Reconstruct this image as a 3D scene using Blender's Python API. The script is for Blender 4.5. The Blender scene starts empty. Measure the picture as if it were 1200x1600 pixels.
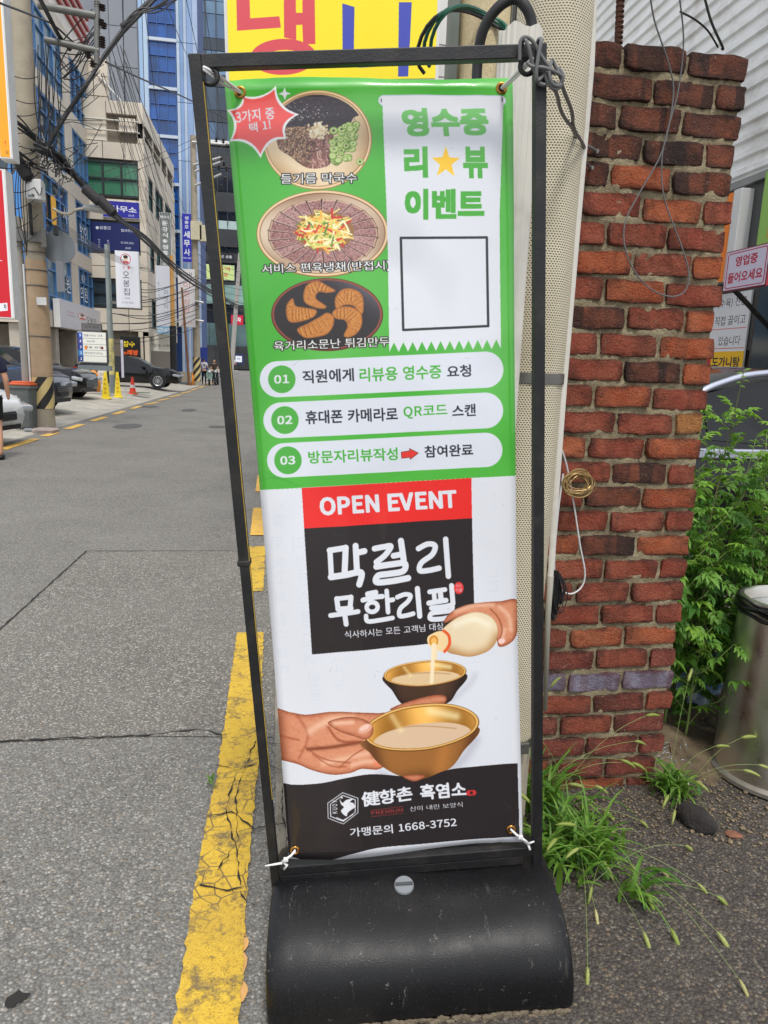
import bpy, bmesh, math, random, os
import numpy as np
from mathutils import Vector, Matrix
R = math.radians
sc = bpy.context.scene
col = sc.collection
# ---------------------------------------------------------------- camera, sky, sun, exposure
F_PX = 1108.0; EYE = Vector((0, 0, 1.5))
FW = Vector((0.15693588, 0.96762736, -0.19765734)).normalized()
RT = Vector((0.98759832, -0.15283736, 0.03592077)).normalized()
UP = RT.cross(FW).normalized(); RT = FW.cross(UP).normalized()
cd = bpy.data.cameras.new('camera'); cam = bpy.data.objects.new('camera', cd); col.objects.link(cam)
cd.sensor_fit = 'HORIZONTAL'; cd.sensor_width = 36; cd.lens = F_PX/1200*36; cd.clip_start = .05; cd.clip_end = 1500
cam.matrix_world = Matrix.Translation(EYE) @ Matrix((RT, UP, -FW)).transposed().to_4x4()
sc.camera = cam
w = bpy.data.worlds.new('World'); sc.world = w; w.use_nodes = True
nt = w.node_tree; bg = nt.nodes['Background']; sky = nt.nodes.new('ShaderNodeTexSky')
SUN_EL, SUN_AZ = 60, 176         # azimuth clockwise from +Y (the street direction)
sky.sky_type = 'NISHITA'; sky.sun_disc = False; sky.sun_elevation = R(SUN_EL); sky.sun_rotation = R(SUN_AZ)
sky.air_density = 1.0; sky.dust_density = 2.0; sky.ozone_density = 1.0; sky.altitude = 50
tcw = nt.nodes.new('ShaderNodeTexCoord'); nzw = nt.nodes.new('ShaderNodeTexNoise'); nzw.inputs['Scale'].default_value = 2.2; nzw.inputs['Detail'].default_value = 7; nt.links.new(tcw.outputs['Generated'], nzw.inputs['Vector'])
mrw = nt.nodes.new('ShaderNodeMapRange'); mrw.inputs[1].default_value = .3; mrw.inputs[2].default_value = .62; mrw.inputs[3].default_value = .45; mrw.inputs[4].default_value = .95; nt.links.new(nzw.outputs[0], mrw.inputs[0])
mxw = nt.nodes.new('ShaderNodeMix'); mxw.data_type = 'RGBA'; nt.links.new(mrw.outputs[0], mxw.inputs[0]); nt.links.new(sky.outputs[0], mxw.inputs[6]); mxw.inputs[7].default_value = (7.6, 7.9, 8.3, 1)     # thin bright cloud over blue
nt.links.new(mxw.outputs[2], bg.inputs[0]); bg.inputs[1].default_value = 0.102
sd = bpy.data.lights.new('sun', 'SUN'); sd.energy = 1.5; sd.angle = R(11); sd.color = (1, .96, .9)
so = bpy.data.objects.new('sun', sd); col.objects.link(so)
sv = Vector((math.sin(R(SUN_AZ))*math.cos(R(SUN_EL)), math.cos(R(SUN_AZ))*math.cos(R(SUN_EL)), math.sin(R(SUN_EL))))
so.rotation_euler = sv.to_track_quat('Z', 'Y').to_euler()
sc.view_settings.view_transform = 'Standard'; sc.view_settings.look = 'None'
sc.view_settings.exposure = 0.66; sc.view_settings.gamma = 1; sc.view_settings.use_curve_mapping = False
sc.cycles.max_bounces = 6; sc.cycles.use_denoising = True

# ---------------------------------------------------------------- measuring helpers (survey of the place from the photograph)
def ray(px, py): return (FW*F_PX+RT*(px-600)-UP*(py-800)).normalized()
def atY(px, py, Y): d = ray(px, py); return EYE+d*(Y/d.y)
def atX(px, py, X): d = ray(px, py); return EYE+d*(X/d.x)
def atZ(px, py, Z=0.0): d = ray(px, py); return EYE+d*((Z-1.5)/d.z)
def onp(px, py, O, N): d = ray(px, py); return EYE+d*((O-EYE).dot(N)/d.dot(N))
def sm(t): t = max(0, min(1, t)); return t*t*(3-2*t)
def gz(x, y):
    z = .042*sm((x-.02)/.75)
    z += .2*sm((-4.75-x)/1.8)*sm((y-15)/9)
    z += .55*sm((y-58)/42)
    return z
# ---------------------------------------------------------------- tagging
def tag(o, label=None, cat=None, group=None, kind=None):
    if label: o['label'] = label
    if cat: o['category'] = cat
    if group: o['group'] = group
    if kind: o['kind'] = kind
    return o
def thing(name, label, cat, loc=(0, 0, 0), rz=0, group=None):
    o = bpy.data.objects.new(name, None); o.empty_display_size = .1; col.objects.link(o)
    o.location = loc; o.rotation_euler = (0, 0, rz); return tag(o, label, cat, group)
def link(name, me, parent=None, mat=None):
    o = bpy.data.objects.new(name, me); col.objects.link(o)
    if mat is not None: me.materials.clear(); me.materials.append(mat)
    if parent is not None: o.parent = parent
    return o
def obj(name, bm, mat, parent=None, smooth=False, angle=None):
    me = bpy.data.meshes.new(name); bm.normal_update(); bm.to_mesh(me); bm.free()
    if smooth:
        for p in me.polygons: p.use_smooth = True
        if angle:
            try: me.set_sharp_from_angle(angle=R(angle))
            except Exception: pass
    return link(name, me, parent, mat)
def copy_tree(o, parent=None):
    c = o.copy(); col.objects.link(c)
    if parent is not None: c.parent = parent
    for ch in list(o.children): copy_tree(ch, c)
    return c
# ---------------------------------------------------------------- shapes
def bx(bm, x0, x1, y0, y1, z0, z1, M=None, bev=0):
    vs = [bm.verts.new((x, y, z)) for z in (z0, z1) for y in (y0, y1) for x in (x0, x1)]
    fs = [bm.faces.new([vs[i] for i in f]) for f in ((0, 2, 3, 1), (4, 5, 7, 6), (0, 1, 5, 4), (2, 6, 7, 3), (0, 4, 6, 2), (1, 3, 7, 5))]
    if bev:
        es = list({e for f in fs for e in f.edges}); r = bmesh.ops.bevel(bm, geom=es, offset=bev, segments=2, affect='EDGES', profile=.5)
        vs = list({v for v in vs if v.is_valid} | set(r['verts']))
    if M is not None:
        for v in vs: v.co = M @ v.co
    return vs
def box(name, a, b, mat, parent=None, bev=0, M=None):
    bm = bmesh.new(); a, b = Vector(a), Vector(b)
    bx(bm, min(a.x, b.x), max(a.x, b.x), min(a.y, b.y), max(a.y, b.y), min(a.z, b.z), max(a.z, b.z), M, bev)
    return obj(name, bm, mat, parent)
def tube(bm, pts, r, n=6, cap=True, closed=False):
    P = [Vector(p) for p in pts]; L = len(P); rr = r if isinstance(r, (list, tuple)) else [r]*L
    T = []
    for i in range(L):
        if closed: t = P[(i+1) % L]-P[i-1]
        else: t = P[min(i+1, L-1)]-P[max(i-1, 0)]
        T.append(t.normalized() if t.length > 1e-9 else Vector((0, 0, 1)))
    a = Vector((0, 0, 1)) if abs(T[0].z) < .9 else Vector((1, 0, 0))
    u = T[0].cross(a).normalized(); rings = []
    for i in range(L):
        u = (u-T[i]*u.dot(T[i])).normalized(); v = T[i].cross(u)
        rings.append([bm.verts.new(P[i]+(u*math.cos(2*math.pi*k/n)+v*math.sin(2*math.pi*k/n))*rr[i]) for k in range(n)])
    for i in range(L if closed else L-1):
        A, B = rings[i], rings[(i+1) % L]
        for k in range(n): bm.faces.new((A[k], A[(k+1) % n], B[(k+1) % n], B[k]))
    if cap and not closed:
        bm.faces.new(rings[0][::-1]); bm.faces.new(rings[-1])
    return rings
def rod(name, pts, r, mat, parent=None, n=8, closed=False):
    bm = bmesh.new(); tube(bm, pts, r, n, closed=closed); return obj(name, bm, mat, parent, True, 50)
def crv(pts, n=6, closed=False): return [Vector(p) for p in spline(pts, n, closed)]
def lathe(bm, prof, n=24, c=(0, 0, 0), sx=1, sy=1):
    rings = [[bm.verts.new((c[0]+r*sx*math.cos(2*math.pi*k/n), c[1]+r*sy*math.sin(2*math.pi*k/n), c[2]+z)) for k in range(n)] for r, z in prof]
    for A, B in zip(rings[:-1], rings[1:]):
        for k in range(n): bm.faces.new((A[k], A[(k+1) % n], B[(k+1) % n], B[k]))
    return rings
def lath(name, prof, mat, parent=None, n=24, c=(0, 0, 0), caps=True, angle=40, sx=1, sy=1):
    bm = bmesh.new(); r = lathe(bm, prof, n, c, sx, sy)
    if caps:
        if prof[0][0] > 1e-4: bm.faces.new(r[0][::-1])
        if prof[-1][0] > 1e-4: bm.faces.new(r[-1])
    return obj(name, bm, mat, parent, True, angle)
def prism(bm, pts, y0, y1, M=None):   # outline in x,z pushed along y
    A = [bm.verts.new((x, y0, z)) for x, z in pts]; B = [bm.verts.new((x, y1, z)) for x, z in pts]; n = len(pts)
    for i in range(n): bm.faces.new((A[i], A[(i+1) % n], B[(i+1) % n], B[i]))
    bm.faces.new(A[::-1]); bm.faces.new(B)
    if M is not None:
        for v in A+B: v.co = M @ v.co
# ---------------------------------------------------------------- materials
_m = {}
def lin(c):
    return tuple(((x/255)/12.92 if x/255 <= .04045 else ((x/255+.055)/1.055)**2.4) for x in c)
def mat(name, rgb, rough=.6, metal=0, var=0, scale=8, bump=0, bscale=60, dirt=0, dirtc=(60, 55, 48), dscale=4, spec=.5, coat=0, objrand=0, alpha=1, trans=0, emit=0, world=False, detail=4):
    if name in _m: return _m[name]
    m = bpy.data.materials.new(name); m.use_nodes = True; _m[name] = m
    n = m.node_tree.nodes; l = m.node_tree.links; p = n['Principled BSDF']
    p.inputs['Roughness'].default_value = rough; p.inputs['Metallic'].default_value = metal
    p.inputs['Specular IOR Level'].default_value = spec; p.inputs['Coat Weight'].default_value = coat
    p.inputs['Transmission Weight'].default_value = trans; p.inputs['Alpha'].default_value = alpha
    c = lin(rgb)+(1,); p.inputs['Base Color'].default_value = c
    tc = n.new('ShaderNodeTexCoord'); src = tc.outputs['Object']
    if world: g = n.new('ShaderNodeNewGeometry'); src = g.outputs['Position']
    def noise(s, d=detail, r=.6):
        t = n.new('ShaderNodeTexNoise'); t.inputs['Scale'].default_value = s; t.inputs['Detail'].default_value = d; t.inputs['Roughness'].default_value = r; l.new(src, t.inputs['Vector']); return t.outputs[0]
    out = None
    if var or dirt or objrand:
        hs = n.new('ShaderNodeHueSaturation'); hs.inputs['Color'].default_value = c; out = hs.outputs[0]
        v = None
        if var:
            mr = n.new('ShaderNodeMapRange'); mr.inputs[1].default_value = .3; mr.inputs[2].default_value = .7; mr.inputs[3].default_value = 1-var; mr.inputs[4].default_value = 1+var
            l.new(noise(scale), mr.inputs[0]); v = mr.outputs[0]
        if objrand:
            oi = n.new('ShaderNodeObjectInfo'); m2 = n.new('ShaderNodeMapRange'); m2.inputs[3].default_value = 1-objrand; m2.inputs[4].default_value = 1+objrand; l.new(oi.outputs['Random'], m2.inputs[0])
            if v is not None:
                mu = n.new('ShaderNodeMath'); mu.operation = 'MULTIPLY'; l.new(v, mu.inputs[0]); l.new(m2.outputs[0], mu.inputs[1]); v = mu.outputs[0]
            else: v = m2.outputs[0]
        if v is not None: l.new(v, hs.inputs['Value'])
        if dirt:
            mx = n.new('ShaderNodeMix'); mx.data_type = 'RGBA'; l.new(out, mx.inputs[6]); mx.inputs[7].default_value = lin(dirtc)+(1,)
            mr = n.new('ShaderNodeMapRange'); mr.inputs[1].default_value = .5; mr.inputs[2].default_value = .72; mr.inputs[4].default_value = dirt; l.new(noise(dscale, 6, .65), mr.inputs[0]); l.new(mr.outputs[0], mx.inputs[0]); out = mx.outputs[2]
        l.new(out, p.inputs['Base Color'])
    if bump:
        b = n.new('ShaderNodeBump'); b.inputs['Strength'].default_value = bump; b.inputs['Distance'].default_value = .01; l.new(noise(bscale, 5), b.inputs['Height']); l.new(b.outputs[0], p.inputs['Normal'])
    if emit: p.inputs['Emission Color'].default_value = c; p.inputs['Emission Strength'].default_value = emit
    return m
def imat(name, img, rough=.5, coat=0, emit=0, spec=.5):
    m = bpy.data.materials.new(name); m.use_nodes = True; n = m.node_tree.nodes; l = m.node_tree.links; p = n['Principled BSDF']
    t = n.new('ShaderNodeTexImage'); t.image = img; t.interpolation = 'Cubic'; t.extension = 'EXTEND'
    uv = n.new('ShaderNodeUVMap'); uv.uv_map = 'UVMap'; l.new(uv.outputs[0], t.inputs[0]); l.new(t.outputs[0], p.inputs['Base Color'])
    p.inputs['Roughness'].default_value = rough; p.inputs['Coat Weight'].default_value = coat; p.inputs['Specular IOR Level'].default_value = spec
    return m
class NT:
    """short-hand for building a node material"""
    def __init__(s, name):
        s.m = bpy.data.materials.new(name); s.m.use_nodes = True; s.n = s.m.node_tree.nodes; s.l = s.m.node_tree.links; s.p = s.n['Principled BSDF']; _m[name] = s.m
        s.pos = s.n.new('ShaderNodeNewGeometry').outputs['Position']; s.obj = s.n.new('ShaderNodeTexCoord').outputs['Object']
    def noise(s, sc_, d=4, r=.6, v=None, out=0):
        t = s.n.new('ShaderNodeTexNoise'); t.inputs['Scale'].default_value = sc_; t.inputs['Detail'].default_value = d; t.inputs['Roughness'].default_value = r; s.l.new(v if v is not None else s.pos, t.inputs['Vector']); return t.outputs[out]
    def voro(s, sc_, feat='F1', v=None, out='Distance', rnd=1):
        t = s.n.new('ShaderNodeTexVoronoi'); t.feature = feat; t.inputs['Scale'].default_value = sc_; t.inputs['Randomness'].default_value = rnd; s.l.new(v if v is not None else s.pos, t.inputs['Vector']); return t.outputs[out]
    def rng(s, x, a, b, c=0, d=1):
        t = s.n.new('ShaderNodeMapRange'); t.inputs[1].default_value = a; t.inputs[2].default_value = b; t.inputs[3].default_value = c; t.inputs[4].default_value = d; s.l.new(x, t.inputs[0]); return t.outputs[0]
    def math(s, op, a, b=0, c=None):
        t = s.n.new('ShaderNodeMath'); t.operation = op
        for i, x in enumerate((a, b) if c is None else (a, b, c)):
            if isinstance(x, (int, float)): t.inputs[i].default_value = x
            else: s.l.new(x, t.inputs[i])
        return t.outputs[0]
    def ramp(s, x, stops):
        t = s.n.new('ShaderNodeValToRGB'); e = t.color_ramp.elements
        while len(e) < len(stops): e.new(.5)
        for i, (p_, c_) in enumerate(stops): e[i].position = p_; e[i].color = lin(c_)+(1,)
        s.l.new(x, t.inputs[0]); return t.outputs[0]
    def mix(s, f, a, b, mode='MIX'):
        t = s.n.new('ShaderNodeMix'); t.data_type = 'RGBA'; t.blend_type = mode
        for i, x in ((0, f), (6, a), (7, b)):
            if isinstance(x, tuple): t.inputs[i].default_value = lin(x)+(1,)
            elif isinstance(x, (int, float)): t.inputs[i].default_value = x
            else: s.l.new(x, t.inputs[i])
        return t.outputs[2]
    def bump(s, h, st=.5, dist=.01, nrm=None):
        b = s.n.new('ShaderNodeBump'); b.inputs['Strength'].default_value = st; b.inputs['Distance'].default_value = dist; s.l.new(h, b.inputs['Height'])
        if nrm is not None: s.l.new(nrm, b.inputs['Normal'])
        s.l.new(b.outputs[0], s.p.inputs['Normal']); return b.outputs[0]
    def base(s, c, rough=None):
        s.l.new(c, s.p.inputs['Base Color'])
        if isinstance(rough, (int, float)): s.p.inputs['Roughness'].default_value = rough
        elif rough is not None: s.l.new(rough, s.p.inputs['Roughness'])
        return s.m
def asphalt(name, dark, mid, light, scale=85, grain=1.0, bumpk=.8):
    t = NT(name)
    cell = t.voro(scale, out='Color'); sep = t.n.new('ShaderNodeSeparateColor'); t.l.new(cell, sep.inputs[0])
    dist = t.voro(scale); fine = t.noise(scale*3.5, 3)
    v = t.math('ADD', t.math('MULTIPLY', sep.outputs[0], .62*grain), t.math('MULTIPLY', fine, .5))
    c = t.ramp(v, [(.10, dark), (.40, mid), (.74, mid), (.96, light)])
    c = t.mix(t.rng(t.noise(2.3, 6, .7), .48, .7, 0, .22), c, tuple(int(x*.72) for x in mid))
    warm = t.mix(t.rng(sep.outputs[1], .86, .95, 0, .45), c, (150, 128, 100))
    far = t.noise(26, 3, .75); warm = t.mix(t.rng(far, .56, .72, 0, .35), warm, light); warm = t.mix(t.rng(far, .44, .30, 0, .35), warm, dark)
    gap = t.mix(t.rng(dist, .36, .8, 0, .6), warm, dark)
    big = t.noise(.9, 5, .6); gap = t.mix(t.rng(big, .35, .7, 0, .38), gap, tuple(int(x*1.12) for x in mid)); gap = t.mix(t.rng(t.noise(.42, 5, .6), .52, .72, 0, .28), gap, tuple(int(x*.6) for x in mid))
    spots = t.mix(t.rng(t.noise(5.5, 6, .7), .62, .74, 0, .35), gap, dark)
    h = t.math('SUBTRACT', t.math('MULTIPLY', sep.outputs[2], .5), dist)
    t.bump(t.math('ADD', h, t.math('MULTIPLY', fine, .3)), bumpk, .006)
    t.p.inputs['Specular IOR Level'].default_value = .3
    return t.base(spots, .85)
def concrete(name, c=(172, 168, 160), dark=(110, 106, 98), scale=6, world=True, joints=0):
    t = NT(name); v = t.pos if world else t.obj
    a = t.mix(t.rng(t.noise(scale, 8, .65, v), .35, .72), c, dark); f = t.noise(140, 3, .6, v)
    a = t.mix(t.rng(f, .5, .8, 0, .4), a, dark); t.bump(f, .5, .004)
    return t.base(a, .85)
# ---------------------------------------------------------------- painting of flat print (numpy canvases)
_txt = {}; GLY = {}; _face = []
def load_letter(ch):
    """contours of one character in ems, from the CJK face that ships inside Blender"""
    if not _face:
        f = None
        try: f = bpy.data.fonts.load(os.path.join(bpy.utils.system_resource('DATAFILES', path='fonts'), 'Noto Sans CJK Regular.woff2'))
        except Exception: f = None
        _face.append(f)
    k = 1/.35 if _face[0] else 1.0
    cu = bpy.data.curves.new('letter', 'FONT'); cu.body = ch; cu.resolution_u = 3
    if _face[0]: cu.font = _face[0]
    ob = bpy.data.objects.new('letter', cu); me = bpy.data.meshes.new_from_object(ob); seen = {}; nxt = {}
    for p in me.polygons:
        v = list(p.vertices)
        for i in range(len(v)): e = (v[i-1], v[i]); seen[frozenset(e)] = seen.get(frozenset(e), 0)+1
    for p in me.polygons:
        v = list(p.vertices)
        for i in range(len(v)):
            if seen[frozenset((v[i-1], v[i]))] == 1: nxt[v[i-1]] = v[i]
    L = []; used = set()
    for s in list(nxt):
        if s in used: continue
        lp = [s]; used.add(s); c = nxt[s]
        while c != s and c in nxt and c not in used: lp.append(c); used.add(c); c = nxt[c]
        if len(lp) > 2: L.append([(me.vertices[i].co.x*k, me.vertices[i].co.y*k) for i in lp])
    wd = max([p[0] for l in L for p in l], default=.3)
    GLY[ch] = ((.92 if ord(ch) > 4000 else wd+.065), L)
    bpy.data.objects.remove(ob); bpy.data.curves.remove(cu); bpy.data.meshes.remove(me)
def outline(s):
    """contours of a whole string, in ems, pen starting at 0"""
    x = 0; out = []
    for ch in s:
        if ch == ' ': x += .3; continue
        if ch not in GLY: load_letter(ch)
        adv, L = GLY[ch]; out += [[(a+x, b) for a, b in l] for l in L]; x += adv
    return out
def glyph_mask(s, px=110, bold=0.0):
    """coverage mask of a string, cropped to its ink"""
    key = (s, px)
    if key in _txt: m = _txt[key]
    else:
        L = outline(s)
        if not L: return np.zeros((4, 4), np.float32)
        xs = [p[0] for l in L for p in l]; ys = [p[1] for l in L for p in l]; x0, y1 = min(xs), max(ys)
        h = int((y1-min(ys))*px)+6; w = int((max(xs)-x0)*px)+6; m = np.zeros((h, w), bool)
        for l in L:
            Q = [((a-x0)*px+2, (y1-b)*px+2) for a, b in l]
            u0, u1 = int(min(p[0] for p in Q)), int(max(p[0] for p in Q))+2; v0, v1 = int(min(p[1] for p in Q)), int(max(p[1] for p in Q))+2
            X, Y = np.meshgrid(np.arange(u0, min(u1, w))+.5, np.arange(v0, min(v1, h))+.5); k = np.zeros(X.shape, bool)
            for i in range(len(Q)):
                (xa, ya), (xb, yb) = Q[i-1], Q[i]
                if ya != yb: k ^= ((ya > Y) != (yb > Y)) & (X < (xb-xa)*(Y-ya)/(yb-ya)+xa)
            m[v0:v0+X.shape[0], u0:u0+X.shape[1]] ^= k
        m = m.astype(np.float32); _txt[key] = m
    if bold: m = dilate(m, bold*px)
    return m
def dilate(m, r):
    if r < 0:      # square pen for the block letters
        n = int(round(-r)); p = np.pad(m, n+1); o = p.copy()
        for k in range(-n, n+1): o = np.maximum(o, np.roll(p, k, 1))
        q = o.copy()
        for k in range(-n, n+1): q = np.maximum(q, np.roll(o, k, 0))
        return q
    R_ = int(math.ceil(r)); p = np.pad(m, R_+1); o = p.copy()
    n = 20 if r > 2 else 10
    for rr in ([r*.5, r] if r > 2 else [r]):
        for k in range(n):
            a = 2*math.pi*k/n; dx, dy = int(round(rr*math.cos(a))), int(round(rr*math.sin(a)))
            o = np.maximum(o, np.roll(p, (dy, dx), (0, 1)))
    return o
def S(r, g, b): return np.array([r/255., g/255., b/255.], np.float32)
def spline(pts, n=8, closed=True):
    P = [np.array(p, float) for p in pts]; out = []; L = len(P)
    for i in range(L if closed else L-1):
        if closed: a, b, c, d = P[i-1], P[i], P[(i+1) % L], P[(i+2) % L]
        else: a, b, c, d = P[max(i-1, 0)], P[i], P[i+1], P[min(i+2, L-1)]
        for k in range(n):
            t = k/n
            out.append(.5*((2*b)+(c-a)*t+(2*a-5*b+4*c-d)*t*t+(3*b-a-3*c+d)*t**3))
    if not closed: out.append(P[-1])
    return out
class Canvas:
    """paints in any measured coordinate frame: origin (x0,y0), s pixels per unit"""
    def __init__(c, x0, y0, w, h, s, col):
        c.x0, c.y0, c.s = x0, y0, s; c.W, c.H = int(w*s), int(h*s)
        c.a = np.empty((c.H, c.W, 3), np.float32); c.a[:] = col
        c.f = lambda x, y: (x, y)
    def frame(c, ox, oy, k): c.f = lambda x, y: (ox+x/k, oy+y/k); c.k = k
    def q(c, p):
        x, y = c.f(p[0], p[1]); return ((x-c.x0)*c.s, (y-c.y0)*c.s)
    def win(c, x0, y0, x1, y1):
        x0 = max(0, int(x0)); y0 = max(0, int(y0)); x1 = min(c.W, int(x1)+2); y1 = min(c.H, int(y1)+2)
        if x1 <= x0 or y1 <= y0: return None
        X, Y = np.meshgrid(np.arange(x0, x1)+.5, np.arange(y0, y1)+.5)
        return (slice(y0, y1), slice(x0, x1)), X, Y
    def put(c, sl, m, col):
        m = m[..., None]; c.a[sl] = c.a[sl]*(1-m)+col*m
    def polymask(c, pts):
        Q = [c.q(p) for p in pts]; xs = [p[0] for p in Q]; ys = [p[1] for p in Q]
        w = c.win(min(xs), min(ys), max(xs), max(ys))
        if w is None: return None
        sl, X, Y = w; m = np.zeros(X.shape, bool)
        for i in range(len(Q)):
            (xa, ya), (xb, yb) = Q[i-1], Q[i]
            if ya == yb: continue
            m ^= ((ya > Y) != (yb > Y)) & (X < (xb-xa)*(Y-ya)/(yb-ya)+xa)
        return sl, X, Y, m.astype(np.float32)
    def poly(c, pts, col, alpha=1, soft=False, clip=None):
        if soft: pts = spline(pts)
        r = c.polymask(pts)
        if r is None: return
        sl, X, Y, m = r
        if clip is not None: m = m*clip[sl]
        if callable(col): col = col(X, Y)
        c.put(sl, m*alpha, col)
    def full(c, pts, soft=True):
        r = c.polymask(spline(pts) if soft else pts); M = np.zeros((c.H, c.W), np.float32)
        if r: M[r[0]] = r[3]
        return M
    def ell(c, cx, cy, rx, ry, col, rot=0, alpha=1, edge=1.2, clip=None):
        x, y = c.q((cx, cy)); x2, y2 = c.q((cx+rx, cy+ry)); rx, ry = x2-x, y2-y; R_ = max(rx, ry)+2
        w = c.win(x-R_, y-R_, x+R_, y+R_)
        if w is None: return
        sl, X, Y = w; ca, sa = math.cos(rot), math.sin(rot)
        u = ((X-x)*ca+(Y-y)*sa)/rx; v = (-(X-x)*sa+(Y-y)*ca)/ry; d = np.sqrt(u*u+v*v)
        m = np.clip((1-d)*min(rx, ry)/edge+.5, 0, 1)*alpha
        if clip is not None: m = m*clip[sl]
        if callable(col): col = col(u, v)
        c.put(sl, m, col)
    def stroke(c, pts, wd, col, alpha=1, soft=0, clip=None, curve=False):
        if curve: pts = spline(pts, 6, False)
        Q = [c.q(p) for p in pts]; a0 = c.q((0, 0)); a1 = c.q((wd, 0)); r = (a1[0]-a0[0])/2
        xs = [p[0] for p in Q]; ys = [p[1] for p in Q]; pad = r*(1+soft)+2
        w = c.win(min(xs)-pad, min(ys)-pad, max(xs)+pad, max(ys)+pad)
        if w is None: return
        sl, X, Y = w; D = np.full(X.shape, 1e9, np.float32)
        for (xa, ya), (xb, yb) in zip(Q[:-1], Q[1:]):
            dx, dy = xb-xa, yb-ya; L = dx*dx+dy*dy+1e-9
            t = np.clip(((X-xa)*dx+(Y-ya)*dy)/L, 0, 1)
            D = np.minimum(D, (X-xa-t*dx)**2+(Y-ya-t*dy)**2)
        D = np.sqrt(D)
        m = np.exp(-(D/r)**2*1.5) if soft else np.clip(r-D+.5, 0, 1)
        if clip is not None: m = m*clip[sl]
        c.put(sl, m*alpha, col)
    def text(c, s, tl, tr, bl, col, bold=0.0, outline=0.0, ocol=None, alpha=1, mirror=False, px=110):
        base = glyph_mask(s, px, bold)
        jobs = [(dilate(base, outline*px), ocol, outline*px), (base, col, 0)] if outline else [(base, col, 0)]
        A, B, C_ = np.array(c.q(tl)), np.array(c.q(tr)), np.array(c.q(bl))
        h, w = base.shape
        if mirror: A, B = B, A; C_ = C_+(A-B)
        for m, cc, o in jobs:
            H_, W_ = m.shape; px_, py_ = (W_-w)/2, (H_-h)/2
            ex, ey = (B-A)/w, (C_-A)/h
            O = A-ex*px_-ey*py_
            cs = [O, O+ex*W_, O+ey*H_, O+ex*W_+ey*H_]
            g = c.win(min(p[0] for p in cs), min(p[1] for p in cs), max(p[0] for p in cs), max(p[1] for p in cs))
            if g is None: continue
            sl, X, Y = g; det = ex[0]*ey[1]-ex[1]*ey[0]
            acc = 0
            for ox, oy in ((-.25, -.25), (.25, -.25), (-.25, .25), (.25, .25)):
                dx, dy = X+ox-O[0], Y+oy-O[1]
                u = (dx*ey[1]-dy*ey[0])/det; v = (dy*ex[0]-dx*ex[1])/det
                ui, vi = u.astype(int), v.astype(int)
                ok = (u >= 0) & (v >= 0) & (ui < W_) & (vi < H_)
                acc = acc+np.where(ok, m[np.clip(vi, 0, H_-1), np.clip(ui, 0, W_-1)], 0)
            k = cc(X, Y) if callable(cc) else cc
            c.put(sl, acc/4*alpha, k)
    def image(c, name, quad=None, w=None, h=None):
        a = c.a
        if quad is not None:      # rectify: quad = corners tl,tr,br,bl in the measured frame
            dst = [((x-c.x0)*c.s, (y-c.y0)*c.s) for x, y in quad]; A = []
            for (X, Y), (x, y) in zip([(0, 0), (w, 0), (w, h), (0, h)], dst):
                A.append([X, Y, 1, 0, 0, 0, -x*X, -x*Y, -x]); A.append([0, 0, 0, X, Y, 1, -y*X, -y*Y, -y])
            Hm = np.linalg.svd(np.array(A))[2][-1].reshape(3, 3)
            X, Y = np.meshgrid(np.arange(w)+.5, np.arange(h)+.5)
            D = Hm[2, 0]*X+Hm[2, 1]*Y+Hm[2, 2]
            x = (Hm[0, 0]*X+Hm[0, 1]*Y+Hm[0, 2])/D-.5; y = (Hm[1, 0]*X+Hm[1, 1]*Y+Hm[1, 2])/D-.5
            x = np.clip(x, 0, c.W-1.01); y = np.clip(y, 0, c.H-1.01)
            xi, yi = x.astype(int), y.astype(int); fx, fy = (x-xi)[..., None], (y-yi)[..., None]
            a = (a[yi, xi]*(1-fx)+a[yi, xi+1]*fx)*(1-fy)+(a[yi+1, xi]*(1-fx)+a[yi+1, xi+1]*fx)*fy
        H_, W_ = a.shape[:2]
        im = bpy.data.images.new(name, W_, H_, alpha=False)
        o = np.ones((H_, W_, 4), np.float32); o[..., :3] = np.clip(a[::-1], 0, 1)
        im.pixels.foreach_set(o.ravel()); im.update(); im.pack()
        return im
# ---------------------------------------------------------------- common materials
BLACKM = mat('black_powder_coat', (22, 22, 24), .5, 0, .25, 14, .15, 180, .25, (92, 84, 74), 9)
GLASSD = mat('dark_window_glass', (52, 64, 72), .08, 0, .4, .35, spec=.8)
GLASSG = mat('green_window_glass', (70, 128, 98), .15, 0, .2, .4, spec=.7)
GLASSB = mat('blue_window_glass', (22, 78, 148), .12, 0, .45, .3, spec=.8, objrand=.35)
GLASST = mat('tower_window_glass', (60, 84, 108), .1, 0, .4, .25, spec=.8, objrand=.5)
BLUEF = mat('blue_window_frame', (78, 124, 176), .5, 0, .12, 3)
DKF = mat('dark_window_frame', (34, 40, 42), .5)
BEIGE = mat('beige_stone_cladding', (212, 202, 186), .8, 0, .1, 1.2, .2, 30, .35, (150, 138, 122), .6, objrand=.07)
BEIGE2 = mat('grey_beige_wall', (198, 188, 174), .85, 0, .1, 1, .2, 30, .4, (128, 118, 106), .5)
POLEC = mat('pole_concrete', (160, 150, 132), .85, 0, .1, 5, .3, 60, .3, (120, 110, 96), 3)
WHITEM = mat('white_metal', (216, 216, 214), .5, 0, .04, 4, 0, 60, .2, (160, 155, 145), 5)
GREYM = mat('grey_metal', (128, 134, 138), .45, .3, .1, 6, .05, 60, .3, (96, 86, 74), 6)
CABLE = mat('black_cable', (26, 26, 28), .55)
CABLEG = mat('grey_cable', (98, 98, 98), .5)
CABLEW = mat('white_cord', (205, 205, 205), .5)
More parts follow.
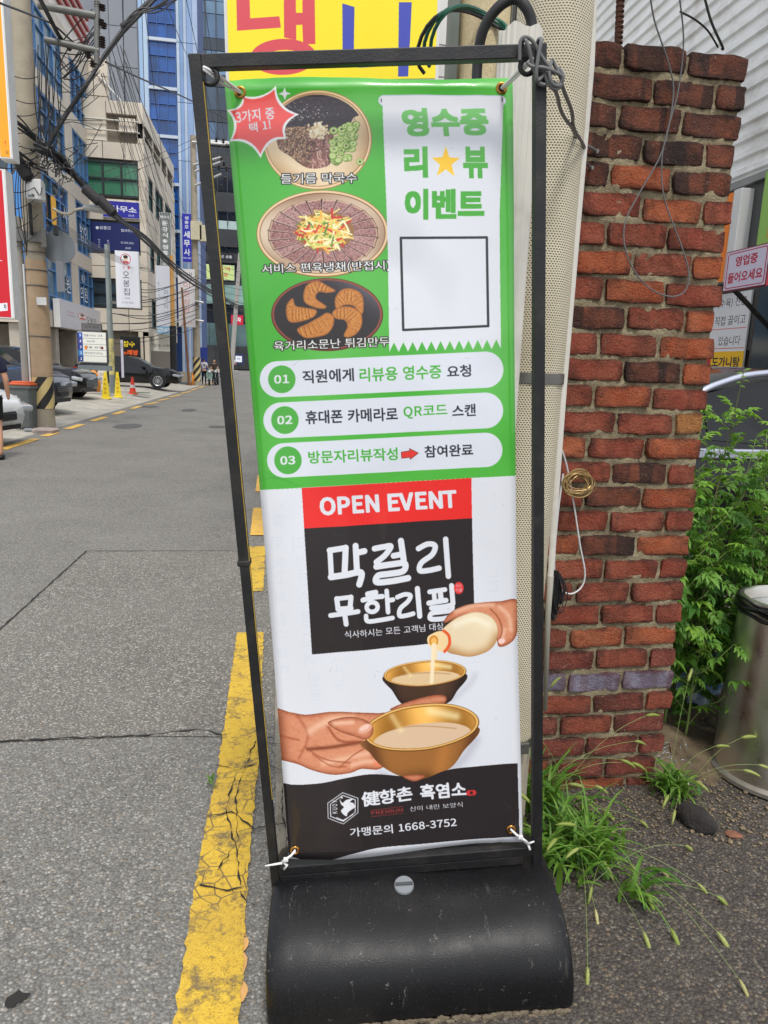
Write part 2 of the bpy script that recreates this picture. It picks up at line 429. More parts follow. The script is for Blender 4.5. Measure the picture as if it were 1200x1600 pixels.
# ---------------------------------------------------------------- ground
ROAD = asphalt('road_asphalt', (66, 65, 62), (126, 124, 119), (196, 192, 184), 130, 1.05, .7)
ROADN = asphalt('worn_road_asphalt', (62, 60, 56), (124, 121, 115), (200, 196, 187), 118, 1.1, .8)
YARD = asphalt('yard_asphalt', (40, 37, 35), (84, 78, 73), (152, 144, 130), 120, 1.0, .9)
KERBM = concrete('rough_gutter_concrete', (158, 150, 134), (92, 86, 76), 5)
APRON = concrete('forecourt_concrete', (188, 182, 170), (140, 134, 124), 1.6)
YEL = NT('yellow_road_paint')
def yellow_nodes(t):
    e = t.voro(17, 'DISTANCE_TO_EDGE', t.mixv if hasattr(t, 'mixv') else None)
    n1 = t.noise(9, 6, .7); n2 = t.noise(60, 4, .7)
    sy = t.n.new('ShaderNodeSeparateXYZ'); t.l.new(t.pos, sy.inputs[0]); band = t.math('MULTIPLY', t.rng(sy.outputs[1], 1.62, 1.8), t.rng(sy.outputs[1], 2.55, 2.4))
    crack = t.math('MULTIPLY', t.math('MULTIPLY', t.rng(e, .0, .045, 1, 0), t.rng(t.noise(5, 3), .40, .50)), band)
    wear = t.rng(t.math('ADD', t.math('MULTIPLY', n1, .7), t.math('MULTIPLY', n2, .45)), .58, .70)
    k = t.math('MAXIMUM', crack, t.math('MULTIPLY', wear, .8)); k = t.math('MAXIMUM', k, t.math('MULTIPLY', t.rng(t.noise(240, 2, .5), .60, .68), .5))
    y = t.mix(t.rng(n2, .3, .7), (218, 182, 62), (198, 158, 48))
    y = t.mix(t.rng(t.noise(4, 5), .45, .75, 0, .5), y, (176, 142, 62))
    t.bump(t.math('ADD', t.math('MULTIPLY', k, -1), t.math('MULTIPLY', t.noise(160, 4), .6)), .7, .004)
    return t.base(t.mix(k, y, (92, 84, 72)), .75)
yellow_nodes(YEL); YEL = YEL.m
YELF = mat('faded_yellow_paint', (212, 168, 74), .8, 0, .15, 9, .2, 90, .45, (150, 140, 122), 7, world=True)
def sheet(name, xs, ys, m, dz=0.0, label=None, kind='structure'):
    bm = bmesh.new(); g = [[bm.verts.new((x, y, gz(x, y)+dz)) for x in xs] for y in ys]
    for j in range(len(ys)-1):
        for i in range(len(xs)-1): bm.faces.new((g[j][i], g[j][i+1], g[j+1][i+1], g[j+1][i]))
    o = obj(name, bm, m, None, True); o['kind'] = kind
    return o
YS = [-60, -20, -5, -2]+[i*.5 for i in range(0, 20)]+[10+i*1.5 for i in range(0, 34)]+[62+i*3 for i in range(14)]+[110, 150, 250, 500]
sheet('road', [-4.6, -3.5, -2.5, -1.5, -.8, -.3, .02], YS, ROAD)
sheet('gutter', [.02, .06, .12, .18, .24], YS, KERBM)
sheet('yard', [.24, .35, .45, .55, .65, .8, 1.2, 2, 4, 8, 20, 80, 500], YS, YARD)
sheet('forecourt', [-500, -80, -20, -12, -9, -7.5, -6.6, -6.2, -5.8, -5.5, -5.2, -5, -4.8, -4.6], YS, APRON)
# a coarser patch of the road surface near the viewer, with its joints
def ribbon(name, pts, wd, m, dz, jit=0, parent=None, seed=1, sub=.08, wd2=None):
    rn = random.Random(seed); P = []
    for a, b in zip(pts[:-1], pts[1:]):
        a, b = Vector(a).to_2d() if len(a) > 2 else Vector(a), Vector(b).to_2d() if len(b) > 2 else Vector(b)
        n = max(1, int((b-a).length/sub)); P += [a+(b-a)*(k/n) for k in range(n)]
    P.append(Vector(pts[-1][:2])); bm = bmesh.new(); prev = None
    for i, p in enumerate(P):
        d = (P[min(i+1, len(P)-1)]-P[max(i-1, 0)]).normalized(); nn = Vector((-d.y, d.x)); ww = wd/2
        if callable(wd2): ww = wd2(i/(len(P)-1))/2
        p2 = p+nn*rn.uniform(-jit, jit); a = p2+nn*(ww+rn.uniform(-jit, jit)); b = p2-nn*(ww+rn.uniform(-jit, jit))
        q = (bm.verts.new((a.x, a.y, gz(a.x, a.y)+dz)), bm.verts.new((b.x, b.y, gz(b.x, b.y)+dz)))
        if prev: bm.faces.new((prev[0], q[0], q[1], prev[1]))
        prev = q
    o = obj(name, bm, m, parent); o['kind'] = 'structure'; return o
bm = bmesh.new(); pv = [(-4.3, 1.2), (-1.486, 4.0), (-1.46, 4.9), (-1.44, 5.72), (-.6, 5.71), (.015, 5.69), (.015, 2.72), (-.5, 2.76), (-1.2, 2.78), (-4.3, 2.5)]
pv = [(-4.4, 1.3), (-2.6, 2.9), (-1.486, 4.0), (-1.442, 5.72), (-.6, 5.71), (.015, 5.69), (.015, 2.70), (-.5, 2.755), (-1.2, 2.76), (-2.4, 2.66), (-4.0, 1.9)]
bm.faces.new([bm.verts.new((x, y, gz(x, y)+.004)) for x, y in pv][::-1])
bmesh.ops.triangulate(bm, faces=bm.faces[:]); o = obj('road_patch', bm, ROADN); o['kind'] = 'structure'
o.data.update()
TAR = mat('dark_crack', (40, 38, 36), .95)
ribbon('road_joint', [(-2.6, 2.9), (-1.486, 4.0), (-1.442, 5.72)], .012, TAR, .0075, .003, seed=2, sub=.04)
ribbon('road_joint', [(-1.442, 5.72), (-.6, 5.71), (-.2, 5.70)], .011, TAR, .0075, .003, seed=3, sub=.04)
ribbon('road_joint', [(-2.4, 2.70), (-1.2, 2.76), (-.5, 2.755), (-.3, 2.79), (-.05, 2.66), (.1, 2.62)], .005, TAR, .0075, .005, seed=4, sub=.03)
for k, pts in enumerate([[(-.06, 2.66), (-.12, 2.3), (-.1, 2.05), (-.16, 1.9)], [(-.2, 2.5), (-.12, 2.46), (-.03, 2.5), (.1, 2.4)], [(-.21, 2.18), (-.13, 2.2), (-.05, 2.1), (.12, 2.14)], [(.06, 2.6), (.04, 2.2), (.07, 1.7), (.03, 1.2)], [(-.13, 2.4), (-.15, 2.2), (-.1, 2.0), (-.08, 1.8), (-.04, 1.76)], [(-.2, 1.86), (-.12, 1.83), (-.05, 1.84)]]):
    ribbon('crack', pts, .003, TAR, .012, .0035, seed=20+k, sub=.02)
# yellow kerb lines
def paint(name, pts, m, seed, label=None, wd2=None, wd=.14, dz=.0085, jit=.004, sub=.05):
    return ribbon(name, pts, wd, m, dz, jit, None, seed, sub, wd2)
paint('yellow_line', [(-.142, 1.0), (-.142, 1.45), (-.14, 1.75), (-.135, 2.1), (-.118, 2.5), (-.115, 3.2), (-.115, 3.875)], YEL, 5, wd=.15, jit=.0032, sub=.02)
paint('yellow_line', [(-.12, 4.63), (-.12, 5.85)], YEL, 6, wd=.14)
for k, (a, b) in enumerate([(6.25, 7.5), (8.5, 9.8), (10.9, 12.2), (13.5, 15), (16.5, 18), (19.5, 21)]): paint('yellow_line', [(-.12, a), (-.12, b)], YELF, 7+k, wd=.14, sub=.2)
for k, (a, b) in enumerate([(1.5, 2.6), (4.0, 5.2), (6.6, 7.9), (9.3, 10.8), (12.2, 13.9), (14.4, 15.2), (16.0, 17.2), (18.2, 19.6), (20.6, 22), (23.2, 24.6), (25.6, 27.2), (28.4, 30.2), (31.5, 34), (35.5, 38), (39.5, 42.5), (44, 47.5), (49, 55)]):
    paint('yellow_line', [(-4.3, a), (-4.3+(.18 if a > 24 else 0)*(1-sm((a-34)/10)), b)], YELF, 30+k, wd=.17, sub=.3, jit=.008)
for k, p in enumerate([(372, 1512, .030), (378, 1552, .018), (379, 1475, .02)]):
    q = atZ(p[0], p[1], 0); bm = bmesh.new(); bm.faces.new([bm.verts.new((q.x+.7*p[2]*math.cos(a)*(1+.2*math.sin(3*a+k)), q.y+p[2]*1.7*math.sin(a), gz(q.x, q.y)+.006)) for a in [i*math.pi/7 for i in range(14)]]); obj('paint_blot', bm, mat('pale_orange_paint', (206, 158, 96), .8, 0, .1, 40))['kind'] = 'structure'
q = atZ(35, 1563, 0); bm = bmesh.new(); bm.faces.new([bm.verts.new((q.x-.012+.019*math.cos(a)*(1+.5*math.sin(2*a+.6)+.2*math.sin(5*a)), q.y+.022*math.sin(a)*(1+.3*math.cos(3*a)), .0085)) for a in [i*math.pi/12 for i in range(24)]]); obj('tar_stain', bm, TAR)['kind'] = 'structure'
for (px, py, rx, ry) in [(200, 666, .5, .9), (295, 641, .35, 1.0), (180, 634, .5, .8), (340, 667, .35, .5)]:
    q = atZ(px, py, 0); q.x = max(q.x, -4.0)
    bm = bmesh.new(); bm.faces.new([bm.verts.new((q.x+rx*.6*math.cos(a), q.y+ry*math.sin(a)*.7, gz(q.x, q.y)+.006)) for a in [i*math.pi/12 for i in range(24)]]); o = obj('manhole_cover', bm, mat('worn_iron', (88, 86, 84), .6, .3, .2, 20)); o['kind'] = 'structure'
# loose stones and grit
rg = random.Random(8)
def stone_mesh(seed, sx=1, sy=1, sz=.6, sub=1):
    bm = bmesh.new(); bmesh.ops.create_icosphere(bm, subdivisions=sub, radius=1); rn = random.Random(seed)
    for v in bm.verts: v.co = Vector((v.co.x*sx, v.co.y*sy, v.co.z*sz))*rn.uniform(.75, 1.15)
    me = bpy.data.meshes.new('stone'); bm.to_mesh(me); bm.free(); return me
GRIT = mat('grit', (118, 104, 82), .9, 0, .4, 60, 0, 60, objrand=.3, world=True)
bm = bmesh.new()
def scatter(n, f, smin, smax):
    for i in range(n):
        x, y = f(); s = rg.uniform(smin, smax)
        M = Matrix.Translation((x, y, gz(x, y)+s*.3+.003)) @ Matrix.Rotation(rg.uniform(0, 6), 4, 'Z') @ Matrix.Diagonal((s, s*rg.uniform(.6, 1), s*.6, 1))
        bmesh.ops.create_icosphere(bm, subdivisions=1, radius=1, matrix=M)
scatter(900, lambda: (rg.gauss(1.35, .28), rg.gauss(2.03, .12)), .002, .006)
scatter(500, lambda: (rg.uniform(1.35, 2.2), rg.uniform(1.8, 3.2)), .003, .011)
scatter(260, lambda: (rg.uniform(-.02, .3), rg.uniform(1.2, 2.6)), .0015, .005)
scatter(200, lambda: (rg.uniform(-1.2, 1.6), rg.uniform(1.25, 2.4)), .001, .003)
obj('loose_grit', bm, GRIT)['kind'] = 'stuff'
SOIL = concrete('bare_soil', (122, 106, 82), (62, 52, 40), 9)
bm = bmesh.new(); N = 44; g = []
for j in range(N):
    for i in range(N):
        x = 1.3+i*1.5/N; y = 2.06+j*1.6/N; t = max(0, min(1, i/7, j/9, (N-1-i)/4, (N-1-j)/4)+.25*math.sin(i*.9)*math.sin(j*.7)-.1)
        g.append(bm.verts.new((x, y, gz(x, y)-.012+t*(.012+.018*(math.sin(x*9+y*5)+math.sin(x*17-y*13)*.6+1.3)+rg.uniform(0, .012)))))
for j in range(N-1):
    for i in range(N-1): bm.faces.new((g[j*N+i], g[j*N+i+1], g[(j+1)*N+i+1], g[(j+1)*N+i]))
obj('soil_bed', bm, SOIL, None, True)['kind'] = 'structure'
def paint_banner():
    rnd = random.Random(5); rs = np.random.RandomState(3)
    GREEN = S(78, 178, 58); WHITE = S(222, 224, 230); BLACK = S(38, 32, 34)
    c = Canvas(340, 105, 500, 1260, 2.2, WHITE)
    g6 = lambda: c.frame(350, 120, 3.637); g7 = lambda: c.frame(590, 130, 3.723); g8 = lambda: c.frame(390, 540, 2.857)
    r1 = lambda: c.frame(400, 740, 2.857); r2 = lambda: c.frame(400, 1000, 2.857); lg = lambda: c.frame(500, 1200, 4.615)
    c.frame(0, 0, 1)
    def gr(X, Y):
        x = X/c.s; y = Y/c.s; n = .5+.5*np.sin(x/38+y/90+1.2)*np.cos(y/120-.5)
        return S(66, 172, 48)*(1-n[..., None])+S(92, 186, 74)*n[..., None]
    c.poly([(330, 100), (845, 100), (845, 740.5), (808, 743), (405, 766), (330, 770)], gr)
    # faint print showing through from the back of the sheet
    gh = S(196, 200, 212)
    for s_, x, y, h in [('휴', 434, 815, 26), ('퇴', 432, 850, 26), ('해', 434, 880, 22), ('고', 436, 903, 22), ('져', 438, 935, 26), ('훈', 436, 968, 24), ('스', 436, 990, 18), ('르', 438, 1020, 16), ('미', 440, 1048, 20), ('리', 466, 850, 26), ('향', 470, 880, 26), ('믄', 474, 905, 22), ('스', 474, 932, 22), ('봄', 478, 965, 28), ('고', 480, 1000, 24), ('겨', 484, 1030, 24), ('날', 488, 1060, 24), ('르', 492, 1085, 18), ('증', 520, 1000, 22), ('고', 524, 1040, 22), ('누', 528, 1068, 22), ('ㅅ', 632, 1008, 22), ('눈', 775, 910, 38), ('\\22.', 762, 1003, 26), ('소', 745, 1030, 18)]:
        c.text(s_, (x-11, y-h/2), (x+11, y-h/2-1), (x-11, y+h/2), gh, mirror=True, alpha=.22, px=50)
    # ---- burst
    g6()
    sp = [(108, 100), (302, 55), (432, 215), (362, 352), (214, 462), (36, 366), (20, 184)]
    def burst(k):
        cen = np.array((205, 235)); P = []
        for i in range(len(sp)):
            a, b = np.array(sp[i], float), np.array(sp[(i+1) % len(sp)], float)
            a = cen+(a-cen)*k; b = cen+(b-cen)*k; m = (a+b)/2; m = cen+(m-cen)*.62
            for t in range(8):
                t /= 8; P.append((1-t)**2*a+2*t*(1-t)*m+t*t*b)
        return P
    # ---- bowl 1
    def gold(base=S(238, 214, 176), dark=S(168, 122, 74)):
        def f(u, v):
            r = np.sqrt(u*u+v*v); t = np.clip((r-.72)/.28, 0, 1); w = .5+.5*np.sin(np.arctan2(v, u)*3+1)
            k = (t*.6*w+.25*np.clip(-v, 0, 1))[..., None]
            return base*(1-k)+dark*k
        return f
    c.ell(537, 362, 308, 282, S(170, 122, 70)); c.ell(536, 361, 303, 277, S(240, 214, 170)); c.ell(535, 360, 294, 268, S(176, 134, 86)); c.ell(534, 360, 288, 262, gold())
    bowl = c.full([(534+280*math.cos(a), 360+255*math.sin(a)) for a in [i*math.pi/8 for i in range(16)]])
    c.poly([(290, 180), (340, 120), (450, 90), (600, 95), (720, 140), (775, 215), (740, 240), (700, 300), (600, 310), (480, 290), (350, 300), (315, 240)], S(56, 46, 52), soft=True, clip=bowl)
    for i in range(900):
        x = rnd.uniform(300, 750); y = rnd.uniform(95, 300)
        c.stroke([(x, y), (x+rnd.uniform(-14, 14), y+rnd.uniform(-5, 5))], 3, rnd.choice([S(40, 34, 40), S(80, 70, 76), S(62, 52, 56)]), clip=bowl)
    for i in range(70):
        x = rnd.gauss(470, 80); y = rnd.gauss(210, 30)
        c.ell(x, y, 3, 2, S(220, 215, 205), clip=bowl)
    food = c.full([(320, 300), (480, 285), (620, 320), (615, 480), (560, 520), (470, 515), (380, 450), (315, 400)])
    c.poly([(320, 300), (480, 285), (620, 320), (615, 480), (560, 520), (470, 515), (380, 450), (315, 400)], S(120, 84, 66), soft=True)
    for i in range(1500):
        x = rnd.uniform(320, 510); y = rnd.uniform(285, 490)
        c.ell(x, y, rnd.uniform(2, 5), rnd.uniform(2, 4), rnd.choice([S(205, 168, 130), S(170, 128, 96), S(96, 66, 52), S(224, 192, 155), S(60, 44, 40)]), clip=food)
    for i in range(70):
        x = rnd.uniform(500, 605); y = rnd.uniform(350, 510); a = rnd.uniform(0, 6.3)
        c.stroke([(x+34*math.cos(a), y+34*math.sin(a)), (x+rnd.uniform(-15, 15), y+rnd.uniform(-15, 15)), (x-34*math.cos(a+.6), y-34*math.sin(a+.6))], rnd.uniform(5, 9), rnd.choice([S(158, 108, 98), S(186, 140, 126), S(96, 58, 54), S(134, 86, 78), S(206, 165, 150)]), clip=food, curve=True)
    for i in range(150):
        x = rnd.gauss(545, 24); y = rnd.gauss(310, 20)
        c.ell(x, y, rnd.uniform(5, 11), rnd.uniform(4, 9), rnd.choice([S(244, 226, 190), S(252, 240, 214), S(222, 196, 150), S(236, 214, 172)]))
    for i in range(85):
        t = rnd.random(); x = rnd.gauss(688, 34); y = 280+t*200+rnd.uniform(-10, 10); x -= (t-.5)*50; r = rnd.uniform(15, 26); q = rnd.uniform(.7, 1)
        c.ell(x+3, y+4, r, r*q, S(74, 92, 40), alpha=.5); c.ell(x, y, r, r*q, rnd.choice([S(150, 186, 84), S(182, 208, 110), S(120, 160, 62)])); c.ell(x, y, r*.72, r*q*.72, S(214, 226, 160)); c.ell(x, y, r*.4, r*q*.4, rnd.choice([S(92, 110, 52), S(150, 176, 96), S(196, 212, 140)]))
    c.poly(burst(1.0), S(238, 240, 240)); c.poly(burst(.9), S(242, 92, 88))
    c.text('3가지 중', (65, 190), (292, 166), (72, 266), WHITE, .02); c.text('택 1!', (143, 262), (270, 238), (150, 322), WHITE, .02)
    c.poly([(350, 62), (360, 88), (388, 97), (361, 106), (352, 132), (341, 106), (314, 97), (340, 88)], WHITE)
    # ---- plate 2
    c.ell(566, 893, 377, 247, S(150, 100, 52)); c.ell(565, 891, 372, 242, S(236, 206, 160)); c.ell(565, 891, 358, 230, S(120, 72, 44)); c.ell(565, 892, 354, 226, gold(S(226, 204, 178), S(150, 110, 80)))
    for i in range(22):
        a = math.pi*.5+i*2*math.pi/22+.14; ca, sa = math.cos(a), math.sin(a)
        def pt(r, o): return (568+ca*r*325-sa*o*1.0, 895+sa*r*205+ca*o*.72)
        wv = 52
        c.poly([pt(.42, -wv*.6), pt(.95, -wv), pt(.97, wv*.75), pt(.42, wv*.5)], S(58, 32, 28))
        base = rnd.choice([S(172, 128, 122), S(158, 112, 106), S(182, 140, 134)])
        c.poly([pt(.42, -wv*.5), pt(.93, -wv*.86), pt(.95, wv*.62), pt(.42, wv*.4)], base)
        for k in range(90):
            r = rnd.uniform(.44, .92); o = rnd.uniform(-wv*.7, wv*.5)*(.6+.4*r)
            p = pt(r, o); c.ell(p[0], p[1], rnd.uniform(2, 6), rnd.uniform(1.5, 4), rnd.choice([S(120, 72, 70), S(206, 172, 164), S(96, 54, 52), S(190, 150, 142), S(140, 92, 88)]), alpha=.7)
        c.stroke([pt(.93, -wv*.8), pt(.95, wv*.6)], 7, S(214, 180, 150)); c.stroke([pt(.44, -wv*.5), pt(.93, -wv*.84)], 3, S(214, 184, 174))
    c.ell(580, 880, 165, 112, S(150, 110, 60))
    for i in range(260):
        x = rnd.gauss(580, 68); y = rnd.gauss(882, 46); a = rnd.uniform(0, math.pi)
        if ((x-580)/158)**2+((y-882)/108)**2 > 1: continue
        L = rnd.uniform(18, 52)
        c.stroke([(x-L*math.cos(a), y-L*math.sin(a)*.7), (x, y+rnd.uniform(-6, 6)), (x+L*math.cos(a), y+L*math.sin(a)*.7)], rnd.uniform(7, 13), rnd.choice([S(238, 206, 110), S(250, 232, 160), S(200, 206, 96), S(244, 158, 52), S(206, 46, 40), S(236, 220, 130), S(96, 140, 56), S(252, 240, 190), S(240, 180, 70)]), curve=True)
    # ---- plate 3
    c.ell(590, 1352, 320, 207, S(96, 40, 28)); c.ell(590, 1349, 312, 199, S(150, 74, 54)); c.ell(590, 1350, 303, 192, lambda u, v: S(34, 28, 32)+(np.clip(u*.7-v*.7-.3, 0, 1)**2)[..., None]*S(120, 118, 130))
    for (x, y, rx, ry, rot, cu) in [(510, 1235, 66, 48, -.5, 0), (560, 1210, 60, 42, .2, 0)]: pass
    def dump(pts, ridge):
        M = c.full(pts); c.poly(spline(pts), lambda X, Y: S(196, 124, 52)+0*X[..., None])
        for k in range(len(ridge)-1):
            (xa, ya), (xb, yb) = ridge[k], ridge[k+1]
            for t in (0, .33, .66):
                x, y = xa+(xb-xa)*t, ya+(yb-ya)*t; n = rnd.uniform(-.4, .4)
                dx, dy = xb-xa, yb-ya; L = math.hypot(dx, dy)+1e-6; nx, ny = -dy/L, dx/L
                c.stroke([(x-nx*30, y-ny*30), (x+nx*4+n*8, y+ny*4), (x+nx*30, y+ny*30)], 6, S(122, 62, 20), alpha=.7, soft=1, clip=M)
                c.stroke([(x-nx*26+7, y-ny*26), (x+nx*26+7, y+ny*26)], 6, S(240, 182, 96), alpha=.6, soft=1, clip=M)
        for k in range(160):
            x = rnd.uniform(min(p[0] for p in pts), max(p[0] for p in pts)); y = rnd.uniform(min(p[1] for p in pts), max(p[1] for p in pts))
            c.ell(x, y, rnd.uniform(2, 9), rnd.uniform(2, 6), rnd.choice([S(226, 158, 76), S(146, 78, 28), S(214, 140, 62), S(170, 100, 40)]), alpha=.35, clip=M)
        P = spline(pts); c.stroke(P+[P[0]], 14, S(92, 44, 16), alpha=.45, soft=1, clip=M)
    dump([(455, 1235), (478, 1180), (540, 1160), (590, 1185), (640, 1218), (590, 1230), (545, 1225), (530, 1260), (588, 1305), (560, 1320), (500, 1305), (462, 1280)], [(480, 1280), (490, 1210), (550, 1185), (610, 1210)])
    dump([(395, 1258), (412, 1300), (460, 1310), (530, 1325), (515, 1365), (440, 1392), (375, 1392), (355, 1340), (362, 1290)], [(380, 1290), (395, 1350), (450, 1350), (510, 1340)])
    dump([(418, 1435), (480, 1400), (545, 1365), (590, 1340), (628, 1360), (628, 1410), (595, 1460), (530, 1480), (460, 1482)], [(440, 1450), (520, 1425), (600, 1375)])
    dump([(640, 1250), (675, 1210), (735, 1205), (790, 1240), (800, 1320), (785, 1350), (740, 1305), (690, 1300), (645, 1320), (634, 1285)], [(650, 1280), (690, 1245), (750, 1250), (785, 1310)])
    dump([(620, 1340), (660, 1310), (730, 1308), (785, 1345), (790, 1410), (760, 1460), (715, 1482), (685, 1470), (705, 1420), (690, 1385), (640, 1375)], [(650, 1345), (710, 1345), (750, 1390), (725, 1450)])
    W2 = S(240, 240, 236); K = S(24, 22, 22)
    c.text('들기름 막국수', (325, 548), (765, 546), (325, 612), W2, .012, .075, K)
    c.text('서비스 편육냉채(반접시)', (215, 1062), (948, 1043), (218, 1128), W2, .012, .08, K)
    c.text('육거리소문난 튀김만두', (280, 1500), (948, 1474), (282, 1560), W2, .012, .08, K)
    # ---- receipt
    g7()
    c.stroke([(38, 108), (718, 100)], 62, S(206, 204, 232)); c.stroke([(38, 108), (718, 100)], 50, WHITE)
    c.poly([(30, 104), (735, 96), (733, 200), (724, 450), (716, 760), (722, 1100), (730, 1490)]+[(730-k*54.6-(27.3 if j else 0), (1490 if j else 1545)+k*1.7) for k in range(12) for j in (0, 1)]+[(74, 1564), (66, 1000), (56, 700), (38, 300)], WHITE)
    c.stroke([(24, 100), (24, 116)], 5, K); c.stroke([(728, 84), (728, 104)], 5, K)
    G2 = S(70, 172, 56)
    def g3(X, Y): return S(118, 196, 108)+0*X[..., None]+(np.clip((Y/c.s-60)/110, 0, 1))[..., None]*(S(66, 168, 48)-S(118, 196, 108))  # letters paler towards the top: gloss haze put into the green
    for s_, a_, b_, d_ in [('영수증', (132, 150), (645, 136), (150, 325)), ('리', (150, 370), (300, 368), (156, 562)), ('뷰', (493, 366), (648, 366), (500, 562)), ('이벤트', (158, 614), (633, 610), (160, 804))]:
        c.text(s_, a_, b_, d_, g3, -.042)
    c.poly([(400+(95 if k % 2 == 0 else 38)*math.sin(k*math.pi/5)*.92, 466-(95 if k % 2 == 0 else 38)*math.cos(k*math.pi/5)) for k in range(10)], S(250, 200, 40))
    P = [(141, 902), (643, 897), (655, 1412), (156, 1436), (141, 902)]; c.stroke(P, 14, S(32, 32, 38))
    # ---- pills
    g8()
    DK = S(34, 36, 46)
    for (a_, b_, w_) in [((125, 150), (1062, 107), 162), ((139, 334), (1062, 289), 160), ((152, 513), (1062, 465), 154)]: c.stroke([a_, b_], w_, S(218, 222, 231))
    for i, (x, y) in enumerate([(144, 150), (157, 333), (170, 513)]):
        c.ell(x, y, 62, 62, S(74, 170, 62)); c.text('0%d' % (i+1), (x-38, y-20), (x+36, y-23), (x-37, y+23), WHITE, .03)
    c.text('직원에게', (235, 110), (470, 98), (238, 173), DK, .018); c.text('리뷰용 영수증', (492, 98), (865, 82), (494, 165), G2, .018); c.text('요청', (885, 88), (998, 82), (888, 146), DK, .018)
    c.text('휴대폰 카메라로', (247, 290), (668, 272), (250, 355), DK, .018); c.text('QR코드', (690, 271), (892, 261), (692, 330), G2, .018); c.text('스캔', (910, 264), (1020, 257), (912, 322), DK, .018)
    c.text('방문자리뷰작성', (258, 470), (668, 452), (262, 532), G2, .02); c.text('참여완료', (785, 446), (1008, 436), (788, 504), DK, .018)
    A_ = [(683, 476), (722, 470), (720, 460), (760, 480), (724, 508), (724, 499), (685, 503)]; c.poly(A_, S(230, 60, 50)); c.stroke(A_+[A_[0]], 3, S(120, 50, 40))
    for k in range(7): c.stroke([(20+k*14, 620-k*6), (60+k*22, 560+k*9), (130+k*20, 640)], 6, S(50, 140, 40), alpha=.16, curve=True)
    # ---- open event
    r1()
    c.poly([(203, 65), (972, 20), (976, 204), (214, 246)], S(232, 42, 38)); c.poly([(214, 245), (976, 202), (989, 745), (248, 802)], BLACK)
    c.text('OPEN EVENT', (278, 104), (908, 70), (284, 193), WHITE, .045)
    for w_, ss in ((27, [[(330, 342), (336, 455)], [(328, 342), (402, 330)], [(401, 330), (396, 438)], [(334, 460), (400, 450), (470, 440), (462, 492)], [(446, 322), (452, 440)], [(456, 352), (486, 346)],
            [(532, 336), (575, 328), (606, 326), (580, 365), (540, 396)], [(652, 302), (664, 386)], [(618, 368), (652, 362)], [(540, 416), (610, 406), (668, 402), (662, 436), (600, 448), (548, 456), (540, 484), (600, 482), (684, 468)],
            [(732, 338), (775, 318), (808, 326), (795, 365), (745, 402), (738, 436), (780, 436), (826, 426)], [(856, 296), (862, 380), (868, 462)]]),
        (23, [[(360, 556), (366, 602)], [(360, 556), (424, 548)], [(424, 548), (420, 594)], [(366, 603), (424, 597)], [(332, 630), (392, 622), (456, 612)], [(396, 626), (402, 668)],
            [(500, 536), (536, 530)], [(478, 562), (520, 552), (566, 548)], [(520+25*math.cos(a), 594+21*math.sin(a)) for a in [i*.524 for i in range(13)]], [(586, 524), (592, 618)], [(596, 566), (614, 563)], [(492, 632), (500, 656), (560, 652), (612, 644)],
            [(634, 552), (668, 540), (694, 546), (682, 572), (648, 602), (644, 634), (672, 634), (706, 626)], [(726, 516), (736, 638)],
            [(782, 532), (852, 522)], [(802, 534), (804, 566)], [(830, 528), (834, 564)], [(778, 582), (856, 570)], [(882, 504), (888, 584)], [(790, 604), (850, 598), (882, 592), (878, 614), (830, 622), (790, 628), (786, 652), (840, 652), (900, 638)]])):
        for q in ss: c.stroke(q, w_*rnd.uniform(.9, 1.08), WHITE, curve=len(q) > 2)
    c.text('식사하시는 모든 고객님 대상', (392, 697), (846, 667), (395, 733), WHITE, .01)
    c.ell(915, 515, 22, 27, S(226, 60, 60)); c.text('무한', (901, 498), (930, 497), (901, 514), WHITE, px=50); c.text('리필', (901, 517), (930, 516), (901, 533), WHITE, px=50)
    SK = S(218, 144, 108); SD = S(150, 72, 44); SL = S(244, 196, 166)
    def hand(pts, fn=None):
        M = c.full(pts); P = spline(pts); c.poly(P, SK)
        c.stroke(P+[P[0]], 34, SD, alpha=.55, soft=1, clip=M); c.stroke(P+[P[0]], 12, S(110, 50, 28), alpha=.5, soft=1, clip=M)
        xs = [p[0] for p in P]; ys = [p[1] for p in P]
        for _ in range(int((max(xs)-min(xs))*(max(ys)-min(ys))/260)):      # printed grain of the skin
            x = rnd.uniform(min(xs), max(xs)); y = rnd.uniform(min(ys), max(ys)); a = rnd.gauss(.1, .5); L = rnd.uniform(4, 20)
            c.stroke([(x-L*math.cos(a), y-L*math.sin(a)), (x+L*math.cos(a), y+L*math.sin(a))], rnd.uniform(2.5, 7), rnd.choice([SD, SL, S(196, 104, 66), S(226, 150, 110), S(170, 84, 50)]), alpha=rnd.uniform(.08, .26), soft=1, clip=M)
        return M
    M = hand([(846, 672), (870, 630), (930, 596), (1010, 582), (1100, 574), (1180, 570), (1180, 690), (1166, 740), (1130, 770), (1095, 776), (1084, 740), (1050, 660), (960, 640), (900, 652)])
    for p in [[(900, 620), (980, 596), (1070, 590)], [(1100, 600), (1140, 640), (1150, 700)], [(1120, 700), (1110, 740)]]: c.stroke(p, 26, SL, alpha=.7, soft=1, clip=M, curve=True)
    c.stroke([(1060, 610), (1095, 650), (1110, 700), (1100, 740)], 9, SD, alpha=.8, soft=1, clip=M, curve=True); c.ell(1108, 752, 16, 12, S(248, 206, 196), rot=-.4)
    body = [(836, 712), (868, 672), (920, 640), (990, 622), (1050, 636), (1085, 672), (1092, 720), (1078, 765), (1040, 800), (970, 820), (905, 812), (855, 792)]
    M = c.full(body); c.poly(spline(body), S(238, 218, 182)); P = spline(body)
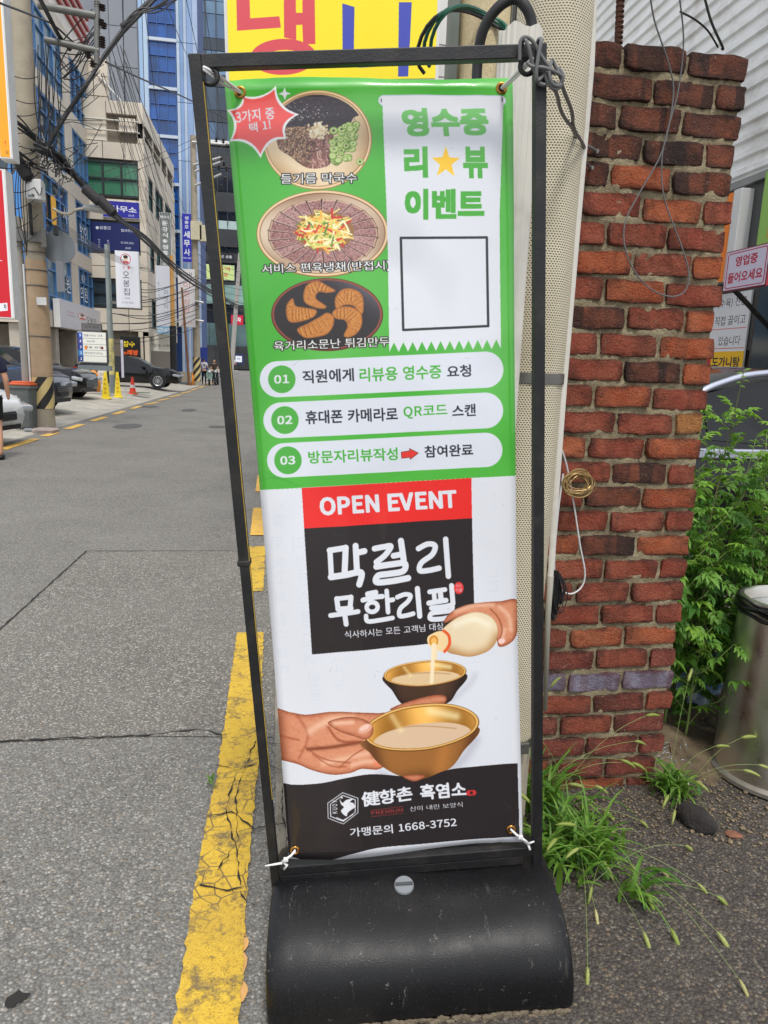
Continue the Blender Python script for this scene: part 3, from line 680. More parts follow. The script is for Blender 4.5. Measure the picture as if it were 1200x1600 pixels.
    c.stroke([(870, 800), (960, 825), (1050, 800), (1095, 740)], 70, S(176, 120, 62), alpha=.7, soft=1, clip=M, curve=True); c.stroke([(900, 680), (980, 655), (1050, 680)], 40, S(250, 240, 214), alpha=.8, soft=1, clip=M, curve=True)
    c.stroke(P+[P[0]], 8, S(170, 110, 60), alpha=.5, soft=1, clip=M)
    c.poly([(775, 728), (830, 706), (858, 730), (856, 780), (838, 798), (790, 780), (772, 760)], S(244, 214, 160), soft=True)
    c.stroke([(846, 706), (868, 728), (870, 768), (848, 798)], 13, S(236, 96, 44), curve=True); c.ell(799, 750, 21, 25, S(216, 140, 52)); c.ell(800, 752, 13, 17, S(244, 190, 100))
    c.stroke([(800, 772), (802, 800), (796, 860)], 26, S(244, 222, 180), curve=True)
    # ---- upper bowl
    r2()
    def bowl_(cx, cy, rx, ry, body, rot, bg, bd, liq):
        M = c.full(body); c.poly(spline(body), bg)
        xs = [p[0] for p in body]; x0, x1 = min(xs), max(xs); yb = max(p[1] for p in body)
        c.stroke([(x0+15, cy), (x0+rx*.35, yb-8), (cx, yb), (x1-rx*.35, yb-8), (x1-10, cy)], rx*.34, bd, alpha=.75, soft=1, clip=M, curve=True)
        c.stroke([(cx+rx*.4, cy+ry*.9), (cx+rx*.3, yb-20)], rx*.3, bg*1.25, alpha=.5, soft=1, clip=M)
        c.ell(cx, cy, rx, ry, S(96, 58, 24), rot); c.ell(cx, cy-1, rx*.985, ry*.97, S(236, 186, 104), rot); c.ell(cx, cy, rx*.945, ry*.9, S(150, 96, 40), rot)
        c.ell(cx, cy+1, rx*.93, ry*.87, lambda u, v: S(206, 148, 66)+(np.clip(np.sin(u*5+1.2), -1, 1)*.18-np.clip(v, -1, 1)*.05)[..., None]*S(255, 230, 160), rot)
        I = np.zeros((c.H, c.W), np.float32); x, y = c.q((cx, cy)); x2, y2 = c.q((cx+rx*.93, cy+ry*.87))
        Y_, X_ = np.mgrid[0:c.H, 0:c.W]; ca, sa = math.cos(rot), math.sin(rot)
        u = ((X_-x)*ca+(Y_-y)*sa)/(x2-x); v = (-(X_-x)*sa+(Y_-y)*ca)/(y2-y); I[u*u+v*v < 1] = 1
        c.ell(cx+rx*.02, cy+ry*.42, rx*.84, ry*.58, liq, rot, clip=I); c.stroke([(cx-rx*.7, cy+ry*.2), (cx-rx*.1, cy-ry*.06), (cx+rx*.6, cy+ry*.08)], 6, S(150, 100, 50), alpha=.5, soft=1, clip=I, curve=True)
        c.stroke([(cx+rx*.15, cy-ry*.7), (cx+rx*.6, cy-ry*.45)], ry*.5, S(255, 236, 180), alpha=.7, soft=1, clip=I); c.stroke([(cx-rx*.5, cy-ry*.5), (cx-rx*.35, cy+ry*.1)], ry*.35, S(255, 232, 176), alpha=.5, soft=1, clip=I)
        return I
    c.stroke([(880, 270), (960, 200), (985, 160)], 40, S(190, 190, 200), alpha=.5, soft=1, curve=True)
    bowl_(758, 150, 188, 57, [(571, 160), (610, 225), (650, 282), (700, 290), (850, 288), (905, 228), (945, 155), (760, 150)], -.05, S(74, 50, 36), S(30, 22, 20), S(226, 196, 152))
    c.stroke([(798, 30), (794, 100), (788, 190)], 17, S(248, 228, 190), curve=True)
    # ---- lower bowl and hand
    c.stroke([(560, 600), (700, 640), (900, 560), (985, 450)], 60, S(170, 170, 182), alpha=.5, soft=1, curve=True)
    hand([(600, 305), (700, 268), (790, 248), (845, 250), (856, 272), (830, 290), (720, 300), (640, 312)])
    M = hand([(60, 312), (150, 318), (220, 328), (330, 314), (440, 318), (540, 322), (590, 330), (600, 420), (560, 470), (520, 500), (560, 530), (572, 556), (540, 572), (470, 568), (420, 584), (340, 590), (250, 572), (180, 544), (100, 528), (60, 520)])
    for p, w_, cc, al in [([(90, 340), (110, 520)], 90, S(130, 62, 36), .6), ([(100, 420), (190, 440)], 12, SD, .6), ([(180, 330), (230, 420), (190, 520)], 16, SD, .45), ([(230, 480), (330, 470), (470, 450)], 20, S(110, 48, 24), .8), ([(320, 380), (370, 440), (450, 450)], 14, SD, .8), ([(240, 400), (330, 350), (430, 345)], 44, SL, .75), ([(300, 540), (400, 520), (500, 500)], 34, SL, .7), ([(220, 470), (300, 520), (420, 540)], 8, SD, .7), ([(250, 500), (330, 550), (400, 556)], 8, SD, .6), ([(370, 560), (430, 510), (480, 480)], 8, SD, .7), ([(430, 550), (500, 535), (560, 545)], 26, SL, .7), ([(530, 545), (562, 552)], 22, S(240, 120, 80), .7)]:
        c.stroke(p, w_, cc, alpha=al, soft=1, clip=M, curve=True)
    lb = [(478, 446), (510, 500), (560, 556), (640, 603), (720, 622), (780, 612), (872, 574), (930, 500), (998, 392), (740, 400)]
    bowl_(740, 390, 263, 104, lb, -.1, S(160, 104, 50), S(84, 48, 24), S(222, 190, 156))
    th = [(320, 360), (400, 338), (470, 345), (515, 372), (522, 410), (492, 438), (440, 425), (370, 400)]
    M = hand(th); c.stroke([(350, 365), (430, 362)], 26, SL, alpha=.8, soft=1, clip=M); c.ell(486, 390, 34, 19, S(232, 172, 146), rot=-.45); c.ell(484, 386, 24, 10, S(248, 214, 196), rot=-.45, alpha=.8)
    # ---- black foot
    ft = spline([(100, 630), (180, 637), (290, 628), (400, 606), (520, 592), (640, 604), (740, 622), (850, 585), (1000, 566), (1172, 551)], 6, False)
    c.poly(list(ft)+[(1175, 700), (1178, 880)]+spline([(1178, 880), (1000, 891), (760, 905), (560, 914), (430, 938), (320, 966), (240, 975), (150, 962)], 6, False)+[(118, 800)], BLACK)
    hand([(655, 606), (700, 600), (755, 605), (740, 622), (700, 630)])
    lg()
    hx = [(162, 158), (272, 200), (272, 302), (168, 380), (58, 340), (55, 232)]; W3 = S(226, 228, 234)
    c.stroke(hx+[hx[0]], 5, W3); cx, cy = 164, 268
    ins = [(cx+(x-cx)*.86, cy+(y-cy)*.86) for x, y in hx]; c.poly(ins, W3); ins2 = [(cx+(x-cx)*.8, cy+(y-cy)*.8) for x, y in hx]; c.poly(ins2, BLACK)
    for i, ch in enumerate('YOUK'): c.text(ch, (84+(2 if i == 3 else 0), 232+i*26), (84, 210+i*26), (128, 230+i*26), W3, .02, px=60)
    c.poly([(140, 200), (160, 230), (190, 210), (236, 205), (215, 225), (240, 235), (250, 262), (225, 280), (200, 300), (190, 325), (165, 310), (150, 285), (170, 262), (150, 240)], W3, soft=True)
    c.stroke([(120, 335), (165, 355), (235, 315)], 6, W3); c.poly([(155, 180), (160, 188), (168, 188), (162, 194), (164, 202), (156, 198), (148, 202), (151, 193), (146, 188), (153, 188)], W3)
    c.text('健향촌', (288, 156), (670, 120), (298, 270), W3, .03); c.text('흑염소', (714, 116), (1060, 98), (724, 236), W3, .035)
    c.stroke([(1080, 186), (1112, 184)], 40, S(206, 50, 50)); c.text('健', (1082, 172), (1110, 171), (1083, 200), BLACK, .03, px=60)
    c.text('PREMIUM', (368, 296), (598, 280), (370, 322), S(190, 60, 56)); c.stroke([(365, 288), (600, 269)], 2.5, S(190, 60, 56)); c.stroke([(367, 333), (600, 316)], 2.5, S(190, 60, 56))
    c.text('신이 내린 보양식', (645, 272), (1032, 250), (648, 310), W3); c.text('가맹문의 1668-3752', (208, 408), (988, 358), (215, 478), W3, .02)
    Yg, Xg = np.mgrid[0:c.H, 0:c.W].astype(np.float32)      # faint grime and handling marks on the print
    gr_ = np.zeros((c.H, c.W), np.float32)
    for k in range(26):
        fx, fy, p1, p2_ = rnd.uniform(.002, .02), rnd.uniform(.002, .02), rnd.uniform(0, 6), rnd.uniform(0, 6); gr_ += np.sin(Xg*fx+p1)*np.sin(Yg*fy+p2_)
    c.a -= np.clip((gr_/26**.5-.55)*.05, 0, .05)[..., None]
    for k in range(60): x, y, a = rnd.uniform(360, 800), rnd.uniform(130, 1320), rnd.uniform(0, 3.1); c.frame(0, 0, 1); c.stroke([(x, y), (x+rnd.uniform(2, 14)*math.cos(a), y+rnd.uniform(2, 14)*math.sin(a))], rnd.uniform(.5, 1.1), S(120, 118, 112), alpha=.22)
    n = rs.normal(0, .010, c.a.shape[:2]+(1,)).astype(np.float32); c.a += n
    return c.image('banner_print', [(352, 125), (802, 122), (817, 1316), (452, 1341)], 840, 2520)
# ================================================================ brick pillar
PX0, PX1, PY0, PY1, PTOP, NC = .80, 1.415, 2.17, 2.38, 2.465, 30
PIT = PTOP/NC
def brick_mat(name, base, dark, hi, chk=.5, pale=0.0):
    t = NT(name); oi = t.n.new('ShaderNodeObjectInfo'); rnd = oi.outputs['Random']
    off = t.n.new('ShaderNodeVectorMath'); off.operation = 'MULTIPLY_ADD'; t.l.new(rnd, off.inputs[1]); off.inputs[0].default_value = (13, 7, 5); 
    cx = t.n.new('ShaderNodeCombineXYZ'); t.l.new(rnd, cx.inputs[0]); t.l.new(rnd, cx.inputs[1])
    va = t.n.new('ShaderNodeVectorMath'); va.operation = 'MULTIPLY_ADD'; t.l.new(cx.outputs[0], va.inputs[0]); va.inputs[1].default_value = (17, 31, 3); t.l.new(t.obj, va.inputs[2]); v = va.outputs[0]
    big = t.noise(9, 6, .7, v); c = t.mix(t.rng(big, .36, .62), base, hi)
    c = t.mix(t.rng(t.noise(14, 5, .65, v, 1), .0, 1, 0, 0), c, base)
    # burnt ends and edges
    sx = t.n.new('ShaderNodeSeparateXYZ'); t.l.new(t.obj, sx.inputs[0])
    edge = t.math('MAXIMUM', t.math('MULTIPLY', t.math('ABSOLUTE', sx.outputs[0]), 10.5), t.math('MULTIPLY', t.math('ABSOLUTE', sx.outputs[2]), 30))
    k = t.math('ADD', t.math('MULTIPLY', edge, .55), t.math('MULTIPLY', t.noise(22, 6, .75, v), .9))
    c = t.mix(t.rng(k, .78, 1.10, 0, .9), c, dark)
    c = t.mix(t.rng(t.noise(7, 3, .5, v), .55, .63, 0, chk), c, dark)
    mb = t.n.new('ShaderNodeMapping'); mb.inputs['Scale'].default_value = (1, .03, .12); t.l.new(v, mb.inputs[0]); c = t.mix(t.rng(t.noise(13, 2, .4, mb.outputs[0]), .56, .60, 0, chk*.9), c, dark)
    sp = t.noise(95, 4, .75, v); c = t.mix(t.rng(sp, .60, .74, 0, .35+pale), c, (206, 186, 168))
    c = t.mix(t.rng(t.noise(70, 4, .8, v), .56, .74, 0, .6), c, (40, 28, 26))
    h = t.math('ADD', t.math('MULTIPLY', t.noise(40, 6, .75, v), 1), t.math('MULTIPLY', t.noise(160, 3, .7, v), .5))
    t.bump(h, 1.0, .016); t.p.inputs['Specular IOR Level'].default_value = .2
    return t.base(c, .92)
BM = {'o': brick_mat('orange_brick', (176, 88, 58), (84, 56, 48), (190, 112, 78), .25), 'r': brick_mat('red_brick', (150, 74, 58), (76, 52, 46), (172, 98, 76), .3),
      'd': brick_mat('burnt_brick', (96, 64, 56), (56, 48, 46), (138, 82, 62), .8), 'm': brick_mat('maroon_brick', (134, 68, 58), (70, 50, 46), (152, 88, 74), .3, .55),
      'b': brick_mat('blue_grey_brick', (126, 116, 134), (96, 52, 52), (152, 146, 162), .3), 'k': brick_mat('black_brick', (48, 44, 46), (30, 28, 30), (70, 60, 60), .8), 't': brick_mat('tan_brick', (170, 112, 66), (64, 42, 34), (184, 130, 80), .2)}
def brick_mesh(L, seed, n=7, m=4):
    rn = random.Random(seed); bm = bmesh.new(); H = .0665; D = .09
    bmesh.ops.create_cube(bm, size=1); bmesh.ops.scale(bm, vec=(L, D, H), verts=bm.verts)
    bmesh.ops.bevel(bm, geom=bm.edges[:], offset=.0045, segments=2, affect='EDGES', profile=.6)
    bmesh.ops.bisect_plane
    for k in range(1, n):
        x = -L/2+L*k/n; bmesh.ops.bisect_plane(bm, geom=bm.verts[:]+bm.edges[:]+bm.faces[:], plane_co=(x, 0, 0), plane_no=(1, 0, 0))
    for z in (-.012, .012): bmesh.ops.bisect_plane(bm, geom=bm.verts[:]+bm.edges[:]+bm.faces[:], plane_co=(0, 0, z), plane_no=(0, 0, 1))
    ph = [rn.uniform(0, 6) for _ in range(6)]
    for v in bm.verts:
        c = v.co; e = (abs(c.x)/(L/2))**4
        top = 1 if c.z > .02 else (-1 if c.z < -.02 else 0)
        c.z += .0022*math.sin(c.x*38+ph[0])*(1 if top else .3)+rn.uniform(-.0016, .0016)
        c.y += .0026*math.sin(c.x*30+ph[1]+c.z*40)+rn.uniform(-.0016, .0016)
        c.x += (.0022*math.sin(c.z*70+ph[2])+rn.uniform(-.002, .002))*(1 if e > .7 else .3)
        if e > .8 and abs(c.z) > .022: c.x *= .985; c.z *= .93
    me = bpy.data.meshes.new('brick'); bm.normal_update(); bm.to_mesh(me); bm.free()
    for p in me.polygons: p.use_smooth = True
    try: me.set_sharp_from_angle(angle=R(42))
    except Exception: pass
    return me
pillar = thing('brick_pillar', 'tall ragged red brick pillar rising behind the sign stand, weeds at its foot', 'pillar', (PX0, PY0, 0))
MORT = NT('sandy_mortar')
c_ = MORT.mix(MORT.rng(MORT.noise(12, 6, .7), .35, .7), (178, 164, 132), (124, 110, 86)); c_ = MORT.mix(MORT.rng(MORT.noise(170, 3, .7), .5, .72, 0, .6), c_, (88, 76, 58)); c_ = MORT.mix(MORT.rng(MORT.noise(5, 4), .55, .72, 0, .7), c_, (84, 74, 62))
MORT.bump(MORT.math('ADD', MORT.noise(60, 5, .75), MORT.math('MULTIPLY', MORT.noise(220, 3), .6)), 1, .012); MORT = MORT.base(c_, .95)
bm = bmesh.new(); nx, nz = 46, 170; rn = random.Random(2); g = []
for j in range(nz+1):
    z = PTOP*j/nz-.02; row = []
    t_ = (z/PIT) % 1; d = min(t_, 1-t_)          # joint between two courses is at the integer
    for i in range(nx+1):
        x = (PX1-PX0-.012)*i/nx
        y = .0115+rn.uniform(-.0045, .0035)+.004*math.sin(x*21+z*9)-(.004 if d < .18 else 0)
        row.append(bm.verts.new((x, y, z)))
    g.append(row)
for j in range(nz):
    for i in range(nx): bm.faces.new((g[j][i], g[j][i+1], g[j+1][i+1], g[j+1][i]))
# sides, top and back
bx(bm, .003, PX1-PX0-.018, .03, PY1-PY0, -.02, PTOP-.024)
for j in range(nz):
    for i_, x in ((nx, PX1-PX0-.018+.002), (0, .003-.002)):
        pass
o = obj('mortar', bm, MORT, pillar, True, 60)
rowcol = ['d', 'd', 'd', 'dm', 'do', 'ro', 'ro', 'or', 'ro', 'ok', 'rr', 'od', 'rr', 'rr', 'or', 'rd', 'od', 'rr', 'or', 'rr', 'rr', 'rr', 'ro', 'mr', 'b', 'rm', 'mr', 'mr', 'mm', 'mm']
MS = {L: [brick_mesh(L, 10+i+int(L*1000)) for i in range(4)] for L in (.190, .092, .1, .06)}
rb = random.Random(11)
def put_brick(L, x, y, z, ch, rz=0, side=False):
    me = rb.choice(MS[L]); key = (me.name, ch)
    if key not in _m: m2 = me.copy(); m2.materials.append(BM[ch]); m2.name = 'brick'; _m[key] = m2
    b = bpy.data.objects.new('brick', _m[key]); col.objects.link(b); b.parent = pillar
    b.location = (x, y, z); b.rotation_euler = (rb.uniform(-.012, .012), rb.uniform(-.016, .016)+(math.pi if rb.random() < .5 else 0), rz+rb.uniform(-.02, .02))
for r in range(NC):
    zc = PTOP-PIT*(r+.5); xe = PX1-PX0+rb.uniform(-.012, .008)
    if r > NC-3: xe -= .03
    x = xe; first = r % 2 == 1; kk = 0
    while x > -.02:
        L = .092 if first else .190; first = False
        if x-L < -.02: L = .1 if x > .07 else .06
        ch = rowcol[r]; c2 = ch[kk % len(ch)] if rb.random() < .8 else rb.choice('rmdo'); 
        if r == 24: c2 = 'b'
        if r == 9: c2 = 'ordor'[kk % 5]
        if r == 13 and kk == 0: c2 = 't'
        if r == 17 and kk == 3: c2 = 'k'
        if r < 4 and rb.random() < .75: c2 = 'd'
        put_brick(L, x-L/2, .0445+rb.uniform(-.0035, .003), zc+rb.uniform(-.003, .003), c2); kk += 1
        x -= L+.0125
    for yy in (.115, ):      # the return of the wall on its far edge
        put_brick(.092, xe-.047, .15+rb.uniform(-.005, .005), zc, rb.choice('rdm'))
RUST = mat('rusty_steel', (84, 52, 38), .8, .4, .35, 60, .6, 220)
bm = bmesh.new(); p0 = atY(968, 58, 2.26); p1 = atY(972, -60, 2.26); tube(bm, [Vector((p0.x, 2.26, PTOP-.06)), Vector((p1.x, 2.26, p1.z))], .011, 8)
for k in range(26): z = PTOP+k*.014; tube(bm, [(p0.x+(p1.x-p0.x)*(k*.014)/(p1.z-PTOP), 2.26, z), (p0.x+(p1.x-p0.x)*(k*.014)/(p1.z-PTOP), 2.26, z+.005)], .0135, 8)
obj('reinforcing_bar', bm, RUST, None, True, 40); tag(bpy.data.objects['reinforcing_bar'], 'rusty ribbed steel bar sticking up out of the top of the brick pillar', 'steel bar')
# ================================================================ pole wrapped in mesh sheet
MESHW = NT('studded_pole_wrap'); t = MESHW
uv = t.n.new('ShaderNodeUVMap'); uv.uv_map = 'UVMap'; 
nn = t.noise(11, 3, .5, uv.outputs[0], 1); va = t.n.new('ShaderNodeVectorMath'); va.operation = 'MULTIPLY_ADD'; t.l.new(nn, va.inputs[0]); va.inputs[1].default_value = (.006, .006, 0); t.l.new(uv.outputs[0], va.inputs[2])
sx = t.n.new('ShaderNodeSeparateXYZ'); t.l.new(va.outputs[0], sx.inputs[0])
PT = .0062
row = t.math('FLOOR', t.math('DIVIDE', sx.outputs[1], PT)); par = t.math('MULTIPLY', t.math('MODULO', t.math('ABSOLUTE', row), 2), .5)
fu = t.math('FRACT', t.math('ADD', t.math('DIVIDE', sx.outputs[0], PT*1.25), par)); fv = t.math('FRACT', t.math('DIVIDE', sx.outputs[1], PT))
du = t.math('SUBTRACT', fu, .5); dv = t.math('SUBTRACT', fv, .5)
dd = t.math('SQRT', t.math('ADD', t.math('MULTIPLY', du, du), t.math('MULTIPLY', dv, dv)))
stud = t.rng(dd, .20, .36)
c_ = t.mix(stud, (70, 62, 50), (212, 202, 176)); c_ = t.mix(t.rng(t.noise(3, 6), .5, .75, 0, .5), c_, (150, 138, 112))  # pit centres coloured dark, recess shade painted on top of the bump
t.bump(stud, .8, .002); MESHW = t.base(c_, .6)
def wrapped_pole(name, label, cx, cy, r, z0, z1, parent_parts=True, wrap0=0, lean=(0, 0)):
    th = thing(name, label, 'utility pole', (cx, cy, 0))
    lath('shaft', [(r, 0), (r*.985, z1)], POLEC, th, 28)
    bm = bmesh.new(); n = 48; uvl = bm.loops.layers.uv.new('UVMap'); zs = [wrap0+(z1-.4-wrap0)*k/30 for k in range(31)]; rings = []
    for z in zs: rings.append([bm.verts.new(((r+.004+.0018*math.sin(7*a+z*2.3)+.0012*math.sin(z*13+a*3))*math.cos(a), (r+.004+.0018*math.sin(7*a+z*2.3))*math.sin(a), z)) for a in [2*math.pi*k/n for k in range(n)]])
    for j in range(30):
        for k in range(n):
            f = bm.faces.new((rings[j][k], rings[j][(k+1) % n], rings[j+1][(k+1) % n], rings[j+1][k]))
            for lp, (a, z) in zip(f.loops, ((k, zs[j]), (k+1, zs[j]), (k+1, zs[j+1]), (k, zs[j+1]))): lp[uvl].uv = (a/n*2*math.pi*r, z)
    obj('wrap', bm, MESHW, th, True); return th
GALV = mat('galvanised_band', (118, 116, 112), .4, .7, .15, 30, .05, 80, .3, (70, 62, 52), 14)
pl = wrapped_pole('utility_pole', 'near utility pole wrapped in cream studded sheeting, between banner and brick pillar', .715, 1.955, .092, 0, 5.2, wrap0=.385)
for z in (1.49, .40): lath('steel_band', [(.0985, z-.014), (.1005, z-.014), (.1005, z+.014), (.0985, z+.014)], GALV, pl, 40, caps=False)
box('band_buckle', (.02, -.112, .385), (.05, -.099, .42), GALV, pl, .002)
bm = bmesh.new()      # edging strip down the side of the wrap
pts = [atY(926, 0, 1.93), atY(922, 100, 1.93), atY(897, 400, 1.93), atY(881, 600, 1.93), atY(868, 800, 1.93), atY(860, 930, 1.93)]
for a, b in zip(pts[:-1], pts[1:]):
    pass
tube(bm, [Vector((p.x-.715-.003, p.y-1.955, p.z)) for p in [pts[0]+Vector((.01, 0, 2.6))]+pts], [.0155]*3+[.0145, .013, .010, .0085], 8)
for v in bm.verts: v.co.y = -.025+(v.co.y+.025)*.45
obj('edging_strip', bm, mat('off_white_plastic', (206, 202, 192), .5, 0, .05, 6, 0, 60, .4, (150, 140, 124), 8), pl, True, 45)
bm = bmesh.new(); pts = [atY(860, 900, 1.93), atY(856, 960, 1.93), atY(852, 1110, 1.93)]; tube(bm, [Vector((p.x-.715, p.y-1.955, p.z)) for p in pts], [.010, .009, .006], 6); obj('split_strip_end', bm, mat('weathered_strip', (150, 146, 134), .7), pl, True)
# ribbed cable guard beside the pole
gp = thing('cable_guard', 'white ribbed plastic cable guard strapped upright before the wrapped pole', 'cable guard', (0, 0, 0))
bm = bmesh.new(); n = 60; prof = []
for k in range(n): a = 2*math.pi*k/n; prof.append((a, .050+(.0022 if k % 3 == 0 else -.0016 if k % 3 == 1 else .0004)))
top = atY(814, 52, 1.80); bot = atY(790, 1100, 1.80); L = 14; rings = []
for j in range(L+1):
    c0 = top.lerp(Vector((top.x+.006, 1.80, 0)), j/L); rings.append([bm.verts.new((c0.x+rr*math.cos(a), c0.y+rr*math.sin(a), c0.z+(.006*math.sin(5*a) if j == 0 else 0))) for a, rr in prof])
inn = [bm.verts.new((v.co.x*.9+top.x*.1, v.co.y*.9+top.y*.1, v.co.z)) for v in rings[0]]; inn2 = [bm.verts.new((v.co.x, v.co.y, v.co.z-.5)) for v in inn]
for A, B in zip([inn2, inn]+rings[:-1], [inn]+rings):
    for k in range(n): bm.faces.new((A[k], B[k], B[(k+1) % n], A[(k+1) % n]))
obj('ribbed_tube', bm, mat('ribbed_white_plastic', (204, 200, 190), .5, 0, .06, 5, 0, 60, .45, (140, 132, 118), 6), gp, True, 30)
# second pole, set back, with green wire loops
p2 = wrapped_pole('utility_pole', 'bare grey pole set back above the banner, green wire looped round its top', .865, 3.2, .105, 0, 6.4, wrap0=1.2)
for ch in p2.children:
    if ch.name.startswith('wrap'): bpy.data.objects.remove(ch); break
bm = bmesh.new(); lathe(bm, [(.1075, 1.2), (.1075, 3.02), (.106, 3.02)], 32); obj('wrap', bm, mat('tan_studded_wrap', (176, 160, 124), .7, 0, .3, 220, .5, 200, world=True), p2, True)
lath('sleeve', [(.112, 3.02), (.112, 5.2), (.105, 5.2)], mat('aluminium_sleeve', (160, 166, 170), .35, .5, .1, 4, 0, 60, .35, (96, 96, 92), 5), p2, 32, caps=False)
for dx, w_, nm in ((-.135, .02, 'edge_rail'), (.125, .025, 'edge_rail')): box(nm, (dx-w_, -.05, .8), (dx+w_, .02, 6.2), mat('grey_green_rail', (110, 116, 108), .6, .2, .1, 5), p2, .004)
GREENW = mat('green_wire', (24, 92, 70), .45)
for k, (dx, dz, rr) in enumerate([(0, 0, .165), (.012, .015, .15), (-.01, -.02, .18)]):
    c0 = atY(730, 34, 3.02); P = [(c0.x+dx+rr*math.cos(a), 3.03+.06*math.sin(a*2), c0.z-.05+dz+rr*.62*math.sin(a)+.04*math.cos(a)) for a in [R(-30+250*i/18) for i in range(19)]]
    tag(rod('wire_loop', P, .0075, GREENW if k < 2 else CABLE, None, 6), ['dark green wire looped round the bare grey pole, outer loop', 'dark green wire looped round the bare grey pole, inner loop', 'black wire looped round the bare grey pole above the banner'][k], 'wire')
P = crv([atY(744, 160, 1.86), atY(746, 100, 1.86), atY(754, 50, 1.84), atY(776, 14, 1.82), atY(803, -2, 1.81), atY(822, 12, 1.80), atY(831, 38, 1.80), atY(829, 70, 1.80), atY(824, 140, 1.8)], 5)
P = [Vector((P[0].x+.01, P[0].y, 1.0))]+P
tag(rod('power_cable', P, .0125, mat('thick_black_cable', (28, 28, 30), .6), None, 10), 'thick black cable arching into the top of the ribbed guard', 'cable')
box('strut_bar', atY(811, -60, 2.1), atY(824, 60, 2.13), BLACKM); tag(bpy.data.objects['strut_bar'], 'flat black bar beside the wrapped pole above the cable guard', 'bar')
# ================================================================ sign stand
E1 = Vector((.99159562, -.09738337, .08517398)).normalized(); E2 = Vector((-.09198124, -.02425432, .99546531)); E2 = (E2-E1*E2.dot(E1)).normalized(); EN = E1.cross(E2)
FWID = .702; FS = FWID/.70; FO = Vector((-.16297303, 1.55273254, 2.08068155)); FO = EYE+(FO-EYE)*FS; FH = 1.89014*FS
FM = Matrix((E1, E2, EN)).transposed().to_4x4(); FM.translation = FO-E2*FH      # local: x across, y up, z towards the viewer; origin bottom-left outer corner
stand = thing('banner_stand', 'leaning black tubular banner stand with rounded water-filled base at the road edge', 'sign stand'); stand.matrix_world = FM
T_ = .026
def fr(name, x0, x1, y0, y1, z0, z1, m=BLACKM, bev=.002): return box(name, (x0, y0, z0), (x1, y1, z1), m, stand, bev)
# left post is in two lengths with the socket joint the photo shows
kn = .455*FH
fr('post', 0, T_-.002, kn, FH, -T_, 0); fr('post', .001, T_-.003, -.055, kn, -T_+.001, -.001); fr('post', FWID-T_+.002, FWID, -.06, FH, -T_, 0)
fr('joint_collar', -.0035, T_, kn-.006, kn+.008, -T_-.002, .002, bev=.003)
fr('top_bar', T_-.002, FWID-T_+.002, FH-T_, FH-.0006, -T_+.0007, -.0007)
fr('bottom_bar', T_-.003, FWID-T_+.002, .028, .052, -T_+.001, -.001); fr('lower_bar', T_-.002, FWID*.93, .002, .026, -T_+.003, -.003)
box('edge_tape', (T_-.0022, .25, -.004), (T_-.0008, FH-.05, -.0005), mat('yellowed_edge_tape', (168, 140, 50), .7, 0, .4, 30), stand)
for x in (T_+.012, FWID-T_-.012): rod('ring', [(x+.014*math.cos(a), FH-T_-.013+.014*math.sin(a), -.008) for a in [i*math.pi/8 for i in range(16)]], .005, BLACKM, stand, 8, True)
# water tank base, built square to the ground
Y0 = FM.translation.y; bl = FM @ Vector((0, -.05, -.013))
ex = Vector((E1.x, E1.y, .058)).normalized(); up = Vector((-.058, 0, 1)).normalized(); nf = ex.cross(up).normalized()
TM = Matrix((ex, nf, up)).transposed().to_4x4(); TM.translation = Vector((bl.x, bl.y, 0)); TM.translation.z = 0
# profile: nf points to the viewer
prof = [(.262, .012), (.266, .04), (.262, .085), (.246, .128), (.214, .166), (.168, .194), (.11, .213), (.05, .222), (0, .224), (-.05, .222), (-.11, .212), (-.17, .19), (-.215, .16), (-.245, .12), (-.258, .08), (-.26, .03), (-.25, .012)]
TANKM = NT('black_moulded_plastic'); t = TANKM
c_ = t.mix(t.rng(t.noise(5, 6, .7, t.obj), .5, .78, 0, .5), (20, 20, 22), (44, 42, 40)); st = t.noise(34, 5, .8, t.obj)
sep_ = t.n.new('ShaderNodeMapping'); sep_.inputs['Scale'].default_value = (26, 4, 4); t.l.new(t.obj, sep_.inputs[0]); dr = t.noise(1.6, 5, .75, sep_.outputs[0]); c_ = t.mix(t.rng(dr, .62, .76, 0, .25), c_, (120, 114, 106)); c_ = t.mix(t.rng(st, .64, .70, 0, .6), c_, (150, 144, 136)); ms_ = t.n.new('ShaderNodeMapping'); ms_.inputs['Scale'].default_value = (9, 2.2, 2.2); ms_.inputs['Location'].default_value = (3, 1, 2); t.l.new(t.obj, ms_.inputs[0]); c_ = t.mix(t.rng(t.noise(3.2, 8, .8, ms_.outputs[0]), .63, .70, 0, .55), c_, (128, 124, 116)); c_ = t.mix(t.rng(t.noise(420, 2, .5, t.obj), .70, .76, 0, .4), c_, (150, 146, 138))
t.bump(t.noise(300, 3, .6, t.obj), .3, .002); TANKM = t.base(c_, t.rng(t.noise(12, 4, .6, t.obj), .3, .7, .34, .5)); TANKM.node_tree.nodes['Principled BSDF'].inputs['Specular IOR Level'].default_value = .3
x0, x1 = .011, .727; bm = bmesh.new(); xs = [x0, x0+.006, x0+.02, x0+.05]+[x0+.05+(x1-x0-.1)*k/12 for k in range(1, 12)]+[x1-.05, x1-.02, x1-.006, x1]; rings = []
prof = [(a*.93, b*.93) for a, b in prof]; P_ = spline(prof, 3, False)
for i, x in enumerate(xs):
    e = min(i, len(xs)-1-i); k = [.94, .975, .995, 1][min(e, 3)]
    rings.append([bm.verts.new((x, p[0]*k-.0, max(.004, p[1]*k+.004*math.sin(x*9+p[0]*14)*(k == 1)))) for p in P_])
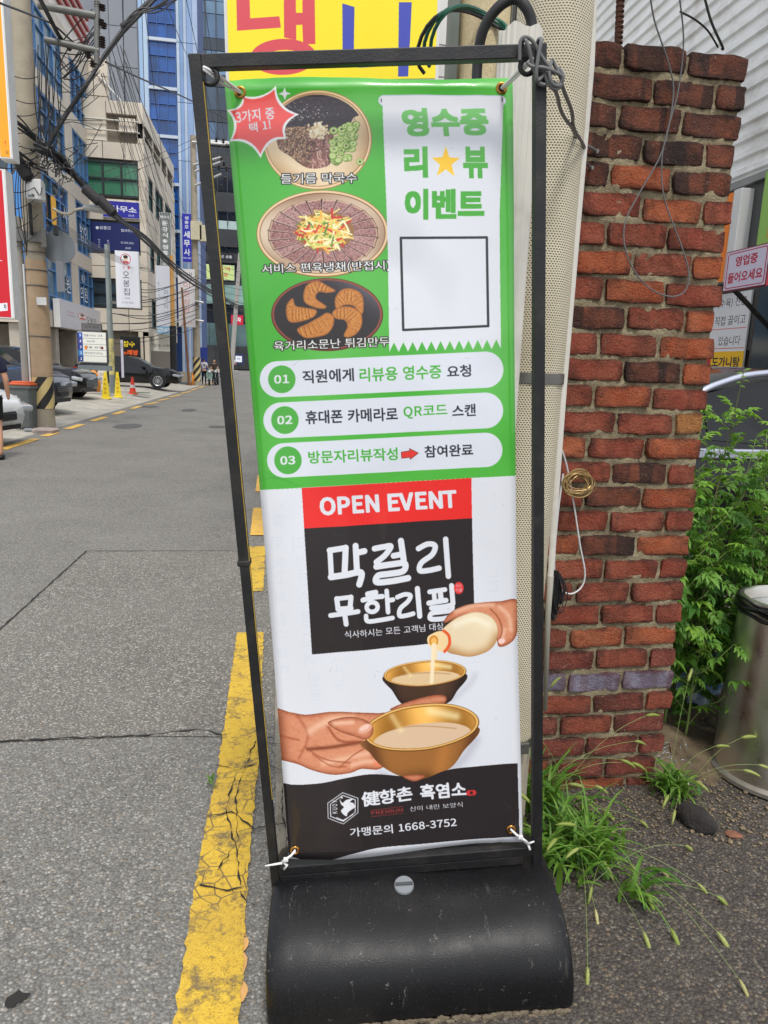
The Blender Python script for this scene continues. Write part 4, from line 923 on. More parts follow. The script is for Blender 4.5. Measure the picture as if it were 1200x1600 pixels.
for A, B in zip(rings[:-1], rings[1:]):
    for k in range(len(A)-1): bm.faces.new((A[k], B[k], B[k+1], A[k+1]))
    bm.faces.new((A[-1], B[-1], B[0], A[0]))
bm.faces.new(rings[0]); bm.faces.new(rings[-1][::-1])
for v in bm.verts: v.co = FM.inverted() @ (TM @ v.co)
tank = obj('water_tank', bm, TANKM, stand, True, 50)
def tk(p): return FM.inverted() @ (TM @ Vector(p))
CAPM = mat('grey_plastic_cap', (128, 132, 136), .5, 0, .05)
cc = Vector((.345, .052, .207)); nrm = Vector((0, .25, .97)).normalized()
def disc(name, c0, nrm, r, h, m, parent, frm, n=24):
    Q = nrm.to_track_quat('Z', 'Y').to_matrix().to_4x4(); bm = bmesh.new(); rs_ = lathe(bm, [(r*.98, -.008), (r, h*.5), (r*.94, h)], n); bm.faces.new(rs_[-1])
    for v in bm.verts: v.co = frm(c0+(Q @ v.co))
    return obj(name, bm, m, parent, True, 40)
cap = disc('filler_cap', cc, nrm, .025, .005, CAPM, tank, lambda p: tk(p)); bm = bmesh.new()
bx(bm, -.022, .022, -.004, .004, .006, .0085)
for v in bm.verts: v.co = tk(cc+nrm.to_track_quat('Z', 'Y').to_matrix() @ v.co)
obj('cap_grip', bm, mat('dark_slot', (70, 72, 74), .6), tank)
DRTM = mat('dried_mud', (116, 104, 86), .95, 0, .25, 50, .8, 120)
bm = bmesh.new(); rn = random.Random(4)
for i in range(70):
    x = x0+.01+(x1-x0-.02)*(i+rn.random())/70; h = rn.uniform(.002, .011)*(1.4 if x > .3 else .6)
    bmesh.ops.create_icosphere(bm, subdivisions=1, radius=1, matrix=Matrix.Translation((x, .243+rn.uniform(-.003, .006), h*.3)) @ Matrix.Diagonal((.013, .005, h*.8, 1)))
for v in bm.verts: v.co = FM.inverted() @ (TM @ v.co)
o = obj('mud_crust', bm, DRTM, stand); o['kind'] = 'stuff'
# ================================================================ banner
bimg = paint_banner()
B1 = Vector((.9938788, -.08942642, .06501817)).normalized(); B2 = Vector((-.08138534, .02253402, .99641815)); B2 = (B2-B1*B2.dot(B1)).normalized(); BN = B1.cross(B2)
BO = Vector((-.09755191, 1.63961153, 2.07039496)); BH, BW = 1.8, .6
BMX = Matrix((B1, B2, BN)).transposed().to_4x4(); BMX.translation = BO-B2*BH
bn = thing('banner', 'green and white Korean restaurant banner tied inside the black stand', 'banner'); bn.matrix_world = BMX
def wav(u, v):     # u,v 0..1 from bottom-left
    return .0045*math.sin(v*7.2+u*2.6)+.003*math.sin(u*6.5-v*3+1)+.0022*math.sin(v*17+u*5)*(u > 0)+.006*(1-v)**3*math.sin(u*5)-.004*math.exp(-((u-.02)**2+(v-.99)**2)*300)+sum(.0022*math.sin(22*math.atan2((v-cv_)*3, u-cu_+1e-6))*math.exp(-6*math.hypot((v-cv_)*3, u-cu_))*min(1, 12*math.hypot((v-cv_)*3, u-cu_)) for cu_, cv_ in ((.05, .985), (.96, .99), (.03, .01), (.96, .012)))+.0012*math.sin(u*31+v*9)*math.sin(v*4)
bm = bmesh.new(); uvl = bm.loops.layers.uv.new('UVMap'); nu, nv = 30, 90; G = []
def out(u, v):
    x = u*BW+.0181*(BH-v*BH); y = v*BH
    x += -.006*math.sin(v*math.pi)*(u) + .0025*math.sin(v*math.pi*1.5)*(1-u)
    y += .004*math.sin(u*7)*(v > .999) + (-.004*math.sin(u*math.pi*2))*(v < .001)
    return x, y, wav(u, v)
for j in range(nv+1): G.append([bm.verts.new(out(i/nu, j/nv)) for i in range(nu+1)])
for j in range(nv):
    for i in range(nu):
        f = bm.faces.new((G[j][i], G[j][i+1], G[j+1][i+1], G[j+1][i]))
        for lp, (a, b) in zip(f.loops, ((i, j), (i+1, j), (i+1, j+1), (i, j+1))): lp[uvl].uv = (a/nu, b/nv)
me = bpy.data.meshes.new('printed_sheet'); bm.normal_update(); bm.to_mesh(me); bm.free()
for p in me.polygons: p.use_smooth = True
bmat = imat('banner_vinyl', bimg, .34, .45); t = bmat.node_tree; nz_ = t.nodes.new('ShaderNodeTexNoise'); nz_.inputs['Scale'].default_value = 900; b_ = t.nodes.new('ShaderNodeBump'); b_.inputs['Strength'].default_value = .05; b_.inputs['Distance'].default_value = .001
t.links.new(nz_.outputs[0], b_.inputs['Height']); t.links.new(b_.outputs[0], t.nodes['Principled BSDF'].inputs['Normal'])
sheet_o = link('printed_sheet', me, bn, bmat)
so_ = sheet_o.modifiers.new('thick', 'SOLIDIFY'); so_.thickness = .0008; so_.offset = -1
BRASS = mat('brass_eyelet', (196, 140, 70), .28, 1, .2, 200)
ey = {}
for k, (px, py) in enumerate([(375, 143), (784, 137), (461, 1326), (799, 1297)]):
    q = BMX.inverted() @ onp(px, py, BO, BN); z = wav((q.x-.0181*(BH-q.y))/BW, q.y/BH); ey[k] = (q.x, q.y, z)
    bm = bmesh.new(); A = [i*2*math.pi/20 for i in range(20)]
    tube(bm, [(q.x+.0095*math.cos(a), q.y+.0095*math.sin(a), z+.0012) for a in A], .0030, 8, closed=True)
    obj('eyelet', bm, BRASS, bn, True); bm = bmesh.new(); bm.faces.new([bm.verts.new((q.x+.0075*math.cos(a), q.y+.0075*math.sin(a), z+.0008)) for a in A]); obj('eyelet_hole', bm, mat('dark_hole', (24, 20, 18), .9), bn)
TIE = mat('white_nylon', (226, 226, 224), .35, 0, .04)
def bw(k, dz=.003): return BMX @ Vector((ey[k][0], ey[k][1], ey[k][2]+dz))
def fp(px, py, dz=.004): return onp(px, py, FO+EN*dz, EN)
def strip_tube(bm, pts, r, flat=.45):
    tube(bm, pts, r, 6)
ties = [('white cable tie at the top left corner eyelet of the banner', [(318, 105), (342, 124)], 0), ('white cable tie at the top right corner eyelet of the banner', [(833, 91), (810, 114)], 1),
        ('white cable tie at the bottom left corner eyelet of the banner', [(441, 1346), (452, 1334)], 2), ('white cable tie at the bottom right corner eyelet of the banner', [(824, 1316), (812, 1306)], 3)]
for lab, pp, k in ties:
    tt = thing('cable_tie', lab, 'cable tie', group='cable ties holding the banner')
    a = fp(*pp[0], dz=.008); m_ = fp(*pp[1], dz=.012); b = bw(k)
    bm = bmesh.new(); tube(bm, [a, a.lerp(b, .35)+Vector((0, -.006, .002)), a.lerp(b, .7)+Vector((0, -.006, 0)), b, b+Vector((0, .012, 0))], [.0032, .0034, .0032, .003, .003], 6); tube(bm, [a+Vector((0, 0, -.004)), a.lerp(b, .5)+Vector((0, .004, -.006)), b+Vector((.002, 0, -.003))], .0024, 6)
    obj('strap', bm, TIE, tt, True); bm = bmesh.new(); hd = a.lerp(b, .28 if k != 3 else .5)+Vector((0, -.008, .003)); bx(bm, -.006, .006, -.004, .004, -.005, .005, Matrix.Translation(hd), .0015); obj('locking_head', bm, TIE, tt, True, 40)
    if k == 0:
        bm = bmesh.new()
        for j in range(11): q = a.lerp(b, .25+.055*j)+Vector((-.001, -.006, -.007)); bx(bm, -.0013, .0013, -.001, .001, -.002, .002, Matrix.Translation(q))
        obj('teeth', bm, mat('clear_nylon', (190, 190, 186), .3), tt)
    if k >= 2:
        bm = bmesh.new(); c0 = fp(441, 1346) if k == 2 else fp(824, 1316); xx = fp(414, 1348) if k == 2 else fp(832, 1310)
        tube(bm, [c0+Vector((0, -.006, 0)), xx+Vector((0, -.012, 0))], [.0035, .0018], 6); 
        if k == 2: tube(bm, [c0, c0+E1*.012+Vector((0, -.01, -.004)), c0+Vector((.005, -.003, -.02))], .0035, 6)
        else: tube(bm, [c0, fp(826, 1324)+Vector((0, -.01, 0))], .003, 6)
        obj('strap_tail', bm, TIE, tt, True)
# ---- grey wire knot tying the stand to the brick pillar
def K(px, py, dz): return fp(px, py, dz)
kw = thing('tie_wire', 'grey insulated wire knotted round the stand corner and hooked on the brick pillar', 'wire')
loops = [[(818, 95, -.03), (815, 72, -.01), (820, 62, .012), (826, 74, .016), (832, 100, .012), (842, 128, .01), (852, 133, .012)],
         [(812, 94, .01), (813, 66, .012), (820, 58, .012), (832, 64, .014), (846, 88, .012), (858, 104, .014), (868, 116, .014)],
         [(838, 98, -.02), (840, 66, -.005), (846, 62, .014), (842, 82, .018), (838, 112, .018), (840, 126, .014), (850, 118, .01), (866, 112, .008)],
         [(824, 98, .01), (832, 104, .014), (850, 106, .018), (866, 112, .016), (878, 120, .012), (874, 132, .008), (862, 128, .006)],
         [(862, 96, .004), (858, 110, .016), (862, 130, .016), (874, 134, .01), (880, 118, .004), (872, 106, 0)],
         [(852, 118, .01), (858, 132, .012), (868, 140, .01), (878, 128, .006), (866, 100, .002), (862, 94, .006)]]
for lp in loops: rod('wire_turn', crv([K(*p) for p in lp], 5), .0038, CABLEG, kw, 8)
a = K(866, 138, .004); b = atY(905, 232, 2.1); nail = atY(932, 237, 2.15)
for s_, (q0, q3) in enumerate([((866, 136), (932, 237)), ((877, 128), (922, 262))]):
    P = []
    for i in range(24):
        t_ = i/23; base = K(q0[0], q0[1], .004).lerp(atY(q3[0], q3[1], 2.15), t_); x = 0
        sag = Vector((-.02*math.sin(t_*math.pi), 0, -.025*math.sin(t_*math.pi))) if s_ == 0 else Vector((0, 0, -.01*math.sin(t_*math.pi)))
        tw = 4.5*math.pi*t_+s_*math.pi; am = .005*min(1, t_*3)
        P.append(base+sag*(.7 if s_ == 0 else .4)+Vector((am*math.cos(tw), am*math.sin(tw), am*.5*math.sin(tw))))
    rod('wire_strand', P, .0042, CABLEG, kw, 7)
for px, py in ((933, 236), (925, 262)): q = atY(px, py, 2.15); rod('nail', [q, q+Vector((0, .04, 0))], .003, GALV, kw, 6); rod('nail_head', [q+Vector((0, -.002, 0)), q], .006, GALV, kw, 10)
# ---- wires, coils and cords on the pillar
tag(rod('hanging_wire', crv([atY(1012, -40, 2.05), atY(1022, 30, 2.1), atY(1045, 100, 2.13), atY(1052, 150, 2.14), atY(1035, 235, 2.14), atY(1000, 300, 2.14), atY(976, 350, 2.135), atY(980, 400, 2.13), atY(1008, 445, 2.13), atY(1045, 463, 2.13), atY(1070, 455, 2.13), atY(1076, 425, 2.13), atY(1065, 385, 2.135), atY(1038, 310, 2.14), atY(1034, 250, 2.14), atY(1044, 200, 2.14), atY(1060, 140, 2.14), atY(1068, 60, 2.12), atY(1058, -30, 2.05)], 5), .0024, CABLEG, None, 6), 'thin grey wire hanging in a long loop down the face of the brick pillar', 'wire')
tag(rod('hanging_wire', crv([atY(1095, -30, 2.2), atY(1110, 30, 2.22), atY(1129, 73, 2.24), atY(1128, 76, 2.26)], 4), .004, CABLE, None, 6), 'black wire running down to the top right corner of the brick pillar', 'wire')
tag(rod('hanging_wire', crv([atY(1062, 18, 2.2), atY(1085, 30, 2.2), atY(1106, 48, 2.22), atY(1122, 74, 2.25)], 4), .0028, CABLE, None, 6), 'thin black wire curving over to the top of the pillar', 'wire')
tag(rod('hanging_wire', crv([atY(878, 703, 2.1), atY(886, 730, 2.11), atY(897, 790, 2.12), atY(906, 850, 2.12), atY(914, 895, 2.12), atY(908, 918, 2.12), atY(890, 928, 2.11), atY(872, 915, 2.1), atY(866, 880, 2.09), atY(872, 800, 2.09), atY(880, 740, 2.1)], 5), .0028, CABLEW, None, 6), 'loose white cord looping down the left edge of the brick pillar', 'cord')
rn = random.Random(6)
ct = thing('wire_coil', 'coil of brass coloured wire hung beside the white edging strip', 'wire coil')
BRW = mat('brass_wire', (168, 140, 92), .4, .4, .25, 40); c0 = atY(903, 755, 2.1)
for k in range(22):
    rx = rn.uniform(.034, .056); rz = rn.uniform(.022, .043); ox, oz = rn.uniform(-.006, .006), rn.uniform(-.008, .006); ph = rn.uniform(-.2, .25)
    P = [(c0.x+ox+(rx*math.cos(a)*math.cos(ph)-rz*math.sin(a)*math.sin(ph)), c0.y+.012*math.sin(a+k)+rn.uniform(-.001, .001), c0.z+oz+(rx*math.cos(a)*math.sin(ph)+rz*math.sin(a)*math.cos(ph))) for a in [2*math.pi*i/20 for i in range(20)]]
    rod('wire_turn', P, .0017, BRW, ct, 5, True)
bt = thing('wire_bundle', 'hank of thin black wire hanging below the brass coil', 'wire bundle'); top = atY(868, 892, 2.08)
for k in range(34):
    dx = rn.uniform(-.012, .026); L = rn.uniform(.1, .17); w_ = rn.uniform(.006, .02)
    rod('wire_strand', crv([(top.x+dx*.3, top.y+rn.uniform(-.01, .01), top.z), (top.x+dx-w_, top.y-rn.uniform(0, .02), top.z-L*.6), (top.x+dx, top.y-.01, top.z-L), (top.x+dx+w_, top.y+rn.uniform(-.015, .01), top.z-L*.55), (top.x+dx*.4+.006, top.y, top.z-.01)], 4), .0017, CABLE, bt, 5)
# ================================================================ steel bin
STEEL = NT('brushed_steel'); t = STEEL
mp = t.n.new('ShaderNodeMapping'); mp.inputs['Scale'].default_value = (40, 40, 700); t.l.new(t.obj, mp.inputs[0]); br = t.noise(1, 3, .6, mp.outputs[0])
c_ = t.mix(t.rng(br, .3, .7), (206, 202, 194), (224, 220, 212)); c_ = t.mix(t.rng(t.noise(7, 5, .7, t.obj), .55, .75, 0, .04), c_, (150, 138, 122)); t.p.inputs['Metallic'].default_value = 1; t.bump(br, .12, .001)
STEEL = t.base(c_, t.rng(t.noise(14, 4, .6, t.obj), .3, .7, .26, .42))
bn2 = thing('litter_bin', 'brushed stainless steel litter bin with black bag at its rim', 'litter bin', (1.915, 2.195, gz(1.9, 2.2)))
bn2.rotation_euler = (R(-1.5), 0, 0)
r0, r1, H_ = .232, .198, .685
lath('body', [(r0-.004, .022), (r1, H_-.02)], STEEL, bn2, 64, caps=False)
lath('base_ring', [(r0+.004, .0), (r0+.013, .006), (r0+.013, .02), (r0, .028), (r0-.006, .028)], mat('pale_base_ring', (176, 170, 160), .35, .7, .1, 20, 0, 60, .4, (110, 96, 80), 14), bn2, 64)
lath('rim', [(r1+.003, H_-.028), (r1+.007, H_-.01), (r1+.004, H_), (r1-.012, H_+.003), (r1-.016, H_-.004), (r1-.014, H_-.06), (r1-.03, H_-.10)], STEEL, bn2, 64, caps=False)
lath('inner_tray', [(r1-.02, H_-.045), (r1-.06, H_-.048), (.11, H_-.06), (.02, H_-.07)], mat('bright_steel_tray', (206, 208, 210), .22, .9), bn2, 48)
bm = bmesh.new(); BAG = mat('black_bag', (22, 22, 24), .3, 0, .2, 30, .6, 40)
for k in range(5):
    tube(bm, [((r1+.006+.004*k % .012+.004*math.sin(5*a+k*2))*math.cos(a), (r1+.006+.004*math.sin(7*a+k))*math.sin(a), H_-.006-k*.011+.006*math.sin(3*a+k*1.7)+.003*math.sin(11*a+k)) for a in [2*math.pi*i/60 for i in range(60)]], .0065, 5, closed=True)
obj('bin_bag', bm, BAG, bn2, True)
# ================================================================ rock, litter, plastic bag, wire debris
def rock(name, label, cat, x, y, sx, sy, sz, m, seed, rz=0, sub=3, z0=None):
    me = stone_mesh(seed, 1, 1, 1, 1); bm = bmesh.new(); bmesh.ops.create_icosphere(bm, subdivisions=sub, radius=1); rn = random.Random(seed); ph = [rn.uniform(0, 6) for _ in range(6)]
    for v in bm.verts:
        c = v.co.normalized(); k = 1+.14*math.sin(3*c.x+ph[0])+.12*math.sin(4*c.y+ph[1])*math.cos(3*c.z+ph[2])+.05*math.sin(9*c.x+ph[3])*math.sin(8*c.z+ph[4])+rn.uniform(-.03, .03); v.co = Vector((c.x*sx, c.y*sy, c.z*sz))*k
    o = obj(name, bm, m, None, True, 35); o.location = (x, y, (gz(x, y)+sz*.55) if z0 is None else z0); o.rotation_euler = (0, 0, rz); return tag(o, label, cat)
q = atZ(1085, 1290, .04); rock('rock', 'lump of black rock in front of the bin and grass', 'rock', q.x, q.y, .046, .064, .042, mat('black_rock', (46, 42, 40), .9, 0, .4, 12, 1, 60), 3, .5)
q = atZ(1148, 1303, .05); rock('stone', 'flat reddish stone chip in front of the litter bin', 'stone', q.x, q.y, .028, .018, .008, mat('reddish_stone', (132, 88, 68), .9, 0, .2, 30, .6, 90), 5, -.3, 2)
q = atZ(1060, 1228, .05); rock('stone', 'pale rounded stone half hidden in the grass at the pillar corner', 'stone', q.x, q.y, .035, .03, .026, mat('pale_stone', (196, 190, 172), .9, 0, .12, 20, .4, 70), 6, .2, 2)
q = atZ(1012, 1378, .05)
PBAG = NT('blue_plastic_film'); t = PBAG; c_ = t.mix(t.rng(t.noise(16, 5, .6, t.obj), .4, .6), (96, 150, 204), (214, 224, 230)); t.bump(t.noise(26, 6, .7, t.obj), 1, .03); PBAG = t.base(c_, .22)
bm = bmesh.new(); bmesh.ops.create_icosphere(bm, subdivisions=4, radius=1); rn = random.Random(9)
for v in bm.verts:
    c = v.co.normalized(); k = 1+.12*math.sin(6*c.x+2*c.z)*math.cos(5*c.y)+.07*math.sin(14*c.z+3*c.x)+.04*math.sin(23*c.x+11*c.y); v.co = Vector((c.x*.105, c.y*.09, c.z*.14))*k
o = obj('plastic_bag', bm, PBAG, None, True, 50); q = atY(1100, 995, 2.75); o.location = (q.x, q.y, .19); tag(o, 'crumpled blue and white plastic bag under the weeds behind the pillar', 'plastic bag')
rn = random.Random(21); bm = bmesh.new(); SILV = mat('silver_foil_strands', (176, 182, 190), .25, .6)
for k in range(70):
    x, y = rn.gauss(1.5, .055), rn.gauss(2.42, .12); z = gz(x, y)+.02+rn.uniform(0, .04); a = rn.uniform(0, 6.3); L = rn.uniform(.02, .06)
    tube(bm, [(x, y, z), (x+L*math.cos(a)*.5, y+L*math.sin(a)*.5, z+rn.uniform(-.01, .02)), (x+L*math.cos(a), y+L*math.sin(a), z+rn.uniform(-.015, .015))], .0013, 4)
o = obj('foil_shreds', bm, SILV, None, True); o['kind'] = 'stuff'; tag(o, 'tangle of shredded silvery strips on the soil beside the bin')
for (px, py, L, a) in [(1085, 1088, .03, .3), (1103, 1090, .026, .9), (1070, 1092, .02, -.2)]:
    q = atZ(px, py, .06); rod('cigarette_end', [(q.x, q.y, q.z), (q.x+L*math.cos(a), q.y+L*math.sin(a), q.z+.002)], .004, mat('white_paper', (224, 220, 210), .7), None, 8); 
for k, o in enumerate([x for x in bpy.data.objects if x.name.startswith('cigarette_end')]): tag(o, 'white cigarette end lying on the soil behind the pillar', 'cigarette end', 'cigarette ends on the soil')
# twigs
rn = random.Random(31)
for k in range(26):
    x, y = rn.uniform(1.45, 2.0), rn.uniform(2.3, 3.0); a = rn.uniform(0, 6.3); L = rn.uniform(.05, .2); z = gz(x, y)+.03
    tag(rod('twig', [(x, y, z), (x+L*.5*math.cos(a), y+L*.5*math.sin(a), z+rn.uniform(0, .02)), (x+L*math.cos(a+.2), y+L*math.sin(a+.2), z+rn.uniform(0, .03))], .0025, mat('dry_twig', (116, 92, 62), .9), None, 5), 'dry brown twig lying on the soil behind the pillar', 'twig', 'twigs scattered on the soil')
# ================================================================ weeds behind the pillar (mugwort): stems with lobed leaves
def leafmat(name, a, b, tr=.25):
    t = NT(name); oi = t.n.new('ShaderNodeObjectInfo'); c = t.mix(oi.outputs['Random'], a, b); c = t.mix(t.rng(t.noise(30, 4, .6, t.obj), .35, .7, 0, .4), c, tuple(int(x*.7) for x in a))
    t.l.new(c, t.p.inputs['Base Color']); t.p.inputs['Roughness'].default_value = .5; t.p.inputs['Specular IOR Level'].default_value = .35
    tl = t.n.new('ShaderNodeBsdfTranslucent'); t.l.new(t.mix(.5, c, (150, 190, 40)), tl.inputs[0]); ms = t.n.new('ShaderNodeMixShader'); ms.inputs[0].default_value = tr
    t.l.new(t.p.outputs[0], ms.inputs[1]); t.l.new(tl.outputs[0], ms.inputs[2]); t.l.new(ms.outputs[0], t.n['Material Output'].inputs[0]); return t.m
LEAF = leafmat('mugwort_leaf', (54, 102, 38), (132, 180, 74), .3); LEAFY = leafmat('young_mugwort_leaf', (120, 168, 62), (150, 190, 80), .35)
STEM = mat('green_stem', (120, 140, 74), .6, 0, .2, 20); STEMD = mat('brown_green_stem', (88, 92, 52), .7, 0, .2, 20)
GRASSM = leafmat('grass_blade', (58, 106, 34), (132, 172, 70), .3)
def leaf_mesh(seed, m, lobes=3):
    rn = random.Random(seed); bm = bmesh.new(); L = 1.0
    def lobe(p, ang, ln, wd):
        c, s = math.cos(ang), math.sin(ang); V = []
        for (u, w_, z) in [(0, -wd*.25, 0), (ln*.45, -wd*.5, .05), (ln*.72, -wd*.33, .02), (ln, 0, -.10), (ln*.72, wd*.33, .02), (ln*.45, wd*.5, .05), (0, wd*.25, 0)]: V.append(bm.verts.new((p[0]+u*c-w_*s, p[1]+u*s+w_*c, z+rn.uniform(-.02, .02))))
        cv = bm.verts.new((p[0]+ln*.5*c, p[1]+ln*.5*s, -.02))
        for a, b in zip(V[:-1], V[1:]): bm.faces.new((cv, a, b))
    lobe((.3, 0), 0, .75, .30); 
    for s in (-1, 1):
        lobe((.42, 0), s*.75, .46, .22); lobe((.25, 0), s*1.0, .42, .2)
        if lobes > 2: lobe((.58, 0), s*.55, .36, .16)
    a = [bm.verts.new(v) for v in ((0, -.02, 0), (.34, -.05, .0), (.34, .05, .0), (0, .02, 0))]; bm.faces.new(a)
    for v in bm.verts: v.co.z += .12*math.sin(v.co.x*2.4)-.16*v.co.x*v.co.x-.25*v.co.y*v.co.y
    me = bpy.data.meshes.new('leaf'); bm.normal_update(); bm.to_mesh(me); bm.free(); me.materials.append(m)
    for p in me.polygons: p.use_smooth = True
    return me
LM = [leaf_mesh(i, LEAF, 2+i % 2) for i in range(5)]; LY = [leaf_mesh(20+i, LEAFY, 2) for i in range(3)]
def put(name, me, parent, loc, rot, s):
    o = bpy.data.objects.new(name, me); col.objects.link(o); o.parent = parent; o.location = loc; o.rotation_euler = rot; o.scale = (s, s, s); return o
def mugwort(x, y, h, lean, seed, label, dens=1.0):
    rn = random.Random(seed); z0 = gz(x, y); t = thing('mugwort', label, 'weed', (x, y, z0), group='tall mugwort weeds behind the pillar')
    a0 = rn.uniform(0, 6.3); P = [Vector((lean[0]*h*u*u+.02*math.sin(u*5+a0), lean[1]*h*u*u+.02*math.cos(u*4+a0), h*u)) for u in [i/9 for i in range(10)]]
    bm = bmesh.new(); tube(bm, P, [.0055*(1-.7*i/9) for i in range(10)], 5); leaves = []
    nb = int(9*h*1.9)
    for k in range(nb):
        u = .12+.8*k/nb+rn.uniform(-.03, .03); i = min(8, int(u*9)); p = P[i].lerp(P[i+1], u*9-i); a = k*2.4+rn.uniform(-.4, .4); L = (.10+.22*(1-u))*rn.uniform(.7, 1.2)
        if u > .75: L *= .6
        Q = [p, p+Vector((math.cos(a)*L*.5, math.sin(a)*L*.5, L*.35)), p+Vector((math.cos(a)*L*.85, math.sin(a)*L*.85, L*.85))]
        tube(bm, Q, [.0028, .002, .001], 4)
        for j in range(int((4 if u < .75 else 3)*dens+.5)):
            tt = .3+.7*j/3; pp = Q[0].lerp(Q[1], tt*2) if tt < .5 else Q[1].lerp(Q[2], min(1, tt*2-1)); leaves.append((pp, a+rn.uniform(-1.3, 1.3), rn.uniform(.06, .125)*(1.15-.5*u), u))
        leaves.append((p, a+rn.uniform(-.3, .3)+.5, rn.uniform(.07, .12)*(1.1-.55*u), u))
    for k in range(6): leaves.append((P[-1]+Vector((0, 0, -.012*k)), k*2.1, rn.uniform(.025, .042), 1))
    obj('stem', bm, STEM if seed % 2 else STEMD, t, True)
    for (p, a, s, u) in leaves:
        me = rn.choice(LY) if u > .82 or rn.random() < .12 else rn.choice(LM)
        put('leaf', me, t, p, (rn.uniform(-.5, .5), rn.uniform(-.5, .35)+(-.2 if u > .8 else .15), a), s)
wl = [(1.78, 2.62, 1.50, (.02, -.03), 'tallest mugwort weed, its tip reaching up to the menu posters'), (1.60, 2.50, 1.12, (-.04, -.02), 'mugwort weed growing closest to the right edge of the pillar'), (2.06, 2.66, 1.38, (.05, -.05), 'tall mugwort weed leaning out past the right edge of the photo'),
      (1.70, 2.85, 1.0, (.1, 0), 'mid height mugwort weed at the back of the clump'), (1.93, 2.52, 1.02, (.0, -.06), 'mugwort weed standing directly over the steel bin'), (2.2, 2.8, 1.25, (-.05, 0), 'mugwort weed at the far right of the clump'), (1.56, 2.74, .82, (-.03, -.1), 'shorter bushy mugwort weed by the plastic bag'), (1.84, 2.78, 1.14, (-.12, 0), 'mugwort weed with a stem leaning towards the pillar'), (2.02, 2.95, .9, (0, 0), 'low mugwort weed before the black car door'), (1.66, 2.44, .55, (.1, -.1), 'small mugwort sprout low beside the pillar'), (1.62, 3.0, 1.05, (0, -.05), 'mugwort weed half behind the pillar'), (2.14, 2.5, .98, (.04, -.1), 'mugwort weed overhanging the back of the bin rim'), (1.72, 2.55, .9, (.02, -.04), 'leafy mugwort weed in the middle of the clump, stem upright'), (1.98, 2.75, 1.22, (.06, .02), 'mugwort weed with pale top standing before the car window'), (1.55, 2.6, .95, (.02, 0), 'mugwort weed brushing the middle bricks of the pillar edge'), (1.88, 3.0, 1.3, (.05, 0), 'rearmost tall mugwort weed close to the black car')]
wl += [(2.1, 2.6, 1.05, (-.08, .02), 'mugwort weed rising just behind the steel bin rim'), (1.66, 2.62, 1.2, (.03, .02), 'mugwort weed with many side shoots close behind the pillar edge'), (1.8, 2.9, .8, (0, -.05), 'low wide mugwort weed filling the back of the clump'), (2.25, 2.62, .9, (-.1, 0), 'mugwort weed leaning in from beyond the right edge of the photo'), (1.6, 2.86, .6, (.1, 0), 'short mugwort weed above the blue plastic bag')]
for k, (x, y, h, ln, lab) in enumerate(wl): mugwort(x, y, h, ln, 50+k, lab, 1.5)
# ================================================================ foxtail grass
def blade_mesh(seed, wide=.007):
    rn = random.Random(seed); bm = bmesh.new(); n = 7; prev = None; bend = rn.uniform(.9, 2.3); c = Vector((0, 0, 0)); a = math.pi/2
    for i in range(n+1):
        t_ = i/n; w_ = wide*(1-t_)**.6*(1 if i else .6)*8; q = (bm.verts.new((c.x, -w_/2, c.z)), bm.verts.new((c.x, 0, c.z-w_*.25)), bm.verts.new((c.x, w_/2, c.z)))
        if prev: bm.faces.new((prev[0], prev[1], q[1], q[0])); bm.faces.new((prev[1], prev[2], q[2], q[1]))
        prev = q; c = c+Vector((math.cos(a), 0, math.sin(a)))/n; a -= bend/n*(.6+t_)
    me = bpy.data.meshes.new('blade'); bm.normal_update(); bm.to_mesh(me); bm.free(); me.materials.append(GRASSM)
    for p in me.polygons: p.use_smooth = True
    return me
BLD = [blade_mesh(i, .0062 if i % 2 else .0085) for i in range(7)]
FOX = leafmat('foxtail_bristle', (158, 176, 84), (190, 196, 120), .35); FOXD = leafmat('dry_foxtail_bristle', (196, 190, 130), (214, 206, 150), .3)
def fox_mesh(seed, m):
    rn = random.Random(seed); bm = bmesh.new(); L = .05
    tube(bm, [(L*i/6, 0, -.1*L*(i/6)**2*3) for i in range(7)], [.001, .0038, .0048, .0048, .0042, .003, .0008], 6)
    for k in range(110):
        u = rn.uniform(.03, .97); a = rn.uniform(0, 6.3); x = L*u; z = -.3*L*u*u; r = .0032; b = .0042*(1.2-u*.5)
        d = Vector((.55, math.cos(a)*.8, math.sin(a)*.8)); p = Vector((x, math.cos(a)*r*.7, z+math.sin(a)*r*.7)); n = d.cross(Vector((0, 0, 1))).normalized()*.00028
        bm.faces.new([bm.verts.new(p-n), bm.verts.new(p+n), bm.verts.new(p+d*b*1.4)])
    me = bpy.data.meshes.new('seed_head'); bm.to_mesh(me); bm.free(); me.materials.append(m)
    for p in me.polygons: p.use_smooth = True
    return me
FX = [fox_mesh(1, FOX), fox_mesh(2, FOX), fox_mesh(3, FOXD)]
